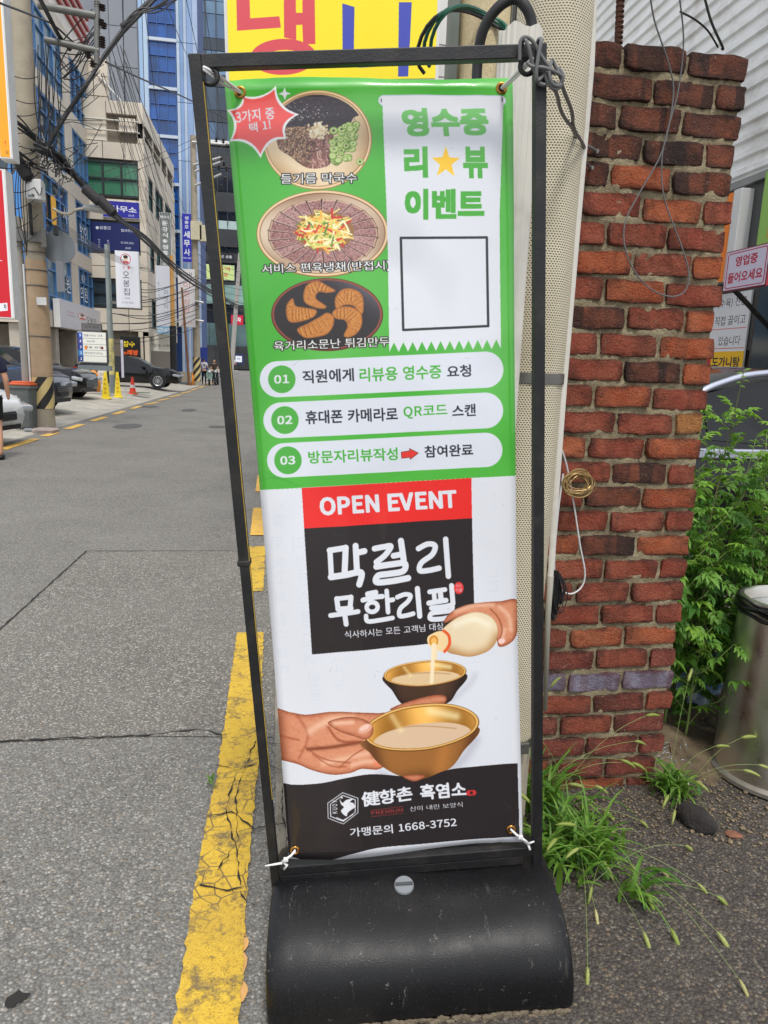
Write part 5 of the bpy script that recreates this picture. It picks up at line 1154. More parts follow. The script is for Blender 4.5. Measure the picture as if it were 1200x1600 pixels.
def foxtail(name, label, x, y, n, hr, spread, seed, heads, dirb=None):
    rn = random.Random(seed); t = thing('foxtail_grass', label, 'grass clump', (x, y, gz(x, y)), group='foxtail grass clumps at the foot of the pillar')
    for k in range(n):
        a = rn.uniform(0, 6.3) if dirb is None else rn.gauss(dirb, 1.0); r = abs(rn.gauss(0, spread)); aa = rn.uniform(0, 6.3); L = rn.uniform(*hr)
        b = put('blade', rn.choice(BLD), t, (r*math.cos(aa), r*math.sin(aa), rn.uniform(0, .03)), (0, rn.uniform(-.1, .75), a), L)
        b.scale = (L, rn.uniform(.18, .32), L*rn.uniform(.6, 1))
    for (tip, k) in heads:
        tip = Vector(tip)-Vector((x, y, gz(x, y))); b0 = Vector((rn.gauss(0, spread*.6), rn.gauss(0, spread*.6), .02)); P = []
        for i in range(9):
            u = i/8; P.append(b0.lerp(tip, u)+Vector((0, 0, .13*math.sin(math.pi*u)*(tip-b0).length)))
        st = rod('stalk', P, .0008, STEM, t, 4); d = (P[-1]-P[-2]).normalized()
        h = bpy.data.objects.new('seed_head', FX[k]); col.objects.link(h); h.parent = st; h.location = P[-1]; h.rotation_euler = (0, -math.asin(max(-1, min(1, d.z)))+.15, math.atan2(d.y, d.x)); s = rn.uniform(.95, 1.35); h.scale = (s, s, s)
def H(px, py, Y):
    q = atY(px, py, Y); return q if q.z > .07 else atZ(px, py, .065)
# (px,py) read where each ear of seed hangs
foxtail('g', 'broad clump of foxtail grass spilling from behind the right end of the black base', .95, 1.82, 230, (.09, .24), .085, 3, [(H(940, 1342, 1.75), 0), (H(905, 1325, 1.7), 0), (H(1030, 1357, 1.75), 2), (H(1090, 1380, 1.72), 0), (H(1120, 1455, 1.6), 0), (H(1048, 1450, 1.62), 0), (H(1010, 1398, 1.68), 0), (H(985, 1350, 1.78), 0), (H(925, 1385, 1.65), 1), (H(1155, 1530, 1.5), 2), (H(918, 1510, 1.5), 0), (H(1072, 1322, 1.8), 1), (H(900, 1290, 1.75), 1), (H(930, 1420, 1.6), 2), (H(870, 1310, 1.72), 0), (H(1005, 1455, 1.6), 0), (H(955, 1300, 1.85), 0)])
foxtail('g', 'foxtail grass growing against the lower left bricks of the pillar', .90, 2.08, 120, (.12, .3), .07, 4, [(H(1010, 1118, 2.1), 0), (H(992, 1158, 2.1), 0), (H(970, 1187, 2.1), 0), (H(987, 1192, 2.1), 1), (H(930, 1228, 2.05), 1), (H(888, 1225, 2.05), 0), (H(860, 1075, 2.08), 0), (H(1000, 1282, 2.0), 0), (H(848, 1160, 2.0), 0), (H(940, 1262, 2.0), 1)])
foxtail('g', 'foxtail grass fanning out from the bottom right corner of the pillar', 1.43, 2.10, 85, (.07, .17), .05, 5, [(H(1158, 1153, 2.1), 0), (H(1118, 1166, 2.1), 0), (H(1160, 1203, 2.0), 0), (H(1185, 1195, 2.0), 0), (H(1085, 1220, 2.0), 0), (H(1055, 1265, 1.95), 1), (H(1107, 1270, 1.95), 0), (H(1075, 1065, 2.2), 0), (H(1045, 1242, 1.95), 1)])
foxtail('g', 'short sprigs of green grass under the pillar edge by the wire debris', 1.5, 2.45, 40, (.06, .14), .06, 6, [(H(1085, 1020, 2.4), 0)])
foxtail('g', 'thin grass tuft between the black base and the wrapped pole', .78, 1.8, 45, (.12, .26), .05, 9, [(H(835, 1175, 1.85), 0), (H(828, 1255, 1.8), 1)])
foxtail('g', 'tiny green sprout in the cracked edge of the yellow line', -.215, 2.36, 7, (.02, .045), .01, 7, [])
foxtail('g', 'fallen grass stems lying on the asphalt right of the black base', 1.02, 1.62, 16, (.10, .22), .03, 8, [(H(1120, 1400, 1.66), 0)], dirb=-.3)
# ================================================================ buildings: helpers
WC = {}
_link0 = link
def link(name, me, parent=None, mat=None):
    o = _link0(name, me, parent, mat)
    if parent is not None and parent.name in WC: o.matrix_parent_inverse = WC[parent.name]
    return o
def thingw(name, label, cat, loc=(0, 0, 0), group=None):
    t = thing(name, label, cat, loc, 0, group); WC[t.name] = Matrix.Translation(-Vector(loc)); return t
def pY(name, px0, py0, px1, py1, Y, d, m, parent=None, bev=0):
    a, b = atY(px0, py0, Y), atY(px1, py1, Y); return box(name, (a.x, Y-d, a.z), (b.x, Y, b.z), m, parent, bev)
def window(parent, plane, c, a0, a1, z0, z1, fm, gm, nx, nz, t=.06, rec=.08, hz=None):
    """plane 'Y': wall facing -Y at y=c, a is x; plane 'X': wall facing +X at x=c, a is y"""
    def P(a, o, z): return (a, c+o, z) if plane == 'Y' else (c-o, a, z)
    bm = bmesh.new()
    def bb(a_, b_): x, y = Vector(a_), Vector(b_); bx(bm, min(x.x, y.x), max(x.x, y.x), min(x.y, y.y), max(x.y, y.y), min(x.z, y.z), max(x.z, y.z))
    A = [a0+(a1-a0)*i/nx for i in range(nx+1)]; Z = hz or [z0+(z1-z0)*i/nz for i in range(nz+1)]
    for i, a in enumerate(A):
        k = t*(1 if i in (0, nx) else .8); s = a if i == 0 else (a-k if i == nx else a-k/2); bb(P(s, -.03, z0), P(s+k, rec, z1))
    for i, z in enumerate(Z):
        k = t*(1 if i in (0, len(Z)-1) else .8); s = z if i == 0 else (z-k if i == len(Z)-1 else z-k/2); bb(P(a0+.002, -.027, s), P(a1-.002, rec-.003, s+k))
    f = obj('window', bm, fm, parent)
    for i in range(nx):
        for j in range(len(Z)-1): box('pane', P(A[i]+t*.4, rec-.02, Z[j]+t*.4), P(A[i+1]-t*.4, rec+.012, Z[j+1]-t*.4), gm, f)
    return f
def quadboard(name, label, cat, tl, tr, bl, th, img, sidem, group=None, border=None, back=None, parent=None, facename='printed_face', rough=.45, emit=0):
    tl, tr, bl = Vector(tl), Vector(tr), Vector(bl); u = tr-tl; v = bl-tl; n = u.cross(-v).normalized()
    if n.dot(EYE-tl) < 0: n = -n
    t = thingw(name, label, cat, bl+(tr-tl)*.5, group) if parent is None else parent
    e = border or 0; ux, vx = u.normalized()*e, v.normalized()*e
    P = [tl-ux-vx, tr+ux-vx, tr+ux+(bl-tl)+vx, bl-ux+vx]
    bm = bmesh.new(); F = [bm.verts.new(p-n*.004) for p in P]; B = [bm.verts.new(p-n*(th+.004)) for p in P]
    bm.faces.new(F); bm.faces.new(B[::-1])
    for i in range(4): bm.faces.new((F[i], B[i], B[(i+1) % 4], F[(i+1) % 4]))
    bmesh.ops.recalc_face_normals(bm, faces=bm.faces[:]); obj('housing', bm, sidem, t)
    bm = bmesh.new(); uvl = bm.loops.layers.uv.new('UVMap'); f = bm.faces.new([bm.verts.new(p) for p in (tl, tr, tr+v, bl)])
    for lp, q in zip(f.loops, ((0, 1), (1, 1), (1, 0), (0, 0))): lp[uvl].uv = q
    m = imat(name+'_print', img, rough) if hasattr(img, 'pixels') else img
    obj(facename, bm, m, t); return t
def cv(px0, py0, px1, py1, colr, s=6): return Canvas(px0, py0, px1-px0, py1-py0, s, colr)
ORD = ['first', 'second', 'third', 'fourth', 'fifth', 'sixth', 'seventh', 'eighth', 'ninth', 'tenth', 'eleventh', 'twelfth', 'thirteenth', 'fourteenth']
def T(c, s, x0, y0, x1, y1, colr, b=.02, dy=0): c.text(s, (x0, y0), (x1, y0+dy), (x0, y1), colr, b, px=70)
_ic = [0]
def im(c): _ic[0] += 1; return c.image('print_%d' % _ic[0])
def boardY(name, label, cat, px0, py0, px1, py1, Y, th, c, sidem, group=None, border=.02, **k):
    tl, br = atY(px0, py0, Y), atY(px1, py1, Y); return quadboard(name, label, cat, (tl.x, Y, tl.z), (br.x, Y, tl.z), (tl.x, Y, br.z), th, im(c) if isinstance(c, Canvas) else c, sidem, group, border, **k)
def boardX(name, label, cat, px0, py0, px1, py1, X, th, c, sidem, group=None, border=.02, **k):
    tl, tr = atX(px0, py0, X), atX(px1, py0, X); bl = atX(px0, py1, X)
    a, b = tl.y, tr.y; return quadboard(name, label, cat, (X, a, tl.z), (X, b, tl.z), (X, a, bl.z), th, im(c) if isinstance(c, Canvas) else c, sidem, group, border, **k)
DARKIN = mat('dark_interior', (44, 44, 46), .9)
# ---------------------------------------------------------------- near building with blue window frames
X1 = -10.5
b1 = thingw('office_building', 'beige office block with blue window frames behind the leaning utility pole', 'building', (-15, 40, 0))
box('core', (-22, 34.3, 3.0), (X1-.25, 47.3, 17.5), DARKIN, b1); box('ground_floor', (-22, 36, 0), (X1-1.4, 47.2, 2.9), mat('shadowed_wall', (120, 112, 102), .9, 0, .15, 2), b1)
for k, zt in enumerate([3.7, 7.2, 10.7, 14.2, 17.9]):
    hb = .78 if k < 4 else 1.0
    for (a, b) in ((34.0, 37.7), (37.72, 41.5), (41.52, 44.6), (44.62, 47.5)): box('wall_panel', (X1-.3, a+.005, zt-hb), (X1, b-.005, zt), BEIGE2, b1, .01)
    for (a, b) in ((-22, -17), (-16.98, -13.0), (-12.98, -10.81)): box('wall_panel', (a, 34.0, zt-hb), (b, 34.28, zt), BEIGE2, b1, .01)
    box('ledge_shadow_gap', (X1-.28, 34.1, zt-hb-.05), (X1-.06, 47.4, zt-hb-.002), mat('ledge_shade', (88, 82, 76), .9), b1)  # dark strip under each wall band, ledge shade put in as colour
for k, z0 in enumerate([3.7, 7.2, 10.7, 14.2]):
    z1 = z0+2.70
    for (a, b, n) in ((34.35, 37.2, 3), (37.3, 41.35, 3), (43.05, 47.1, 4)):
        window(b1, 'X', X1-.05, a, b, z0+.02, z1, BLUEF, GLASSD if (k+n) % 3 else mat('pale_blind_glass', (98, 124, 138), .2, 0, .3, .5), n, 3, .075, .1, hz=[z0+.02, z0+.7, z0+1.9, z1])
    window(b1, 'Y', 34.05, -13.0, -10.85, z0+.02, z1, BLUEF, GLASSD, 2, 2, .12, .1, hz=[z0+.02, z0+1.2, z1])
    box('pilaster', (X1-.28, 41.5, z0+.002), (X1-.012, 42.9, z1+.02), BEIGE2, b1, .01)
    box('corner_pier', (-10.78, 34.03, z0+.002), (X1-.013, 34.33, z1+.02), mat('blue_corner_mullion', (70, 130, 196), .5), b1)
    box('pilaster', (X1-.28, 47.13, z0+.002), (X1-.012, 47.48, z1+.02), BEIGE2, b1, .01)
box('parapet', (X1-.3, 34.1, 17.91), (X1-.02, 47.4, 20.6), mat('white_parapet', (214, 208, 200), .8, 0, .1, .8, 0, 60, .3, (150, 140, 130), .5), b1)
for k in range(4): box('red_rail', (X1-.02+.0, 35, 18.6+k*.55), (X1+.12, 47.2, 18.76+k*.55), mat('red_rail_paint', (150, 44, 40), .6), b1)
for (y, w_) in ((34.2, .7), (38.2, .6), (42.0, .7), (46.6, .8)): box('pier', (X1-.9, y, 0), (X1-.1, y+w_, 2.9), mat('stone_pier', (168, 160, 148), .85, 0, .12, 2, 0, 60, .4, (120, 112, 100), 1.5), b1)
window(b1, 'X', X1-1.38, 38.9, 41.4, .1, 2.6, DKF, GLASSD, 2, 2, .08, .05); window(b1, 'X', X1-1.38, 43.4, 46, .1, 2.6, DKF, GLASSD, 2, 2, .08, .05)
def textmesh(name, s, loc, h, m, parent, plane='X', wd=None):
    bm = bmesh.new()
    for l in outline(s):
        V = [bm.verts.new((a*h, b*h, 0)) for a, b in l]
        for i in range(len(V)): bm.edges.new((V[i-1], V[i]))
    bmesh.ops.triangle_fill(bm, edges=bm.edges[:], use_beauty=False); me = bpy.data.meshes.new(name); bm.to_mesh(me); bm.free()
    me.name = name; o = link(name, me, parent, m)
    Mx = Matrix(((0, 0, 1), (1, 0, 0), (0, 1, 0))).to_4x4() if plane == 'X' else Matrix(((1, 0, 0), (0, 0, -1), (0, 1, 0))).to_4x4()
    Mx.translation = Vector(loc); me.transform(Mx); return o
WL = mat('white_vinyl_letters', (226, 228, 230), .6)
for s, px, py, h in (('도원', 97, 452, 1.0), ('의원', 127, 468, .9), ('법인', 126, 372, 1.0), ('사무', 100, 344, .9), ('상담', 97, 428, .45), ('내과', 128, 440, .5)):
    q = atX(px, py, X1+.0); textmesh('window_lettering', s, (X1-.03, q.y, q.z), h, WL, b1)
q = atX(86, 350, X1+.1); box('yellow_notice', (X1-.04, q.y, q.z), (X1-.015, q.y+.75, q.z+1.3), mat('yellow_vinyl', (240, 176, 30), .6), b1)
# ---------------------------------------------------------------- stone clad building facing the viewer
Y2, X2 = 46.0, -7.38
z2 = lambda py: atY(185, py, Y2).z
b2 = thingw('office_building', 'beige stone clad office building with green glass windows and Korean sign bands', 'building', (-9, 52, 0))
JM = mat('dark_joint', (120, 110, 98), .9)
box('core', (-20, Y2+.3, 0), (X2-.35, 60, z2(160)), JM, b2)
def clad_Y(x0, x1, z0, z1, w_=1.15, h_=.85):
    nx = max(1, round((x1-x0)/w_)); nz = max(1, round((z1-z0)/h_))
    for i in range(nx):
        for j in range(nz): box('cladding_panel', (x0+(x1-x0)*i/nx+.02, Y2+(.01 if (i+j) % 3 else .0), z0+(z1-z0)*j/nz+.02), (x0+(x1-x0)*(i+1)/nx-.02, Y2+.3, z0+(z1-z0)*(j+1)/nz-.02), BEIGE, b2)
def clad_X(y0, y1, z0, z1, w_=1.5, h_=.9):
    ny = max(1, round((y1-y0)/w_)); nz = max(1, round((z1-z0)/h_))
    for i in range(ny):
        for j in range(nz): box('cladding_panel', (X2-.35, y0+(y1-y0)*i/ny+.02, z0+(z1-z0)*j/nz+.02), (X2+(.01 if (i+j) % 3 else 0), y0+(y1-y0)*(i+1)/ny-.02, z0+(z1-z0)*(j+1)/nz-.02), BEIGE, b2)
xl, xr = -10.8, X2-.001
xw = atY(219, 280, Y2).x
clad_Y(-10.8, atY(166, 190, Y2).x, z2(222), z2(157), 1.1, 1); clad_Y(atY(214, 190, Y2).x, xr, z2(222), z2(157), 1, 1); clad_Y(atY(166, 190, Y2).x, atY(214, 190, Y2).x, z2(178), z2(157)); 
box('loggia_back', (-10, Y2+1.4, z2(222)), (xw, Y2+1.5, z2(178)), GLASSD, b2)
clad_Y(atY(185, 190, Y2).x, atY(212, 190, Y2).x, z2(205), z2(183), .8, .9)
clad_Y(-10.8, xr, z2(249), z2(222), 1.2, .75); clad_Y(xw, xr, z2(311), z2(249), .6, 1); clad_Y(-10.8, xr, z2(345), z2(311), 1.2, .7)
clad_Y(-10.8, xr, z2(436), z2(397), 1.2, .8); clad_Y(-10.8, xr, z2(517), z2(482), 1.3, .9); clad_Y(xw+.2, xr, z2(482), z2(436), .6, .9)
window(b2, 'Y', Y2+.1, -10.75, xw-.03, z2(308), z2(251), DKF, GLASSG, 3, 2, .13, .1)
window(b2, 'Y', Y2+.1, -10.75, xw+.2, z2(396), z2(346), DKF, mat('navy_film_glass', (22, 36, 92), .3), 3, 2, .1, .1, hz=[z2(396), z2(371), z2(346)])
window(b2, 'Y', Y2+.1, -10.75, xw+.1, z2(481), z2(437), DKF, GLASSD, 3, 2, .1, .1)
for dz in (0, .55): rod('railing', [(-10.6, Y2-.15, z2(206)+dz), (-7.7, Y2-.15, z2(206)+dz), (-7.35, Y2+.4, z2(206)+dz), (-7.28, Y2+6, z2(206)+dz)], .045, mat('pale_rail', (206, 200, 186), .5), b2, 6)
# upper set-back storey at the back left
for i, (a, b) in enumerate([(-10.9, -10.2), (-10.18, -9.4)]):
    for j in range(3): box('cladding_panel', (a, Y2+.9, z2(157)+j*1.05-.6), (b-.03, Y2+1.3, z2(157)+j*1.05+.4), BEIGE, b2)
rod('roof_stay', [(-9.9, Y2+.8, z2(112)), (-8.5, Y2+.8, z2(156))], .05, WHITEM, b2, 6)
zx = lambda px, py: atX(px, py, X2).z; yx = lambda px, py=300: atX(px, py, X2).y
ztop = z2(157); y_end = 59.3
clad_X(Y2, y_end, ztop-.95, ztop, 2.2, 1); lo0, lo1 = zx(231, 229), ztop-.97
for y in (Y2, yx(240), yx(252), yx(261), yx(270)): box('pier', (X2-.35, y, lo0), (X2-.004, y+.45, lo1), BEIGE, b2)
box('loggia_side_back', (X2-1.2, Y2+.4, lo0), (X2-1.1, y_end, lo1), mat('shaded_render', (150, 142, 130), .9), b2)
for k in range(3): rod('side_rail', [(X2-.05, Y2+.5, lo0+.25+.3*k), (X2-.05, y_end, lo0+.25+.3*k)], .03, DKF, b2, 5)
clad_X(Y2, y_end, zx(233, 277)+.0, lo0, 1.8, 1.0)
zw0, zw1 = zx(238, 333), zx(233, 277)
def sidewin(y0, y1, z0, z1, n): window(b2, 'X', X2-.06, y0, y1, z0, z1, DKF, mat('teal_window_glass', (84, 132, 128), .15, 0, .4, .5), n, 2, .1, .1)
ys = [Y2+.02, 47.3, 49.0, 49.9, 53.3, 54.2, 57.6, y_end]
for (za, zb) in ((zw0, zw1), (zw0-3.6, zw1-3.6), (zw0-7.0, zw1-7.1)):
    sidewin(ys[1], ys[2], za, zb, 1); sidewin(ys[3], ys[4], za, zb, 2); sidewin(ys[5], ys[6], za, zb, 2)
    for (a, b) in ((ys[0], ys[1]), (ys[2], ys[3]), (ys[4], ys[5]), (ys[6], ys[7])): clad_X(a, b, za, zb, 1.2, 1.05)
clad_X(Y2, y_end, zw1-3.6, zw0, 2, .8); clad_X(Y2, y_end, zw1-7.1, zw0-3.6, 2, .8); clad_X(Y2, y_end, 2.9, zw0-7.0, 2, .9) if zw0-7.0 > 3.2 else None
box('shop_front', (-10.8, Y2+.6, 0), (X2-.5, Y2+.7, z2(517)), DARKIN, b2)
for x in (-8.0, X2-.36): box('pier', (x, Y2+.02, 0), (x+.34, Y2+.5, z2(517)), BEIGE, b2)
NAVY, W0 = S(24, 28, 128), S(232, 234, 238)
c = cv(160, 313, 218, 342, S(44, 44, 160)); T(c, '세사무소', 158, 319, 215, 332, W0, .03, 1.5); T(c, '201호', 200, 335, 210, 339, W0)
boardY('sign_board', 'blue sign reading 세사무소 above the navy window band', 'sign', 160, 313, 218, 342, Y2-.12, .1, c, WHITEM)
c = cv(143, 346, 221, 395, S(20, 34, 96), 5); T(c, '성충모', 155, 352, 175, 359, W0, .02); T(c, '법사무소', 191, 355, 213, 361, W0, .02); c.ell(152, 356, 2.6, 2.6, W0)
for k, s in enumerate(('민', '사', '상', '담')): T(c, s, 152, 375+k*4, 156, 378+k*4, W0)
for k, s in enumerate(('등', '기', '세', '무')): T(c, s, 167, 376+k*4, 171, 379+k*4, W0)
T(c, '02-566-2201', 190, 377, 212, 381, W0); T(c, '202호', 197, 386, 207, 390, W0)
boardY('window_lettering_panel', 'navy film lettering 성충모 across the third floor windows', 'window sign', 143, 346, 218, 395, Y2-.02, .02, c, DKF, border=0)
c = cv(188, 526, 219, 560, S(18, 16, 18), 7); T(c, '향수', 191, 532, 212, 543, S(250, 220, 40), .03); T(c, '노래방', 188, 546, 217, 556, S(238, 96, 40), .05)
boardY('sign_board', 'black karaoke shop sign with yellow 향수 over orange 노래방', 'sign', 188, 526, 219, 560, 45.2, .15, c, DKF)
# ---------------------------------------------------------------- blue glass tower, grey slab
b3 = thingw('office_tower', 'blue glass office tower rising behind the stone clad building', 'building', (-9, 66, 0))
YT = 62.0; ztx = 34
X = lambda px: atY(px, 100, YT).x
box('stone_slab', (X(168)-3, YT+.4, 0), (X(216), YT+8, ztx), mat('grey_slab_cladding', (122, 126, 134), .6, 0, .1, .6), b3)
for k in range(12):
    for j in range(3): xa = X(168)-.9+j*(X(215)-X(168)+.9)/3; box('slab_panel', (xa+.03, YT+.3, 1+k*2.8), (xa+(X(215)-X(168)+.9)/3-.03, YT+.42, 3.75+k*2.8), mat('grey_panel', (124, 128, 136), .5, 0, .08, .4, objrand=.08), b3)
for px0, px1, m in ((217, 223, mat('pale_blue_panel', (150, 176, 206), .3)), (224, 231, mat('sky_panel', (176, 196, 216), .25))): box('light_strip', (X(px0), YT+.2, 0), (X(px1), YT+3, ztx), m, b3)
zf = [atY(255, py, YT).z for py in (500, 430, 360, 287, 213, 138, 62, -12, -90)]
for za, zb in zip(zf[:-1], zf[1:]):
    window(b3, 'Y', YT+.05, X(232), X(275), za+.12, zb, mat('blue_mullion', (60, 96, 160), .4), GLASSB, 3, 3, .05, .1); box('floor_band', (X(231), YT-.1, za-.12), (X(276), YT+.2, za+.1), mat('pale_floor_band', (186, 196, 206), .5), b3)
box('core', (X(232), YT+.4, 0), (X(306)-.2, YT+9, ztx), mat('blue_core', (40, 70, 130), .5), b3)
for k, (a, b, cc) in enumerate([(276, 281, (170, 186, 206)), (281, 287, (122, 150, 190)), (287, 292, (168, 184, 206)), (292, 301, (134, 158, 196)), (301, 309, (158, 176, 204))]):
    for j in range(8): box('cladding_panel', (X(a), YT+.02*(k % 2), .2+j*4.2), (X(b)-.02, YT+.38, .2+(j+1)*4.2-.04), mat('blue_grey_panel_%d' % k, cc, .3, 0, .12, .5, objrand=.06), b3)
# ---------------------------------------------------------------- dark glass tower closing the street
b4 = thingw('office_tower', 'dark glass tower closing the far end of the street', 'building', (-4, 112, 0))
YG = 105.0; box('core', (-17, YG+.5, 0), (8, YG+20, 62), mat('tower_core', (40, 44, 50), .6), b4)
zg = [20+4.3*k for k in range(10)]
PMS = []
for k in range(4): PMS.append(mat('tower_pane_%d' % k, [(74, 100, 130), (48, 64, 82), (110, 142, 172), (36, 44, 54)][k], .08, 0, .35, .2, spec=.8, objrand=.3))
rt = random.Random(77)
for j, z in enumerate(zg):
    for i in range(13):
        x = -14+i*1.32; box('pane', (x+.05, YG+.3, z+1.5), (x+1.27, YG+.45, z+4.25), PMS[0 if rt.random() < .6 else rt.choice((0, 1, 2))] if j > 3 else PMS[rt.choice((0, 0, 1))], b4)
        box('spandrel', (x+.05, YG+.32, z+.05), (x+1.27, YG+.45, z+1.45), PMS[3] if j < 6 else PMS[2 if i % 3 else 0], b4)
for i in range(14): box('mullion', (-14+i*1.32-.05, YG+.1, 20), (-14+i*1.32+.05, YG+.47, 62.9), mat('dark_mullion', (58, 64, 72), .4), b4)
box('white_ledge', (-13, YG-.6, atY(350, 222, YG).z-.35), (4, YG+.3, atY(350, 222, YG).z), WHITEM, b4)
zl = lambda py: atY(345, py, YG).z
DG = mat('black_stone', (52, 54, 56), .35, 0, .2, .8)
for (pa, pb) in ((576, 540), (470, 440), (410, 395), (385, 358), (330, 300), (262, 240)): 
    for i in range(6): box('stone_panel', (-14+i*3.1, YG, zl(pa)), (-14+i*3.1+3.06, YG+.45, zl(pb)), DG, b4)
for (pa, pb, m) in ((540, 505, 'g'), (505, 472, 'd'), (440, 412, 'd'), (394, 386, 'd'), (357, 344, 'w'), (343, 331, 'd'), (298, 264, 'd')):
    for i in range(7): box('pane', (-14+i*2.65, YG+.25, zl(pa)), (-14+i*2.65+2.58, YG+.45, zl(pb)), {'g': mat('grey_teal_glass', (84, 106, 108), .2, 0, .3, .3), 'd': mat('black_glass', (34, 38, 44), .1, 0, .3, .3), 'w': mat('pale_soffit_glass', (168, 188, 186), .3)}[m], b4)
box('entrance_glass', (-9, YG-.1, zl(475)), (-2, YG+.2, zl(445)), mat('pale_green_glass', (130, 160, 156), .2, 0, .3, .3), b4)
# ---------------------------------------------------------------- far signs
c = cv(310, 412, 366, 438, S(196, 214, 140), 5); T(c, '액', 315, 414, 323, 422, S(70, 90, 60)); T(c, '레', 315, 426, 323, 434, S(70, 90, 60)); T(c, '수액', 341, 415, 360, 423, S(190, 90, 60)); T(c, '5층', 343, 425, 357, 433, S(190, 90, 60))
boardY('sign_board', 'pale green clinic sign reading 수액 5층 at the end of the street', 'sign', 310, 412, 366, 438, 100, .2, c, WHITEM)
c = cv(333, 394, 366, 407, S(30, 32, 36), 6); T(c, '법', 337, 397, 343, 403, S(230, 140, 60)); T(c, '인 공증', 345, 398, 363, 404, W0)
boardY('sign_board', 'dark sign with white 공증 lettering above the green clinic sign', 'sign', 333, 394, 366, 407, 100, .2, c, DKF)
c = cv(361, 492, 380, 508, S(196, 30, 60), 6); T(c, '감자', 364, 495, 377, 504, W0, .04)
boardY('sign_board', 'small red shop sign at the far end of the street', 'sign', 361, 492, 380, 508, 98, .3, c, DKF)
c = cv(311, 543, 324, 580, S(34, 54, 132), 4); boardY('notice_board', 'plain blue board standing by the riders', 'board', 311, 543, 324, 580, 58, .05, c, mat('blue_board', (34, 54, 132), .6))
c = cv(368, 556, 378, 566, W0, 6); T(c, '주차', 370, 559, 376, 563, S(90, 110, 160)); boardY('notice_board', 'small white notice on the dark wall at the street end', 'board', 368, 556, 378, 566, 103, .05, c, mat('navy_board', (30, 44, 96), .6), border=.25)
def vsign(label, px0, py0, px1, py1, Y, bgc, rows, colr, name='projecting_sign', cat='sign', extra=None, sid=None, th=.18, b=.03):
    c = cv(px0, py0, px1, py1, bgc, 6)
    for (s, x0, y0, x1, y1) in rows: T(c, s, x0, y0, x1, y1, colr, b)
    if extra: extra(c)
    return boardY(name, label, cat, px0, py0, px1, py1, Y, th, c, sid or WHITEM)
def rowsv(s, x0, x1, y0, step, h): return [(ch, x0, y0+i*step, x1, y0+i*step+h) for i, ch in enumerate(s) if ch != ' ']
vsign('grey vertical lawyer sign reading 변호사 over large white letters', 249, 332, 268, 418, 50, S(124, 130, 128), [('변호사', 250, 336, 267, 341)]+rowsv('윤강식·정홍기', 252, 264, 344, 9.4, 8.4)+[('301호', 252, 411, 263, 415)], W0)
vsign('blue vertical tax accountant sign reading 성충모 세무사', 284, 333, 300, 410, 54, S(38, 44, 172), rowsv('성충모', 288, 296, 337, 7, 6)+rowsv('세무사', 286, 298, 360, 14, 12.5)+[('599-1202', 285, 402, 299, 405)], W0)
def ex6(c):
    c.poly([(240, 510), (270, 510), (270, 530), (240, 530)], S(120, 164, 196)); T(c, '2275-6421', 244, 512, 266, 520, W0, .03)
vsign('long pale hanging banner with a blue phone number strip at its foot', 243, 415, 268, 522, 47.3, S(206, 210, 220), rowsv('변호사', 246, 249, 440, 9, 6)+rowsv('회생파산', 255, 264, 452, 11, 8), S(130, 142, 156), name='hanging_banner', cat='banner', extra=ex6, th=.02, b=.0)
vsign('long white hanging banner with faded red lettering by the rusty pole', 278, 420, 305, 511, 47.6, S(216, 212, 214), rowsv('이혼상담', 286, 298, 440, 13, 10)+[('2275-6500', 281, 503, 302, 507)], S(206, 128, 128), name='hanging_banner', cat='banner', th=.02, b=.0, extra=lambda c: T(c, '변호사', 281, 424, 302, 432, S(90, 90, 100)))
# ---- 오봉집 signs and the floor directory
def portrait(c, x, y, r):
    c.ell(x, y, r*1.1, r*1.1, S(206, 70, 70)); c.ell(x, y, r*.95, r*.95, W0); c.ell(x, y-r*.1, r*.42, r*.5, S(232, 190, 160)); c.ell(x, y-r*.45, r*.5, r*.35, S(40, 34, 34)); c.poly([(x-r*.7, y+r*.85), (x-r*.5, y+r*.4), (x+r*.5, y+r*.4), (x+r*.7, y+r*.85)], S(206, 70, 80))
c = cv(180, 392, 218, 481, S(224, 224, 232), 7); portrait(c, 197, 404, 8); T(c, '돈', 192, 415, 196, 420, S(196, 60, 60), 0); T(c, '福', 199, 415, 204, 420, S(206, 50, 50), .03)
for ch, y in (('오', 423), ('봉', 437), ('집', 450)): T(c, ch, 191, y, 203, y+12, S(40, 42, 58), 0)
T(c, '교대점', 193, 465, 202, 468, S(70, 70, 80), 0); T(c, '02-582-9263', 188, 472, 208, 475, S(90, 90, 100), 0)
boardY('projecting_sign', 'white vertical restaurant sign reading 오봉집 beside the lamp post', 'sign', 180, 392, 218, 481, 29.0, .2, c, WHITEM)
c = cv(93, 467, 161, 515, S(206, 204, 210), 6); portrait(c, 124, 488, 6); T(c, '오봉집', 131, 483, 147, 501, S(40, 40, 50), 0, 3); T(c, '1588-0000'[:4], 102, 484, 112, 487, S(200, 90, 90), 0); T(c, '예약문의', 102, 490, 113, 493, S(90, 90, 96), 0, 1)
boardX('sign_board', 'long white 오봉집 fascia sign on the beige building above the parked cars', 'sign', 93, 467, 160, 510, X1+.35, .3, c, WHITEM)
c = cv(121, 518, 168, 567, S(236, 236, 226), 8)
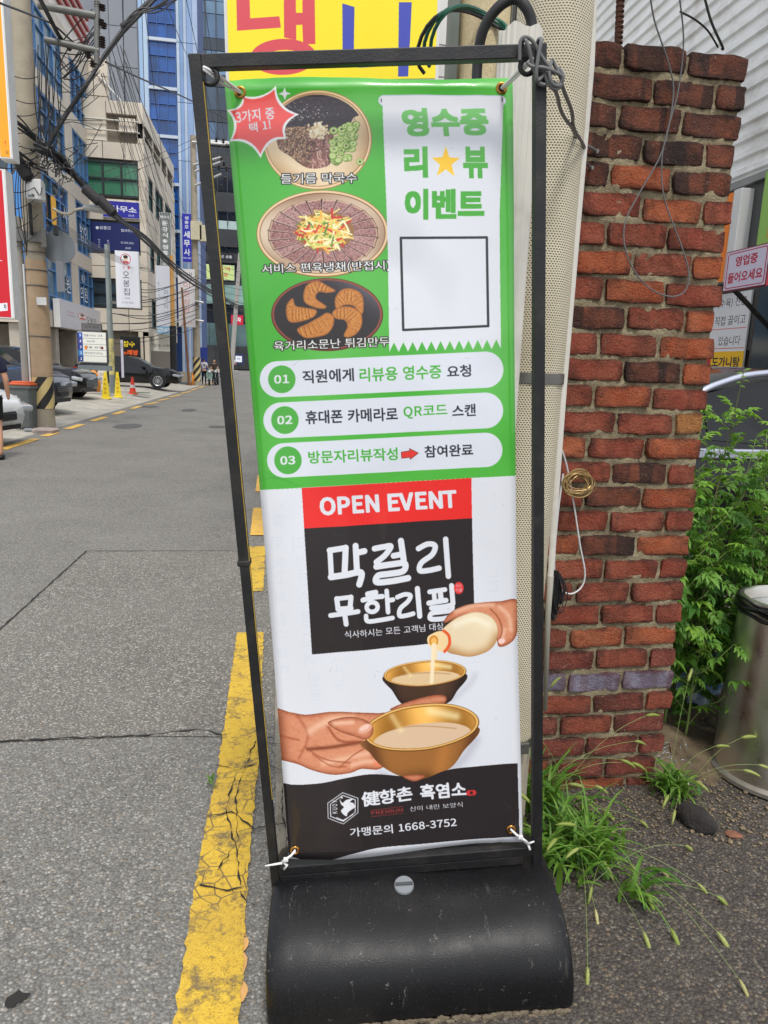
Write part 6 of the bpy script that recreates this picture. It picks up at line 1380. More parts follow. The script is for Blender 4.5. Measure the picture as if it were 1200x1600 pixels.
for k, (s, cc, tx) in enumerate([('5', S(40, 80, 180), '법률사무소 교대'), ('4', S(70, 70, 150), '사무'), ('3', S(34, 54, 150), '서울 법무'), ('2', S(50, 130, 196), '법무법인사무소'), ('2', S(36, 60, 140), '')]):
    y = 519+k*9.5; c.poly([(121, y), (129, y), (129, y+9), (121, y+9)], cc); T(c, s, 123.5, y+2, 127, y+7, W0, .04); c.stroke([(121, y+9.2), (168, y+9.2)], .5, S(90, 90, 90))
    if tx: T(c, tx, 131+(4 if k == 1 else 0), y+2.5, 150+(12 if k != 1 else 0), y+6.5, S(70, 70, 80), .0)
c.poly([(132, 540), (136, 540), (136, 546), (132, 546)], S(236, 130, 30)); c.poly([(158, 543), (161, 540), (164, 543), (161, 546)], S(120, 40, 30))
dr = boardY('directory_sign', 'white floor directory board with blue numbered squares behind the parked cars', 'sign', 121, 518, 167, 567, 27.5, .3, c, DKF)
a, b = atY(122, 570, 27.6), atY(168, 575, 27.6); box('plinth', (a.x, 27.55, b.z-.1), (b.x+.12, 27.85, a.z), GREYM, dr)
c = cv(128, 506, 158, 518, S(110, 108, 106), 6); T(c, '교대 빌딩', 131, 508, 155, 514, S(60, 56, 54)); boardY('nameplate', 'grey building name plate above the floor directory', 'sign', 128, 506, 158, 517, 27.7, .1, c, DKF)
c = cv(235, 522, 270, 549, S(228, 226, 214), 6); T(c, '향수', 238, 537, 252, 544, S(60, 60, 56), 0); T(c, '노래방', 254, 538, 267, 542, S(60, 60, 56), 0)
aw = boardY('awning_sign', 'cream awning style sign with brush lettering 향수 over a shop door', 'sign', 235, 522, 270, 549, 47.9, .3, c, WHITEM)
# ---- near projecting signs at the left edge
c = Canvas(-20, -70, 40, 312, 5, S(250, 166, 30)); c.a[:, -22:] = S(232, 232, 230); T(c, '985', 0, 231, 12, 238, S(40, 30, 24), 0); T(c, '·', 0, 222, 3, 226, S(200, 60, 30)); c.ell(1, 218, 2.4, 2.4, S(220, 70, 30))
boardY('projecting_sign', 'tall orange sign with white edge in the upper left corner', 'sign', -20, -70, 18, 246, 14.2, .35, c, WHITEM)
c = Canvas(-24, 262, 46, 236, 5, S(206, 16, 36)); c.a[:, -26:] = S(226, 226, 226); c.poly([(-24, 477), (9, 474), (9, 487), (-24, 490)], W0); T(c, '차', -1, 476, 7, 486, S(30, 30, 60), .03); c.stroke([(-5, 405.5), (3, 405.5)], 1, W0)
boardY('projecting_sign', 'tall red sign with white edge at the left side of the photo', 'sign', -24, 264, 21, 496, 14.0, .35, c, WHITEM)
# ================================================================ right side: siding wall, shop signs, yellow sign, small tiled building
XR = 6.0
sw = thingw('shed', 'big white shed with horizontal ribbed siding above the shop signs on the right', 'building', (XR+1, 16, 0))
bm = bmesh.new(); z = atX(1151, 287, XR).z; zlo = z; prof = []
while z < 15: prof += [(0, z), (0.0, z+.085), (.045, z+.105), (.045, z+.18), (0, z+.2)]; z += .21
ysx = [6.6+i*1.5 for i in range(22)]; ring = [[bm.verts.new((XR+.07-p[0]+rn.uniform(-.003, .003), y, p[1])) for p in prof] for y in ysx]
for A, B in zip(ring[:-1], ring[1:]):
    for k in range(len(prof)-1): bm.faces.new((A[k], A[k+1], B[k+1], B[k]))
SID = mat('white_ribbed_siding', (236, 236, 234), .5, 0, .06, 1.5, 0, 60, .45, (160, 152, 140), 2.2)
bmesh.ops.recalc_face_normals(bm, faces=bm.faces[:]); obj('siding', bm, SID, sw)
box('body', (XR+.1, 6.6, 0), (XR+6, 38, 15), mat('shed_core', (150, 150, 148), .8), sw)
box('gutter', (XR-.08, 6.6, zlo-.09), (XR+.09, 20, zlo-.003), mat('grey_gutter', (130, 130, 128), .6, 0, .1, 3), sw)
DW = mat('dark_grey_render', (84, 84, 84), .85, 0, .15, 2, .2, 40)
for (a, b) in ((6.6, 8.2), (8.22, 10.0), (10.02, 14)): box('wall_panel', (XR-.02, a, 1.9), (XR+.09, b-.01, zlo-.1), DW, sw)
box('wall_panel', (XR-.018, 8.95, 0), (XR+.09, 14, 1.88), DW, sw)
d = window(sw, 'X', XR-.02, 7.1, 8.32, .05, 2.72, mat('brown_door_frame', (58, 44, 36), .5), GLASSD, 2, 1, .12, .06); d.name = 'door'
# orange light box
t = thingw('light_box_sign', 'orange light box sign with white end beside the brick pillar', 'sign', (XR, 9.4, 3))
a, b = atX(1147, 300, XR-.2), atX(1130, 402, XR-.2)
OR = cv(0, 0, 60, 40, S(240, 128, 30), 6); T(OR, '맛집', 4, 24, 30, 36, S(120, 50, 20), .03)
fz0, fz1 = atX(1140, 438, XR-.2).z, a.z
quadboard('x', '', '', (XR-.2, 11.3, fz1), (XR-.2, a.y, fz1), (XR-.2, 11.3, fz0), .16, im(OR), WHITEM, parent=t, facename='orange_face')
box('end_cap', (XR-.202, a.y-.16, fz0-.02), (XR-.02, a.y, fz1+.02), WHITEM, t, .01)
# green framed sign, poster stack, hanging open sign
c = cv(0, 0, 40, 60, S(206, 150, 60), 6); c.stroke([(0, 0), (0, 60)], 14, S(146, 192, 92)); c.stroke([(0, 60), (40, 60)], 8, S(146, 192, 92))
for k in range(9): c.stroke([(10, 6+k*6), (36, 6+k*6)], 2.4, S(150, 70, 40))
p = atX(1198, 270, XR-.1); q = atX(1198, 380, XR-.1); quadboard('framed_sign', 'green framed menu sign at the right edge under the siding', 'sign', (XR-.1, p.y, p.z), (XR-.1, p.y-.9, p.z), (XR-.1, p.y, q.z), .06, im(c), mat('green_frame', (140, 186, 84), .5), border=.02)
RED = S(196, 30, 60); KK = S(34, 34, 40)
c = Canvas(0, 0, 72, 62, 7, S(228, 220, 240)); 
for (w_, cc) in ((1.6, RED),):
    P = [(5, 3), (67, 3), (69, 5), (69, 57), (67, 59), (5, 59), (3, 57), (3, 5), (5, 3)]; c.stroke(P, w_, cc)
T(c, '영업중', 16, 8, 56, 27, RED, .03); T(c, '들어오세요', 5, 33, 67, 53, RED, .03)
XO = 4.9; p = atX(1137, 396, XO); q = atX(1128, 455, XO); r_ = atX(1204, 376, XO)
os_ = quadboard('open_sign', 'white and red sign reading 영업중 들어오세요 on a black bracket', 'sign', (XO, p.y, p.z), (XO, r_.y, p.z), (XO, p.y, q.z), .05, im(c), mat('dark_red_edge', (150, 30, 50), .5), border=.012)
e = atX(1172, 497, XO+.5); s_ = atX(1133, 452, XO); rod('bracket', [(XO+.06, s_.y-.06, s_.z), (XR-.05, e.y+.1, e.z-.25)], .028, BLACKM, os_, 6)
YW = S(244, 190, 30); c = Canvas(0, 0, 60, 150, 6, S(226, 226, 228))
T(c, '(수육) 전문', 8, 6, 54, 19, KK, 0); T(c, '직접 끓이고', 6, 28, 56, 41, KK, 0); T(c, '있습니다', 16, 54, 52, 67, KK, 0)
for y in (45, 70): c.stroke([(2, y), (58, y)], .8, S(206, 60, 60))
c.poly([(0, 74), (60, 74), (60, 112), (0, 112)], YW); T(c, '도가니탕', 9, 80, 56, 96, KK, .03); T(c, '13000원', 12, 100, 50, 110, KK, .03); c.stroke([(12, 105), (34, 105)], 1, KK); c.poly([(1, 80), (7, 80), (7, 96), (1, 96)], S(196, 40, 50)); c.poly([(0, 114), (60, 114), (60, 150), (0, 150)], S(232, 226, 230)); T(c, '소머리국밥', 5, 118, 54, 132, RED, .02)
p = atX(1118, 450, XR-.06); q = atX(1118, 640, XR-.06); r_ = atX(1176, 450, XR-.06)
quadboard('menu_poster', 'stack of white and yellow menu posters on the wall beside the door', 'poster', (XR-.06, p.y, p.z-.1), (XR-.06, r_.y, p.z-.1), (XR-.06, p.y, q.z), .02, im(c), WHITEM, border=0)
c = Canvas(0, 0, 20, 30, 5, S(70, 150, 200)); p = atX(1192, 545, XR-.05); quadboard('door_sticker', 'pale blue sticker on the shop door glass', 'sticker', (XR-.07, p.y, p.z), (XR-.07, p.y-.25, p.z), (XR-.07, p.y, p.z-.35), .004, im(c), WHITEM, border=0)
# ---- small tiled building and the yellow sign above the banner
b5 = thingw('tiled_building', 'narrow building with white wall tiles behind the stand and yellow sign', 'building', (.8, 7, 0))
box('core', (.15, 5.33, 0), (1.42, 9, 6.5), mat('tile_grout', (150, 150, 148), .9), b5)
TILE = mat('white_wall_tile', (212, 210, 206), .4, 0, .05, 2, objrand=.05)
tm = None
for j in range(17):
    for i in range(4):
        z = 3.1+j*.2; x = .155+i*.316
        if tm is None: o = box('wall_tile', (0, 0, 0), (.308, .03, .192), TILE, b5); tm = o.data
        else: o = link('wall_tile', tm, b5)
        o.location = (x, 5.3, z)
box('lower_wall', (.15, 5.31, 0), (1.42, 5.329, 3.09), mat('plain_render', (178, 176, 170), .85, 0, .1, 3), b5)
for y0 in range(6): box('side_tile', (.125, 5.34+y0*.6, .05), (.149, 5.92+y0*.6, 6.4), TILE, b5)
c = Canvas(345, -20, 350, 148, 3, S(250, 226, 30)); RD, BL = S(216, 74, 84), S(64, 74, 176)
g = lambda x, y: (280+x/2.727, y/2.727)
def st(pts, w_, cc): c.stroke([g(*p) for p in pts], w_, cc)
def pg(pts, cc): c.poly([g(*p) for p in pts], cc)
pg([(238, -60), (292, -60), (298, 76), (420, 68), (428, 116), (244, 128)], RD); pg([(436, -60), (486, -60), (490, 54), (518, 54), (514, -60), (566, -60), (576, 188), (524, 188), (518, 104), (492, 106), (494, 170), (442, 158)], RD)
c.ell(*g(441, 242), 140/2.727, 78/2.727, RD); c.ell(*g(446, 244), 84/2.727, 32/2.727, S(250, 226, 30))
pg([(687, 14), (740, 30), (744, 240), (896, 245), (902, 288), (775, 294), (697, 282)], BL); pg([(933, 10), (990, 10), (989, 336), (944, 336)], BL)
p, q = atY(357, -20, 5.12), atY(687, 128, 5.12)
ys_ = quadboard('hoarding', 'large yellow sign with red and blue brush letters above the banner', 'sign', atY(354, -20, 5.12), atY(684, -20, 5.12), atY(358, 128, 5.12), .05, None or c.image('yellow_sign', [(353, -20), (684, -20), (688, 127), (358, 127)], 1000, 444), WHITEM, border=.02)
# ================================================================ cars
def paint_m(name, rgb, metal=.3): return mat(name, rgb, .2, metal, .03, 3, coat=.5, spec=.3)
TYRE = mat('tyre_rubber', (30, 30, 32), .85); RIM = mat('alloy_rim', (176, 178, 180), .3, .8); CHR = mat('chrome', (200, 204, 208), .12, 1); LAMP = mat('headlight_glass', (190, 196, 202), .08, .3, coat=1); LAMPD = mat('dark_lamp', (60, 64, 70), .1, .2); CGL = mat('car_window_glass', (14, 16, 18), .05, spec=.45); PLT = mat('plate_white', (226, 228, 228), .5); BLKP = mat('black_plastic', (26, 26, 28), .6); REDL = mat('tail_lamp_red', (130, 14, 18), .2)
SED = dict(L=4.9, W=1.86, st=[(-2.45, .62, .78, .80, .70), (-2.3, .30, .98, 1.0, .84), (-1.75, .22, 1.04, 1.06, .90), (-1.15, .2, 1.0, 1.34, .93), (-.6, .2, .97, 1.44, .93), (.1, .2, .95, 1.45, .93), (.55, .2, .94, 1.38, .93), (1.15, .2, .93, 1.02, .93), (1.35, .2, .92, .98, .92), (2.0, .22, .86, .90, .88), (2.35, .26, .72, .76, .78), (2.45, .34, .58, .62, .66)], cab=(2, 7), wheels=(-1.45, 1.5), wr=.34)
SUV = dict(L=4.6, W=1.9, st=[(-2.3, .5, .9, .95, .8), (-2.2, .3, 1.1, 1.5, .88), (-1.9, .24, 1.1, 1.66, .92), (-1.0, .22, 1.08, 1.72, .93), (0, .22, 1.06, 1.71, .93), (.45, .22, 1.05, 1.62, .93), (1.05, .22, 1.04, 1.14, .93), (1.25, .22, 1.02, 1.08, .92), (1.95, .24, .96, 1.02, .9), (2.22, .28, .84, .90, .82), (2.3, .36, .7, .76, .72)], cab=(0, 6), wheels=(-1.35, 1.42), wr=.37)
def car(label, loc, rz, spec, body, plate='', grille=True, h=1.0, group=None, name='parked_car', silver=None):
    t = thing(name, label, 'car', loc, rz, group); W = spec['W']/2; rings = []; gl = bmesh.new(); bm = bmesh.new(); gr_ = []
    for (x, zb, zbelt, zt, wk) in spec['st']:
        w_ = W*wk; wr = w_*(.78 if zt > zbelt+.2 else .93); sc_ = h
        half = [(0, zb), (w_*.86, zb), (w_*.985, zb+.12), (w_, (zb+zbelt)*.5), (w_*.99, zbelt-.12), (w_*.95, zbelt), (wr, zt-.05 if zt > zbelt+.2 else zt-.01), (wr*.85, zt), (0, zt+.025)]
        full_ = half+[(-a, b) for a, b in half[-2:0:-1]]
        gr_.append([Vector((x*1.0, a, b*sc_)) for a, b in full_])
    n = len(gr_[0]); V = [[bm.verts.new(p) for p in r] for r in gr_]; c0, c1 = spec['cab']
    def gface(ps):
        gl.faces.new([gl.verts.new(p) for p in ps])
    for i in range(len(V)-1):
        for k in range(n):
            k2 = (k+1) % n; P = [gr_[i][k], gr_[i+1][k], gr_[i+1][k2], gr_[i][k2]]
            side = k in (5, n-6); top = k in (6, 7, 8, 9) or k in (n-7, n-8, n-9); slope = abs(spec['st'][i+1][3]-spec['st'][i][3]) > .15 and (spec['st'][i][3] > spec['st'][i][2]+.2 or spec['st'][i+1][3] > spec['st'][i+1][2]+.2)
            bm.faces.new((V[i][k], V[i+1][k], V[i+1][k2], V[i][k2]))
            if c0 <= i < c1 and side or (slope and k in (6, 7, 8, 9) and c0 <= i < c1+1):
                cen = sum(P, Vector())/4; nrm = (P[1]-P[0]).cross(P[3]-P[0]); 
                if nrm.length < 1e-6: continue
                nrm.normalize(); 
                if nrm.dot(cen-Vector((cen.x, 0, .8))) < 0: nrm = -nrm
                gface([cen+(p-cen)*.93+nrm*.006 for p in P])
    bm.faces.new(V[0][::-1]); bm.faces.new(V[-1]); bmesh.ops.recalc_face_normals(bm, faces=bm.faces[:])
    bo = obj('body', bm, body, t, True, 38); obj('window', gl, CGL, t)
    for sx in spec['wheels']:
        for s in (-1, 1):
            y = s*(W-.10); wr = spec['wr']; wz = wr-.01
            bm2 = bmesh.new(); Q = Matrix.Translation((sx, s*(W-.004), wz+.02)) @ Matrix.Rotation(R(90), 4, 'X')
            bmesh.ops.create_circle(bm2, cap_ends=True, radius=wr+.055, segments=24, matrix=Q); obj('wheel_arch', bm2, BLKP, t)
            bm2 = bmesh.new(); pr = [(.05, -.1), (wr*.68, -.1), (wr*.94, -.11), (wr, -.08), (wr, .08), (wr*.94, .11), (wr*.68, .1), (.6*wr, .06)]
            r2 = lathe(bm2, pr, 28)
            for v in bm2.verts: v.co = Vector((v.co.x, v.co.z*s, v.co.y))+Vector((sx, y, wz))
            w0 = obj('wheel', bm2, TYRE, t, True, 40)
            bm2 = bmesh.new(); rr = lathe(bm2, [(wr*.70, 0), (wr*.66, .012), (wr*.6, .0), (wr*.58, -.03)], 28); 
            for k in range(10):
                a = k*math.pi/5; bx(bm2, .04, wr*.66, -.018, .018, -.01, .008, Matrix.Rotation(a, 4, 'Z'))
            bmesh.ops.create_circle(bm2, cap_ends=True, radius=.06, segments=12, matrix=Matrix.Translation((0, 0, .012)))
            for v in bm2.verts: v.co = Vector((v.co.x, (v.co.z+.105)*s, v.co.y))+Vector((sx, y, wz))
            obj('rim', bm2, RIM, w0, True, 40)
    xn = spec['st'][-1][0]; wn = W*spec['st'][-1][4]; zn = spec['st'][-1][2]*h
    for s in (-1, 1):
        bm2 = bmesh.new(); bx(bm2, -.22, .10, -.20, .20, -.06, .055, Matrix.Translation((xn-.10, s*(wn+.02), zn+.02)) @ Matrix.Rotation(-s*.55, 4, 'Z') @ Matrix.Rotation(.18, 4, 'Y'), .03); obj('headlight', bm2, LAMP, t, True, 40)
        bm2 = bmesh.new(); bx(bm2, -.07, .09, -.11, .11, -.07, .07, Matrix.Translation((spec['st'][c1][0]-.32, s*(W+.06), spec['st'][c1][2]*h+.06)), .03); obj('mirror', bm2, body, t, True, 40)
        xr = spec['st'][0][0]; box('tail_lamp', (xr+.02, s*(W*.5), .72*h), (xr+.28, s*(W*.84), .88*h), REDL, t, .02)
    if grille:
        bm2 = bmesh.new(); bx(bm2, xn-.06, xn+.015, -wn*.55, wn*.55, .42*h, zn-.02, None, .02); g_ = obj('grille', bm2, BLKP, t, True, 40)
        for k in range(5): z = .45*h+(zn-.07-.45*h)*k/4; box('grille_bar', (xn+.012, -wn*.5, z), (xn+.026, wn*.5, z+.016), CHR if silver else GREYM, g_)
    box('lower_intake', (xn-.12, -wn*.8, .26*h), (xn+.0, wn*.8, .38*h), BLKP, t, .02)
    c = Canvas(0, 0, 52, 11, 5, S(226, 228, 226)); c.text(plate, (4, 2.2), (48, 2.2), (4, 9), S(30, 34, 40), .03, px=60)
    quadboard('p', '', '', (xn+.035, -.26, .53*h), (xn+.035, .26, .53*h), (xn+.035, -.26, .42*h), .015, im(c), BLKP, parent=t, facename='number_plate') if plate else None
    if not spec is SUV or True:
        box('door_trim', (-1.3, W*.925+.004, .34), (1.0, W*.925+.03, .38), CHR, t, .005)
    return t
BLK = paint_m('black_car_paint', (20, 21, 24), .2); WHT = paint_m('white_car_paint', (214, 216, 218), .0); SLV = paint_m('silver_blue_car_paint', (150, 160, 178), .6); DGR = paint_m('dark_grey_car_paint', (52, 58, 72), .4)
def quadfix(): pass
p = atY(282, 590, 37)
car('black sedan parked side-on with silver alloy wheels beyond the traffic cone', (p.x-2.5, 37.3, .2), 0, SED, BLK, '38루 4152')
p = atY(143, 600, 24.8)
car('black crossover with its low nose pointing at the street', (p.x-2.33, 25.2, .17), R(-8), SUV, BLK, '', True, .93)
p = atY(100, 600, 19.6)
car('grey blue SUV with chrome grille half hidden behind the utility pole', (p.x-2.32, 19.8, .10), R(-6), SUV, DGR, '123가 5501', True, 1.0, silver=True)
p = atY(23, 640, 13.0)
car('white car with only its nose showing beside the man', (p.x-2.42, 13.0, .02), R(-10), SED, WHT, '68부 1505')
bc = car('black car parked across the yard behind the tall mugwort weeds', (4.0, 5.15, .0), 0, SED, paint_m('near_black_car_paint', (10, 10, 12), .2), '', h=1.1)
STR_ = mat('silver_window_trim', (190, 194, 210), .25, .6)
rod('window_trim', crv([(-1.55, -.80, 1.12), (-1.24, -.76, 1.39), (-1.0, -.73, 1.50), (-.7, -.72, 1.565), (0, -.72, 1.60), (.6, -.73, 1.52)], 5), .022, STR_, bc, 8)
box('waist_trim', (-1.9, -.905, 1.0), (1.3, -.87, 1.065), STR_, bc, .01)
# bright waist moulding that shows between the leaves
# ================================================================ people
SKINM = mat('skin', (206, 156, 126), .6, 0, .05, 8); HAIR = mat('black_hair', (26, 22, 22), .6)
def skin_mesh(name, joints, edges, m, parent, sub=2, root=0):
    me = bpy.data.meshes.new(name); me.from_pydata([j[:3] for j in joints], edges, []); o = link(name, me, parent, m)
    sk = o.modifiers.new('skin', 'SKIN'); sk.use_smooth_shade = True
    for v, j in zip(me.skin_vertices[0].data, joints): v.radius = (j[3], j[4] if len(j) > 4 else j[3])
    me.skin_vertices[0].data[root].use_root = True
    s = o.modifiers.new('sub', 'SUBSURF'); s.levels = sub; s.render_levels = sub; return o
def person(label, loc, rz, h, shirt, shorts, long=False, arm=(0, 0), seated=False, helmet=None, shoes=None, group=None):
    t = thing('person', label, 'person', loc, rz, group); k = h/1.72; f = .22 if seated else 0
    hip = .92; kn = .5; 
    def J(x, y, z, r, r2=None): return (x*k, y*k, z*k, r*k, (r2 or r)*k)
    dz = -.12 if seated else 0
    j = [J(0, 0, hip+dz, .13, .10), J(0, 0, 1.15+dz, .125, .09), J(0, .01, 1.34+dz, .14, .095), J(0, .01, 1.46+dz, .06), J(0, -.01, 1.53+dz, .05)]
    e = [(0, 1), (1, 2), (2, 3), (3, 4)]; n = 5
    for s in (-1, 1):
        a_ = arm[0 if s < 0 else 1]
        j += [J(s*.17, .01, 1.41+dz, .055), J(s*.24, .0-a_*.1, 1.14+dz, .042), J(s*.25, -.05-a_*.35, .92+dz+a_*.12, .03), J(s*.25, -.07-a_*.42, .84+dz+a_*.13, .034, .018)]; e += [(2, n), (n, n+1), (n+1, n+2), (n+2, n+3)]; n += 4
        j += [J(s*.09, 0, .86+dz, .09), J(s*(.10+f*.6), -.02-f*1.2, kn+dz*.6, .058), J(s*.11+s*f*.3, .02-f*.6, .28, .052), J(s*.11+s*f*.3, .03-f*.5, .09, .034), J(s*.115+s*f*.3, -.10-f*.5, .04, .035, .022)]; e += [(0, n), (n, n+1), (n+1, n+2), (n+2, n+3), (n+3, n+4)]; n += 5
    skin_mesh('body', j, e, SKINM, t)
    S_ = [J(0, 0, hip+.02+dz, .15, .12), J(0, 0, 1.15+dz, .145, .11), J(0, .01, 1.33+dz, .155, .115), J(0, .01, 1.43+dz, .085)]; E_ = [(0, 1), (1, 2), (2, 3)]; n = 4
    for s in (-1, 1): a_ = arm[0 if s < 0 else 1]; S_ += [J(s*.17, .01, 1.41+dz, .075), J(s*.225, -a_*.05, 1.22+dz, .068)]; E_ += [(2, n), (n, n+1)]; n += 2
    skin_mesh('shirt', S_, E_, shirt, t)
    S_ = [J(0, 0, hip+dz, .15, .12)]; E_ = []; n = 1
    for s in (-1, 1):
        S_ += [J(s*.09, 0, .84+dz, .105), J(s*(.10+f*.6), -.015-f*1.2, kn+.04+dz*.6, .085 if not long else .07)]; E_ += [(0, n), (n, n+1)]; n += 2
        if long: S_ += [J(s*.11+s*f*.3, .03-f*.5, .10, .055)]; E_ += [(n-1, n)]; n += 1
    skin_mesh('trousers' if long else 'shorts', S_, E_, shorts, t)
    for s in (-1, 1): bm = bmesh.new(); bmesh.ops.create_uvsphere(bm, u_segments=12, v_segments=8, radius=1, matrix=Matrix.Translation(((s*.115+s*f*.3)*k, (-.05-f*.5)*k, .042*k)) @ Matrix.Diagonal((.05*k, .135*k, .045*k, 1))); obj('shoe', bm, shoes or BLKP, t, True)
    bm = bmesh.new(); bmesh.ops.create_uvsphere(bm, u_segments=20, v_segments=14, radius=1)
    for v in bm.verts:
        c = v.co; jaw = 1-.22*max(0, -c.z); x, y, z = c.x*.078*jaw, c.y*.096*(1-.1*max(0, -c.z)), c.z*.118
        if c.y < -.8 and abs(c.x) < .22 and -.3 < c.z < .1: y -= .018
        if c.y < -.75 and .15 < abs(c.x) < .5 and .0 < c.z < .25: y += .006
        v.co = Vector((x, y-.015, z+1.615+dz))*k
    hd = obj('head', bm, SKINM, t, True)
    for s in (-1, 1):
        bm = bmesh.new(); bmesh.ops.create_uvsphere(bm, u_segments=8, v_segments=6, radius=1, matrix=Matrix.Translation((s*.077*k, .0, (1.61+dz)*k)) @ Matrix.Diagonal((.012*k, .022*k, .032*k, 1))); obj('ear', bm, SKINM, hd, True)
        bm = bmesh.new(); bmesh.ops.create_uvsphere(bm, u_segments=8, v_segments=6, radius=.011*k, matrix=Matrix.Translation((s*.03*k, -.098*k, (1.63+dz)*k))); obj('eye', bm, HAIR, hd, True)
    box('mouth', (-.022*k, -.102*k, (1.562+dz)*k), (.022*k, -.088*k, (1.57+dz)*k), mat('lip', (150, 80, 74), .6), hd)
    bm = bmesh.new(); bmesh.ops.create_uvsphere(bm, u_segments=20, v_segments=14, radius=1)
    bmesh.ops.delete(bm, geom=[v for v in bm.verts if v.co.z < -.25 or (v.co.y < -.45 and v.co.z < .45)], context='VERTS')
    for v in bm.verts: v.co = Vector((v.co.x*.086, v.co.y*.104-.008, v.co.z*.126+1.622+dz))*k*(1.0 if not helmet else 1.02)
    obj('helmet' if helmet else 'hair', bm, helmet or HAIR, t, True); return t
NAVYS = mat('navy_shirt', (32, 34, 58), .9, 0, .1, 12); BLS = mat('black_shorts', (24, 24, 28), .9); WSH = mat('white_shirt', (208, 210, 220), .9); BRS = mat('brown_shirt', (70, 54, 48), .9); BTR = mat('black_trousers', (26, 26, 32), .9)
p = atY(-12, 716, 11.0)
person('man in navy T-shirt, black shorts and black shoes at the left edge of the photo', (p.x, 11.0, 0), R(195), 1.74, NAVYS, BLS, arm=(.1, .25))
# ---- scooters
def scooter(label, x, y, rz, body):
    t = thing('scooter', label, 'scooter', (x, y, gz(x, y)), rz, 'scooters parked on the far kerb line')
    for yy in (-.62, .62):
        bm = bmesh.new(); tube(bm, [(0, yy+.2*math.cos(a), .26+.2*math.sin(a)) for a in [i*math.pi/10 for i in range(20)]], .055, 8, closed=True); w0 = obj('wheel', bm, TYRE, t, True)
        bm = bmesh.new(); bmesh.ops.create_cone(bm, cap_ends=True, segments=16, radius1=.15, radius2=.15, depth=.05, matrix=Matrix.Translation((0, yy, .26)) @ Matrix.Rotation(R(90), 4, 'Y')); obj('rim', bm, RIM, w0, True, 40)
    bm = bmesh.new(); prism(bm, [(-.18, .45), (-.22, .75), (-.12, 1.0), (.12, 1.0), (.22, .75), (.18, .45)], -.52, -.38); obj('front_shield', bm, body, t, True, 30)
    bm = bmesh.new(); bx(bm, -.14, .14, -.05, .78, .42, .72, None, .08); obj('body', bm, body, t, True, 40); box('seat', (-.15, 0, .73), (.15, .74, .84), BLKP, t, .04); box('footboard', (-.15, -.4, .30), (.15, .02, .36), body, t, .02)
    box('front_mudguard', (-.07, -.86, .40), (.07, -.42, .54), body, t, .04)
    rod('handlebar', [(-.36, -.32, 1.08), (-.2, -.42, 1.12), (.2, -.42, 1.12), (.36, -.32, 1.08)], .02, BLKP, t, 8); rod('fork', [(0, -.45, 1.05), (0, -.62, .28)], .035, GREYM, t, 8)
    bm = bmesh.new(); bmesh.ops.create_uvsphere(bm, u_segments=14, v_segments=10, radius=.1, matrix=Matrix.Translation((0, -.53, .90)) @ Matrix.Diagonal((1.3, .6, .9, 1))); obj('headlight', bm, LAMP, t, True)
    for s in (-1, 1): rod('mirror', [(s*.25, -.4, 1.12), (s*.32, -.42, 1.3)], .01, BLKP, t, 6); box('mirror_glass', (s*.32-.06, -.44, 1.28), (s*.32+.06, -.41, 1.38), BLKP, t, .01)
    return t
p = atY(327, 602, 49.5); scooter('pale green scooter facing the viewer on the far kerb line', p.x, 49.5, R(6), mat('pale_green_paint', (120, 150, 136), .3, coat=.6))
p = atY(338, 601, 50.3); scooter('black scooter standing just behind the pale green one', p.x, 50.6, R(-4), mat('scooter_black', (30, 32, 36), .3, coat=.6))
p = atY(319, 597, 51); person('rider in white shirt and black trousers standing by the pale green scooter', (p.x, 51, 0), R(170), 1.75, WSH, BTR, True, arm=(.5, .3))
p = atY(335, 598, 51.6); person('rider in dark brown top bending over the black scooter', (p.x, 51.6, 0), R(20), 1.7, BRS, BTR, True, arm=(.6, .6), helmet=HAIR)
p = atY(365.5, 577, 92); person('pedestrian in white top and dark trousers by the far leaning pole', (p.x, 92, gz(p.x, 92)), R(0), 1.68, WSH, BTR, True)
# ================================================================ bins, cones, clutter on the left kerb
q = atZ(38, 672, 0); t = thing('wheelie_bin', 'grey wheelie bin with orange lid and two stickers beside the utility pole', 'bin', (q.x, q.y+.3, .0), R(-14))
GP = mat('grey_bin_plastic', (104, 110, 108), .6, 0, .1, 6, 0, 60, .35, (70, 66, 60), 5); OG = mat('orange_bin_lid', (222, 104, 62), .5, 0, .06, 6)
bm = bmesh.new(); V = [[bm.verts.new((sx*w_, sy*d_, z)) for sx, sy in ((-1, -1), (1, -1), (1, 1), (-1, 1))] for (w_, d_, z) in ((.20, .24, .05), (.245, .29, .84), (.28, .32, .85), (.28, .32, .90), (.24, .28, .90))]
for A, B in zip(V[:-1], V[1:]):
    for k in range(4): bm.faces.new((A[k], A[(k+1) % 4], B[(k+1) % 4], B[k]))
bm.faces.new(V[0][::-1]); bmesh.ops.bevel(bm, geom=[e for e in bm.edges if abs(e.verts[0].co.z-e.verts[1].co.z) > .5], offset=.03, segments=3, affect='EDGES'); obj('body', bm, GP, t, True, 35)
bm = bmesh.new(); bx(bm, -.27, .27, -.31, .33, .905, .95, None, .02); bx(bm, -.2, .2, -.24, .26, .94, .985, None, .03); obj('lid', bm, OG, t, True, 40)
for s in (-1, 1): bm = bmesh.new(); bmesh.ops.create_cone(bm, cap_ends=True, segments=20, radius1=.12, radius2=.12, depth=.05, matrix=Matrix.Translation((s*.23, .2, .12)) @ Matrix.Rotation(R(90), 4, 'Y')); obj('wheel', bm, TYRE, t, True, 40)
rod('handle', [(-.2, .36, .88), (-.2, .42, .9), (.2, .42, .9), (.2, .36, .88)], .018, GP, t, 8)
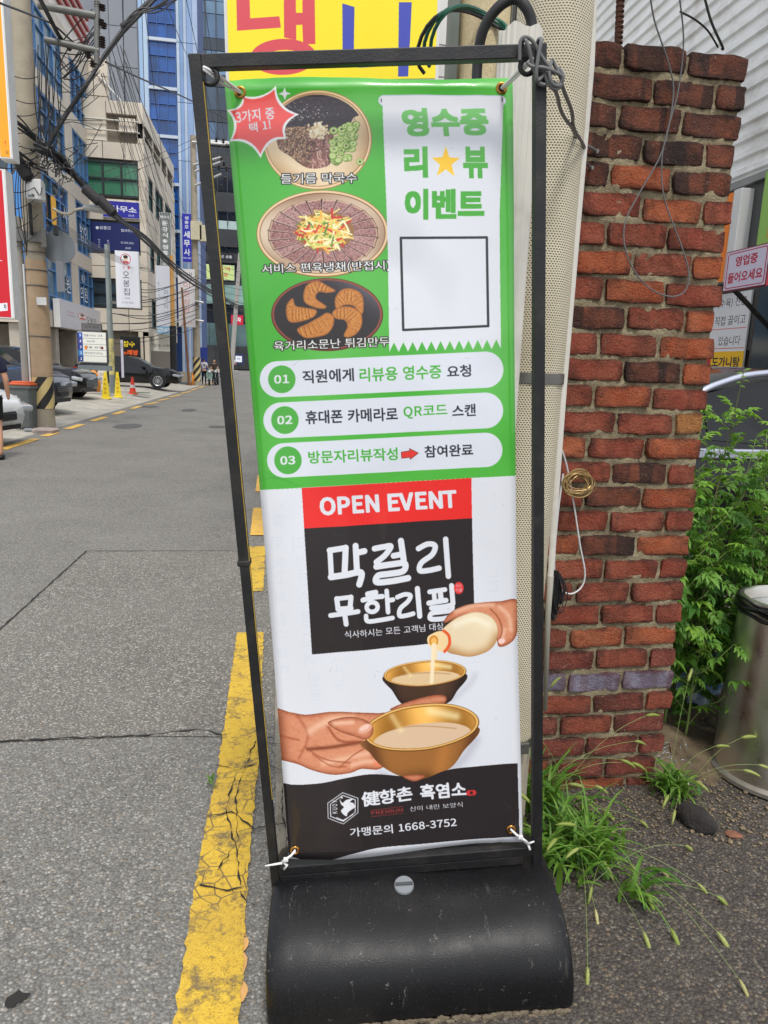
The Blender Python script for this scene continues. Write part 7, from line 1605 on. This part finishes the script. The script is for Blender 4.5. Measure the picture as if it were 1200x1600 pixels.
for x, z, s in ((-.12, .62, '음식물'), (.02, .50, '분리수거')):
    c = Canvas(0, 0, 26, 15, 5, S(226, 220, 218)); T(c, s, 2, 2, 24, 7, S(206, 60, 50), 0); T(c, s, 2, 9, 24, 13, S(120, 110, 120), 0); y = -.24-.05*(z-.05)/.79-.004
    quadboard('s', '', '', (x-.06, y, z+.08), (x+.08, y, z+.08), (x-.06, y+.0, z), .002, im(c), WHITEM, parent=t, facename='sticker')
def cone(label, px, py, Y, kind, col_=None):
    q = atY(px, py, Y); z = gz(q.x, Y)
    if kind == 'cone':
        t = thing('traffic_cone', label, 'traffic cone', (q.x, Y, z)); m = mat('orange_cone', (226, 66, 38), .5); box('base', (-.19, -.19, 0), (.19, .19, .04), m, t, .01); lath('cone', [(.14, .04), (.035, .70)], m, t, 20); lath('reflective_band', [(.108, .26), (.088, .38), (.088, .381)], WHITEM, t, 20, caps=False)
    else:
        t = thing('caution_cone', label, 'caution cone', (q.x, Y, z), R(kind), group='yellow caution cones by the forecourt'); m = mat('yellow_caution_plastic', (232, 208, 40), .5)
        bm = bmesh.new(); n = 4; rr = [[bm.verts.new((r*math.cos(a), r*math.sin(a), z_)) for a in [R(45+90*i) for i in range(4)]] for r, z_ in ((.25, 0), (.24, .03), (.17, .04), (.065, .88), (.06, .93))]
        for A, B in zip(rr[:-1], rr[1:]):
            for k in range(4): bm.faces.new((A[k], A[(k+1) % 4], B[(k+1) % 4], B[k]))
        bm.faces.new(rr[-1]); obj('body', bm, m, t)
        for k, s in enumerate('주차금지'): textmesh('lettering', s, (-.05, -.135+.0045*0-.0-.0+(.08)*(.62-.15*k-.1)*0+(.62-.15*k)*.0, .62-.15*k), .11, mat('red_lettering', (180, 50, 40), .6), t, 'Y').location = (0, .028+(.62-.15*k)*.075-.02, 0)
cone('orange traffic cone with a white band in front of the black sedan', 207, 600, 31, 'cone')
cone('left one of the two yellow caution cones on the forecourt', 166, 624, 26.5, 0); cone('right one of the two yellow caution cones, nearer the green strip', 184.5, 620, 28, 8)
q = atY(80, 668, 15.1); t = thing('egg_tray', 'stack of pale egg trays lying at the foot of the utility pole', 'egg tray', (q.x-.1, 15.1, 0), R(-10)); 
for k in range(3):
    bm = bmesh.new()
    for i in range(6):
        for j in range(5): bmesh.ops.create_cone(bm, cap_ends=True, segments=6, radius1=.03, radius2=.016, depth=.04, matrix=Matrix.Translation((-.16+i*.065, -.13+j*.065, .03+k*.025)))
    bx(bm, -.2, .2, -.17, .17, .005+k*.025, .018+k*.025); o = obj('tray', bm, mat('egg_carton', (176, 162, 158), .9, 0, .1, 20), t)
q = atZ(50, 675, 0); bm = bmesh.new(); lathe(bm, [(.02, 0), (.035, .02), (.035, .15), (.015, .2), (.015, .22)], 12)
for v in bm.verts: v.co = Vector((v.co.z, v.co.x, v.co.y+.036))
o = obj('plastic_bottle', bm, mat('clear_bottle_plastic', (200, 206, 210), .15, trans=.6), None, True, 50); o.location = (q.x-.15, q.y, 0.004); tag(o, 'crushed clear plastic bottle lying in front of the wheelie bin', 'bottle')
ORB = mat('orange_plastic', (236, 150, 40), .6, 0, .1, 5)
def bagm(name, label, cat, px, py, Y, sx, sy, sz, m, seed):
    q = atY(px, py, Y); o = rock(name, label, cat, q.x, Y, sx, sy, sz, m, seed, 0, 2, gz(q.x, Y)+sz*.9); return o
bagm('rubbish_bag', 'orange rubbish bag leaning on the striped far pole', 'bag', 300, 606, 48.3, .38, .3, .42, ORB, 3)
bagm('rubbish_bag', 'orange bundle beside the white folding sign on the forecourt', 'bag', 147, 612, 30, .32, .3, .42, ORB, 4)
bagm('rubbish_bag', 'white plastic bag by the planter on the far kerb', 'bag', 288, 578, 48.6, .3, .25, .28, WHITEM, 5)
bagm('rubbish_bag', 'brown bag heaped beside the white one on the far kerb', 'bag', 294, 577, 48.9, .25, .25, .3, mat('brown_bag', (120, 70, 50), .7), 6)
q = atY(287, 604, 47.5); t = thing('storage_box', 'pale blue plastic box on the ground beside the orange rubbish bag', 'box', (q.x, 47.5, gz(q.x, 47.5))); box('tub', (-.22, -.2, 0), (.22, .2, .38), mat('pale_blue_plastic', (150, 180, 210), .5), t, .02); box('lid', (-.24, -.22, .382), (.24, .22, .42), WHITEM, t, .01)
c = Canvas(0, 0, 30, 50, 5, S(224, 224, 222)); T(c, '주차', 4, 10, 26, 20, S(80, 80, 90), 0); T(c, '금지', 4, 26, 26, 36, S(80, 80, 90), 0)
boardY('folding_sign', 'white folding notice standing behind the yellow cones', 'sign', 153, 575, 167, 610, 30.5, .05, c, WHITEM)
c = Canvas(0, 0, 12, 50, 5, S(190, 186, 200)); T(c, '향수', 2, 4, 10, 12, S(60, 60, 80), 0); boardY('standing_banner', 'narrow lilac standing banner beside the black sedan', 'banner', 188, 531, 194, 590, 33, .03, c, DKF)
box('planter', (-7.6, 47.2, .2), (-5.1, 48.1, .85), mat('low_wall_concrete', (168, 160, 146), .9, 0, .15, 3), None); tag(bpy.data.objects['planter'], 'low concrete planter wall beyond the nose of the black sedan', 'planter')
a, b = atZ(150, 617, .15), atZ(230, 617, .15); box('drain_cover', (a.x+1, 30.0, .205), (-4.9, 30.5, .216), mat('green_grating', (60, 96, 56), .7, 0, .2, 4)); bpy.data.objects['drain_cover']['kind'] = 'structure'
# ================================================================ left utility pole and its fittings
pp = thing('utility_pole', 'tall concrete utility pole with black and yellow striped foot at the left kerb', 'utility pole', (-4.74, 16.0, 0)); PXc, PYc = -4.74, 16.0
lath('shaft', [(.205, 0), (.185, 5), (.165, 12.5)], POLEC, pp, 28)
STR = NT('hazard_stripes'); t_ = STR; sx = t_.n.new('ShaderNodeSeparateXYZ'); t_.l.new(t_.obj, sx.inputs[0]); at = t_.math('ARCTAN2', sx.outputs[1], sx.outputs[0]); v = t_.math('FRACT', t_.math('ADD', t_.math('MULTIPLY', sx.outputs[2], 1.9), t_.math('MULTIPLY', at, -.55)))
STR = t_.base(t_.mix(t_.math('GREATER_THAN', v, .5), (206, 184, 126), (40, 40, 40)), .6)
lath('striped_wrap', [(.212, .43), (.211, 1.08)], STR, pp, 28, caps=False); lath('plain_wrap', [(.2115, 1.09), (.204, 3.4)], mat('tan_wrap', (176, 150, 120), .7, 0, .1, 4, 0, 60, .3, (130, 108, 84), 3), pp, 28, caps=False)
rod('conduit', [(-.20, -.12, .5), (-.20, -.12, 3.3)], .02, WHITEM, pp, 8); rod('side_post', [(-.30, -.05, .9), (-.29, -.05, 4.2)], .085, mat('grey_side_post', (150, 146, 138), .6, 0, .1, 5), pp, 12)
for z in (3.55, 1.9, 3.2, 2.9): bm = bmesh.new(); tube(bm, [(.215*math.cos(a), .215*math.sin(a), z) for a in [i*math.pi/12 for i in range(24)]], .012, 5, closed=True); obj('strap', bm, GALV, pp, True)
box('clamp', (-.42, -.24, 3.72), (.27, -.20, 3.92), GALV, pp, .01); box('clamp_end', (.20, -.26, 3.62), (.30, -.18, 3.98), GALV, pp, .01); 
def PO(px, py, Y=15.75): v = atY(px, py, Y); return Vector((v.x-PXc, v.y-PYc, v.z))
def pobox(name, px0, py0, px1, py1, y0, y1, m, bev=.01): a, b = PO(px0, py0), PO(px1, py1); return box(name, (a.x, y0, a.z), (b.x, y1, b.z), m, pp, bev)
pobox('junction_box', 44, 283, 72, 317, -.52, -.24, WHITEM, .02); pobox('box_vent', 51, 309, 60, 313, -.526, -.521, GREYM, .001); pobox('black_channel', 46, 318, 52, 368, -.36, -.22, BLACKM)
pobox('grey_panel', 82, 406, 97, 455, -.05, -.0, mat('grey_sign_back', (120, 122, 128), .5), .005); a = PO(80, 380); bm = bmesh.new(); bmesh.ops.create_cone(bm, cap_ends=True, segments=32, radius1=.33, radius2=.33, depth=.03, matrix=Matrix.Translation((a.x+.0, .26, a.z)) @ Matrix.Rotation(R(90), 4, 'X')); obj('round_sign_back', bm, mat('grey_sign_disc', (140, 146, 152), .4, .4), pp, True, 40)
pobox('small_sensor', 82, 351, 89, 367, -.24, -.1, BLKP, .01)
c = Canvas(0, 0, 30, 24, 5, S(206, 212, 226)); T(c, '서초대로', 3, 3, 27, 11, S(50, 70, 150), 0); T(c, '대-1858', 3, 14, 27, 21, S(50, 70, 150), 0)
a, b = PO(57, 464, 15.78), PO(73, 477, 15.78); quadboard('n', '', '', (a.x, -.222, a.z), (b.x, -.222, a.z), (a.x, -.222, b.z), .004, im(c), WHITEM, parent=pp, facename='address_plate')
CAPG = mat('crossarm_steel', (112, 112, 108), .5, .4, .15, 6)
a, b = PO(60, 8), PO(150, 25); rod('crossarm', [a, b], .07, CAPG, pp, 8); a2, b2_ = PO(70, 62), PO(155, 80); rod('crossarm', [a2, b2_], .06, CAPG, pp, 8)
rod('arm_post', [PO(152, 2), PO(151, 100)], .055, CAPG, pp, 8)
for px, py in ((152, 8), (160, 12), (158, 35), (162, 40), (160, 62), (145, 100), (138, 86), (160, 70)):
    q = PO(px, py); bm = bmesh.new(); lathe(bm, [(.02, -.06), (.06, -.04), (.03, -.02), (.065, .0), (.03, .02), (.06, .04), (.02, .07)], 10, q); obj('insulator', bm, mat('dark_insulator', (52, 44, 42), .3), pp, True, 40)
rod('lamp_arm', crv([PO(83, 326), PO(96, 333), PO(108, 334), PO(118, 328), PO(130, 326)], 4), .028, mat('lamp_arm_paint', (170, 162, 146), .5, .2), pp, 8); rod('lamp_stay', [PO(82, 345), PO(98, 334)], .018, CAPG, pp, 6)
a, b = PO(130, 325), PO(178, 333); bm = bmesh.new(); n = 12; rings = []
for i in range(n+1):
    u = i/n; c0 = a.lerp(b, u)+Vector((0, 0, .03*math.sin(u*3.1))); rr = .03+.085*math.sin(math.pi*min(1, u*.93+.05))**.8; rings.append([bm.verts.new(c0+Vector((0, rr*1.3*math.cos(t2), rr*.7*math.sin(t2)))) for t2 in [k*2*math.pi/12 for k in range(12)]])
for A, B in zip(rings[:-1], rings[1:]):
    for k in range(12): bm.faces.new((A[k], A[(k+1) % 12], B[(k+1) % 12], B[k]))
bm.faces.new(rings[0][::-1]); bm.faces.new(rings[-1]); obj('lamp_head', bm, mat('lamp_head_grey', (176, 178, 178), .35, .2), pp, True, 50)
for (p0, p1, r_) in ((( 20, 240), (47, 282), .12), ((130, 292), (158, 318), .10), ((152, 308), (180, 336), .10)):
    rod('splice_closure', [PO(*p0, 15.5), PO((p0[0]*.9+p1[0]*.1), (p0[1]*.9+p1[1]*.1), 15.5), PO((p0[0]*.1+p1[0]*.9), (p0[1]*.1+p1[1]*.9), 15.5), PO(*p1, 15.5)], [r_*.4, r_, r_, r_*.4], mat('splice_black', (38, 36, 38), .7), pp, 12)
# other poles
lp = thing('lamp_post', 'slim galvanised post standing just left of the white vertical 오봉집 sign', 'post'); q = atY(176, 612, 29.6); lp.location = (q.x, 29.6, gz(q.x, 29.6)); lath('shaft', [(.11, 0), (.10, atY(168, 390, 29.6).z)], mat('galvanised_post', (140, 148, 146), .45, .5, .1, 4), lp, 14); lath('sticker_band', [(.114, .7), (.113, 2.1)], mat('peeling_stickers', (190, 180, 120), .7, 0, .5, 6, 0, 60, .8, (90, 110, 140), 5), lp, 14, caps=False); box('bracket_arm', (0, -.03, atY(168, 482, 29.6).z), (.5, .03, atY(168, 480, 29.6).z+.06), GALV, lp)
def farpole(label, px, py, Y, r, H_, m, lean=(0, 0), name='utility_pole'):
    q = atY(px, py, Y); t = thing(name, label, 'utility pole', (q.x, Y, gz(q.x, Y))); rod('shaft', [(0, 0, 0), (lean[0], lean[1], H_)], [r, r*.75], m, t, 14); return t
f1 = farpole('concrete utility pole with striped foot behind the black sedan', 308, 604, 48.2, .24, 15, POLEC); lath('striped_wrap', [(.25, .3), (.25, 1.8)], STR, f1, 20, caps=False)
def FP(px, py): v = atY(px, py, 47.9); return v-f1.location
for (a, b) in (((298, 346), (316, 376)), ((312, 352), (324, 378))): x, y = FP(*a), FP(*b); box('transformer_box', (x.x, -.5, y.z), (y.x, -.1, x.z), mat('cream_box', (196, 188, 160), .6, 0, .1, 4), f1, .02)
for k, (a, b) in enumerate([((300, 222), (352, 226)), ((302, 258), (345, 246)), ((304, 268), (348, 252)), ((305, 290), (346, 272)), ((303, 470), (318, 473)), ((303, 500), (318, 502))]): rod('crossarm', [FP(*a), FP(*b)], .07, mat('pale_crossarm', (176, 176, 174), .5, .3), f1, 6)
for px, py in ((338, 218), (349, 220), (346, 250), (350, 256), (342, 262), (354, 264), (336, 300), (346, 292), (352, 280)): q = FP(px, py); bm = bmesh.new(); lathe(bm, [(.04, -.14), (.1, -.1), (.05, -.05), (.1, 0), (.05, .05), (.1, .1), (.03, .15)], 8, q); obj('insulator', bm, mat('dark_insulator', (52, 44, 42), .3), f1, True, 40)
f2 = farpole('yellow painted pipe pole with a black lower half behind the sedan', 272, 594, 46.0, .14, atY(272, 398, 46.0).z-.2, mat('ochre_pipe', (196, 146, 74), .6, 0, .2, 2), name='pipe_pole'); lath('black_sleeve', [(.20, 0), (.20, atY(272, 508, 46.0).z-.2)], BLKP, f2, 14)
farpole('thin rusty pole with cable clamps between the two hanging banners', 296, 600, 47.0, .08, atY(292, 445, 47).z-.2, mat('rusty_pole', (128, 88, 60), .8, 0, .3, 3), lean=(-.35, 0), name='pipe_pole')
farpole('leaning pale concrete pole at the far bend of the street', 361, 577, 80, .26, atY(375, 400, 80).z, mat('pale_pole', (172, 168, 160), .8), lean=(atY(375, 400, 80).x-atY(361, 577, 80).x, 0))
# ================================================================ overhead cables
def wire(pts, r, lab, m=CABLE, group='overhead cables above the street', sag=0, name='overhead_cable'):
    P = [atY(*p) for p in pts]
    if len(P) == 2: a, b = P; P = [a.lerp(b, i/10)-Vector((0, 0, sag*4*(i/10)*(1-i/10))) for i in range(11)]
    else: P = crv(P, 5)
    return tag(rod(name, P, r, m, None, 5), lab, 'cable', group)
rw = random.Random(12)
th = 'thick black cable bundle crossing the top left towards the sky'
for k in range(6): wire([(70+rw.uniform(-3, 6), 236+rw.uniform(-4, 4), 16), (100+rw.uniform(-3, 3), 185+rw.uniform(-3, 3), 16.2), (132+rw.uniform(-2, 2), 138+rw.uniform(-3, 3), 16.5), (165+rw.uniform(-2, 2), 85+rw.uniform(-3, 3), 17), (200, 38+rw.uniform(-5, 5), 17.5), (235+rw.uniform(-12, 16), -8, 18)], .022 if k > 2 else .035, th)
for k in range(9): wire([(60+rw.uniform(-14, 30), 226+rw.uniform(-6, 10), 15.5), (88+rw.uniform(-10, 10), 248+rw.uniform(-8, 8), 15.6), (112+rw.uniform(-5, 5), 272+rw.uniform(-8, 10), 16)], rw.choice((.02, .03, .045)), 'black cable joint in the dense bundle where the cables cross the left pole', group='dense cable joints on the left pole')
for k in range(5): wire([(190+rw.uniform(-2, 2), 42+rw.uniform(-4, 4), 16.5), (215, 20+rw.uniform(-6, 6), 16.8), (250, 10+rw.uniform(-8, 8), 17), (290, -15+rw.uniform(-10, 10), 18)], .014, 'black cable fanning out of the thick bundle at the top')
for k in range(7): wire([(-10, 155+rw.uniform(-6, 10)+k*3, 15.4), (30, 186+rw.uniform(-4, 6)+k*2, 15.6), (58, 215+rw.uniform(-4, 4)+k, 15.8), (78, 236+rw.uniform(-3, 3), 15.7)], rw.choice((.016, .022, .03)), 'black cable sloping down from the orange sign to the pole')
for k in range(8): wire([(72+rw.uniform(-4, 4), 232+rw.uniform(-6, 6), 15.6), (100+rw.uniform(-2, 2), 258+rw.uniform(-4, 5), 16), (135, 293+rw.uniform(-5, 6), 17), (180, 336+rw.uniform(-5, 6), 20), (235, 380+rw.uniform(-5, 8), 28), (300, 436+rw.uniform(-4, 10), 40), (380, 478+rw.uniform(-5, 14), 60)], rw.choice((.018, .025, .035)), 'heavy black cable bundle running from the pole down the street')
for k in range(6): wire([(-10, 205+k*8+rw.uniform(-3, 3), 14.9), (30, 235+k*4+rw.uniform(-3, 3), 15.3), (75, 268+rw.uniform(-8, 8), 15.7)], rw.choice((.012, .02)), 'black cable sagging between the two edge signs and the pole')
wire([(165, 97, 16), (225, 125, 20), (300, 158, 26), (400, 210, 34)], .022, 'single dark cable crossing in front of the blue glass tower'); wire([(0, 5, 12), (60, 28, 14), (85, 40, 15.6), (110, 62, 16), (150, 98, 16)], .018, 'black cable from the top left corner across the pole')
wire([(58, -10, 14), (75, 22, 15), (92, 55, 15.7), (110, 78, 16)], .04, 'short thick black cable clamped to the pole top')
for k in range(9): a = (150+rw.uniform(-8, 8), 20+rw.uniform(-10, 60), 16.2); wire([a, (a[0]-rw.uniform(8, 22), a[1]+rw.uniform(8, 30), 16), (a[0]-rw.uniform(20, 45), a[1]+rw.uniform(20, 60), 15.8), (92+rw.uniform(-6, 12), 75+rw.uniform(-10, 60), 15.8)], .011, 'thin looping jumper wire between the pole and its crossarm', group='jumper wires on the left pole')
for k in range(12): x = 56+k*3.2+rw.uniform(-1, 1); wire([(x, 90+rw.uniform(-40, 40), 15.65), (x+rw.uniform(-6, 8), 140+rw.uniform(-20, 20), 15.6), (x+rw.uniform(-8, 8), 200+rw.uniform(-20, 20), 15.6), (72+rw.uniform(-10, 14), 245+rw.uniform(-12, 12), 15.6)], .010, ORD[k]+' thin black wire from the left, hanging down the face of the left pole', group='wires running down the left pole')
for k in range(60): x, y = 78+rw.gauss(0, 20), 262+rw.gauss(0, 16); wire([(x, y, 15.5), (x+rw.uniform(-10, 10), y+rw.uniform(-12, 14), 15.45), (x+rw.uniform(-16, 16), y+rw.uniform(-16, 20), 15.5)], .009, 'short tangled wire end in the knot above the white junction box', rw.choice((CABLE, CABLE, CABLE, CABLEG)), 'tangled wires above the junction box', name='tangled_wire')
for k in range(6): wire([(15+rw.uniform(-2, 2), 245+rw.uniform(-3, 3), 15.2), (8+k*.6, 262, 15.2), (14, 275+rw.uniform(-2, 3), 15.2), (24-k*.6, 264, 15.2), (17, 246+rw.uniform(-3, 3), 15.2)], .007, 'loop of spare grey cable hanging beside the red sign', CABLEG, 'spare cable loops by the red sign', name='cable_loop')
for k in range(5): wire([(28+k*3, 250+rw.uniform(-5, 5), 15.4), (24+k*4, 300, 15.4), (27+k*4, 350+rw.uniform(-10, 10), 15.4), (42, 392+rw.uniform(-8, 8), 15.6)], .008, 'thin cable drooping left of the pole', group='thin cables left of the pole')
for k in range(6): wire([(88, 342+k*4, 15.8), (220+k*5, 410+k*3, 40)], .008, 'thin pale service wire running from the pole towards the hanging banners', CABLEG, 'pale service wires', .2)
for k in range(14): wire([(158+k*3, 95+rw.uniform(-30, 20), 20), (226+k*5, 330+rw.uniform(-20, 60), 44)], .009, ORD[k]+' from the left of the thin wires slanting across the stone clad building', rw.choice((CABLE, CABLEG)), 'thin slanting wires', 0)
for k, (a, b) in enumerate([((138, 275, 30), (312, 212, 46)), ((138, 290, 30), (312, 222, 46)), ((225, 0, 24), (260, 300, 46)), ((258, 0, 22), (300, 100, 44)), ((192, 0, 20), (196, 300, 44)), ((290, -5, 26), (340, 215, 47)), ((318, -5, 26), (352, 220, 47)), ((318, 180, 46), (350, 225, 47)), ((300, 240, 48), (380, 190, 70)), ((300, 255, 48), (380, 205, 70)), ((316, 260, 48), (400, 350, 80)), ((316, 290, 48), (400, 370, 80)), ((316, 350, 48), (400, 430, 80)), ((316, 360, 48), (400, 455, 80))]):
    wire([a, b], .012, ['lower edge to upper right, thin wire under the balcony line', 'second thin wire under the balcony line, just below its twin', 'thin wire falling from the top edge to the grey lawyer sign', 'thin wire crossing from the top edge over the blue tower', 'nearly upright thin wire in front of the grey slab and blue office sign', 'thin wire passing behind the top left corner of the stand', 'rightmost thin wire dropping from the top edge behind the stand', 'short thin wire dropping steeply to the far pole crossarm', 'thin wire from the far pole rising behind the banner', 'lower thin wire from the far pole rising behind the banner', 'upper of four thin wires falling away right of the far pole', 'second of four thin wires falling away right of the far pole', 'third of four thin wires falling away right of the far pole', 'lowest of four thin wires falling away right of the far pole'][k], group='single wires across the upper view', sag=.15)
for k in range(12): y = 440+k*7+rw.uniform(-2, 2); wire([(135+rw.uniform(0, 60), y+rw.uniform(-5, 25), 38), (240, y+rw.uniform(5, 18), 42), (310, y-rw.uniform(0, 20), 47.5)], rw.choice((.012, .018, .022)), ORD[k]+' cable from the top, drooping across the hanging banners to the far pole', group='drooping cables before the hanging banners')
for k in range(8): wire([(310, 380+k*14+rw.uniform(-5, 5), 47.8), (345, 410+k*11+rw.uniform(-5, 5), 60), (400, 430+k*9, 80)], .016, 'dark cable between the far pole and the leaning pole', group='far cables beyond the stand')
# extra fine wires over the upper left
for k in range(14): wire([(84+rw.uniform(-4, 8), 60+k*14, 15.8), (110+rw.uniform(0, 20), 80+k*13+rw.uniform(-20, 20), 16.2), (150+rw.uniform(-6, 14), 60+k*12+rw.uniform(-20, 30), 16.8)], .0075, ORD[k]+' from the top of the slack wires strung right of the left pole', group='slack wires right of the left pole')
for k in range(10): wire([(-6, 100+k*32, 14.5), (60, 118+k*26+rw.uniform(-10, 20), 15.6)], .008, ORD[k]+' from the top of the thin lines reaching the left pole from the edge', group='thin lines reaching the left pole', sag=.12)
# kerb debris and scuffs that break up the clean road
bm = bmesh.new()
for k in range(160):
    x, y = (rg.gauss(.08, .06), rg.uniform(1.2, 4)) if k % 2 else (rg.uniform(-4.2, .2), rg.uniform(1.4, 9)); s = rg.uniform(.002, .006)
    bmesh.ops.create_icosphere(bm, subdivisions=1, radius=1, matrix=Matrix.Translation((x, y, gz(x, y)+.008)) @ Matrix.Diagonal((s, s*.8, s*.5, 1)))
obj('road_grit', bm, mat('dark_grit', (96, 90, 80), .9, 0, .5, 30, world=True))['kind'] = 'stuff'
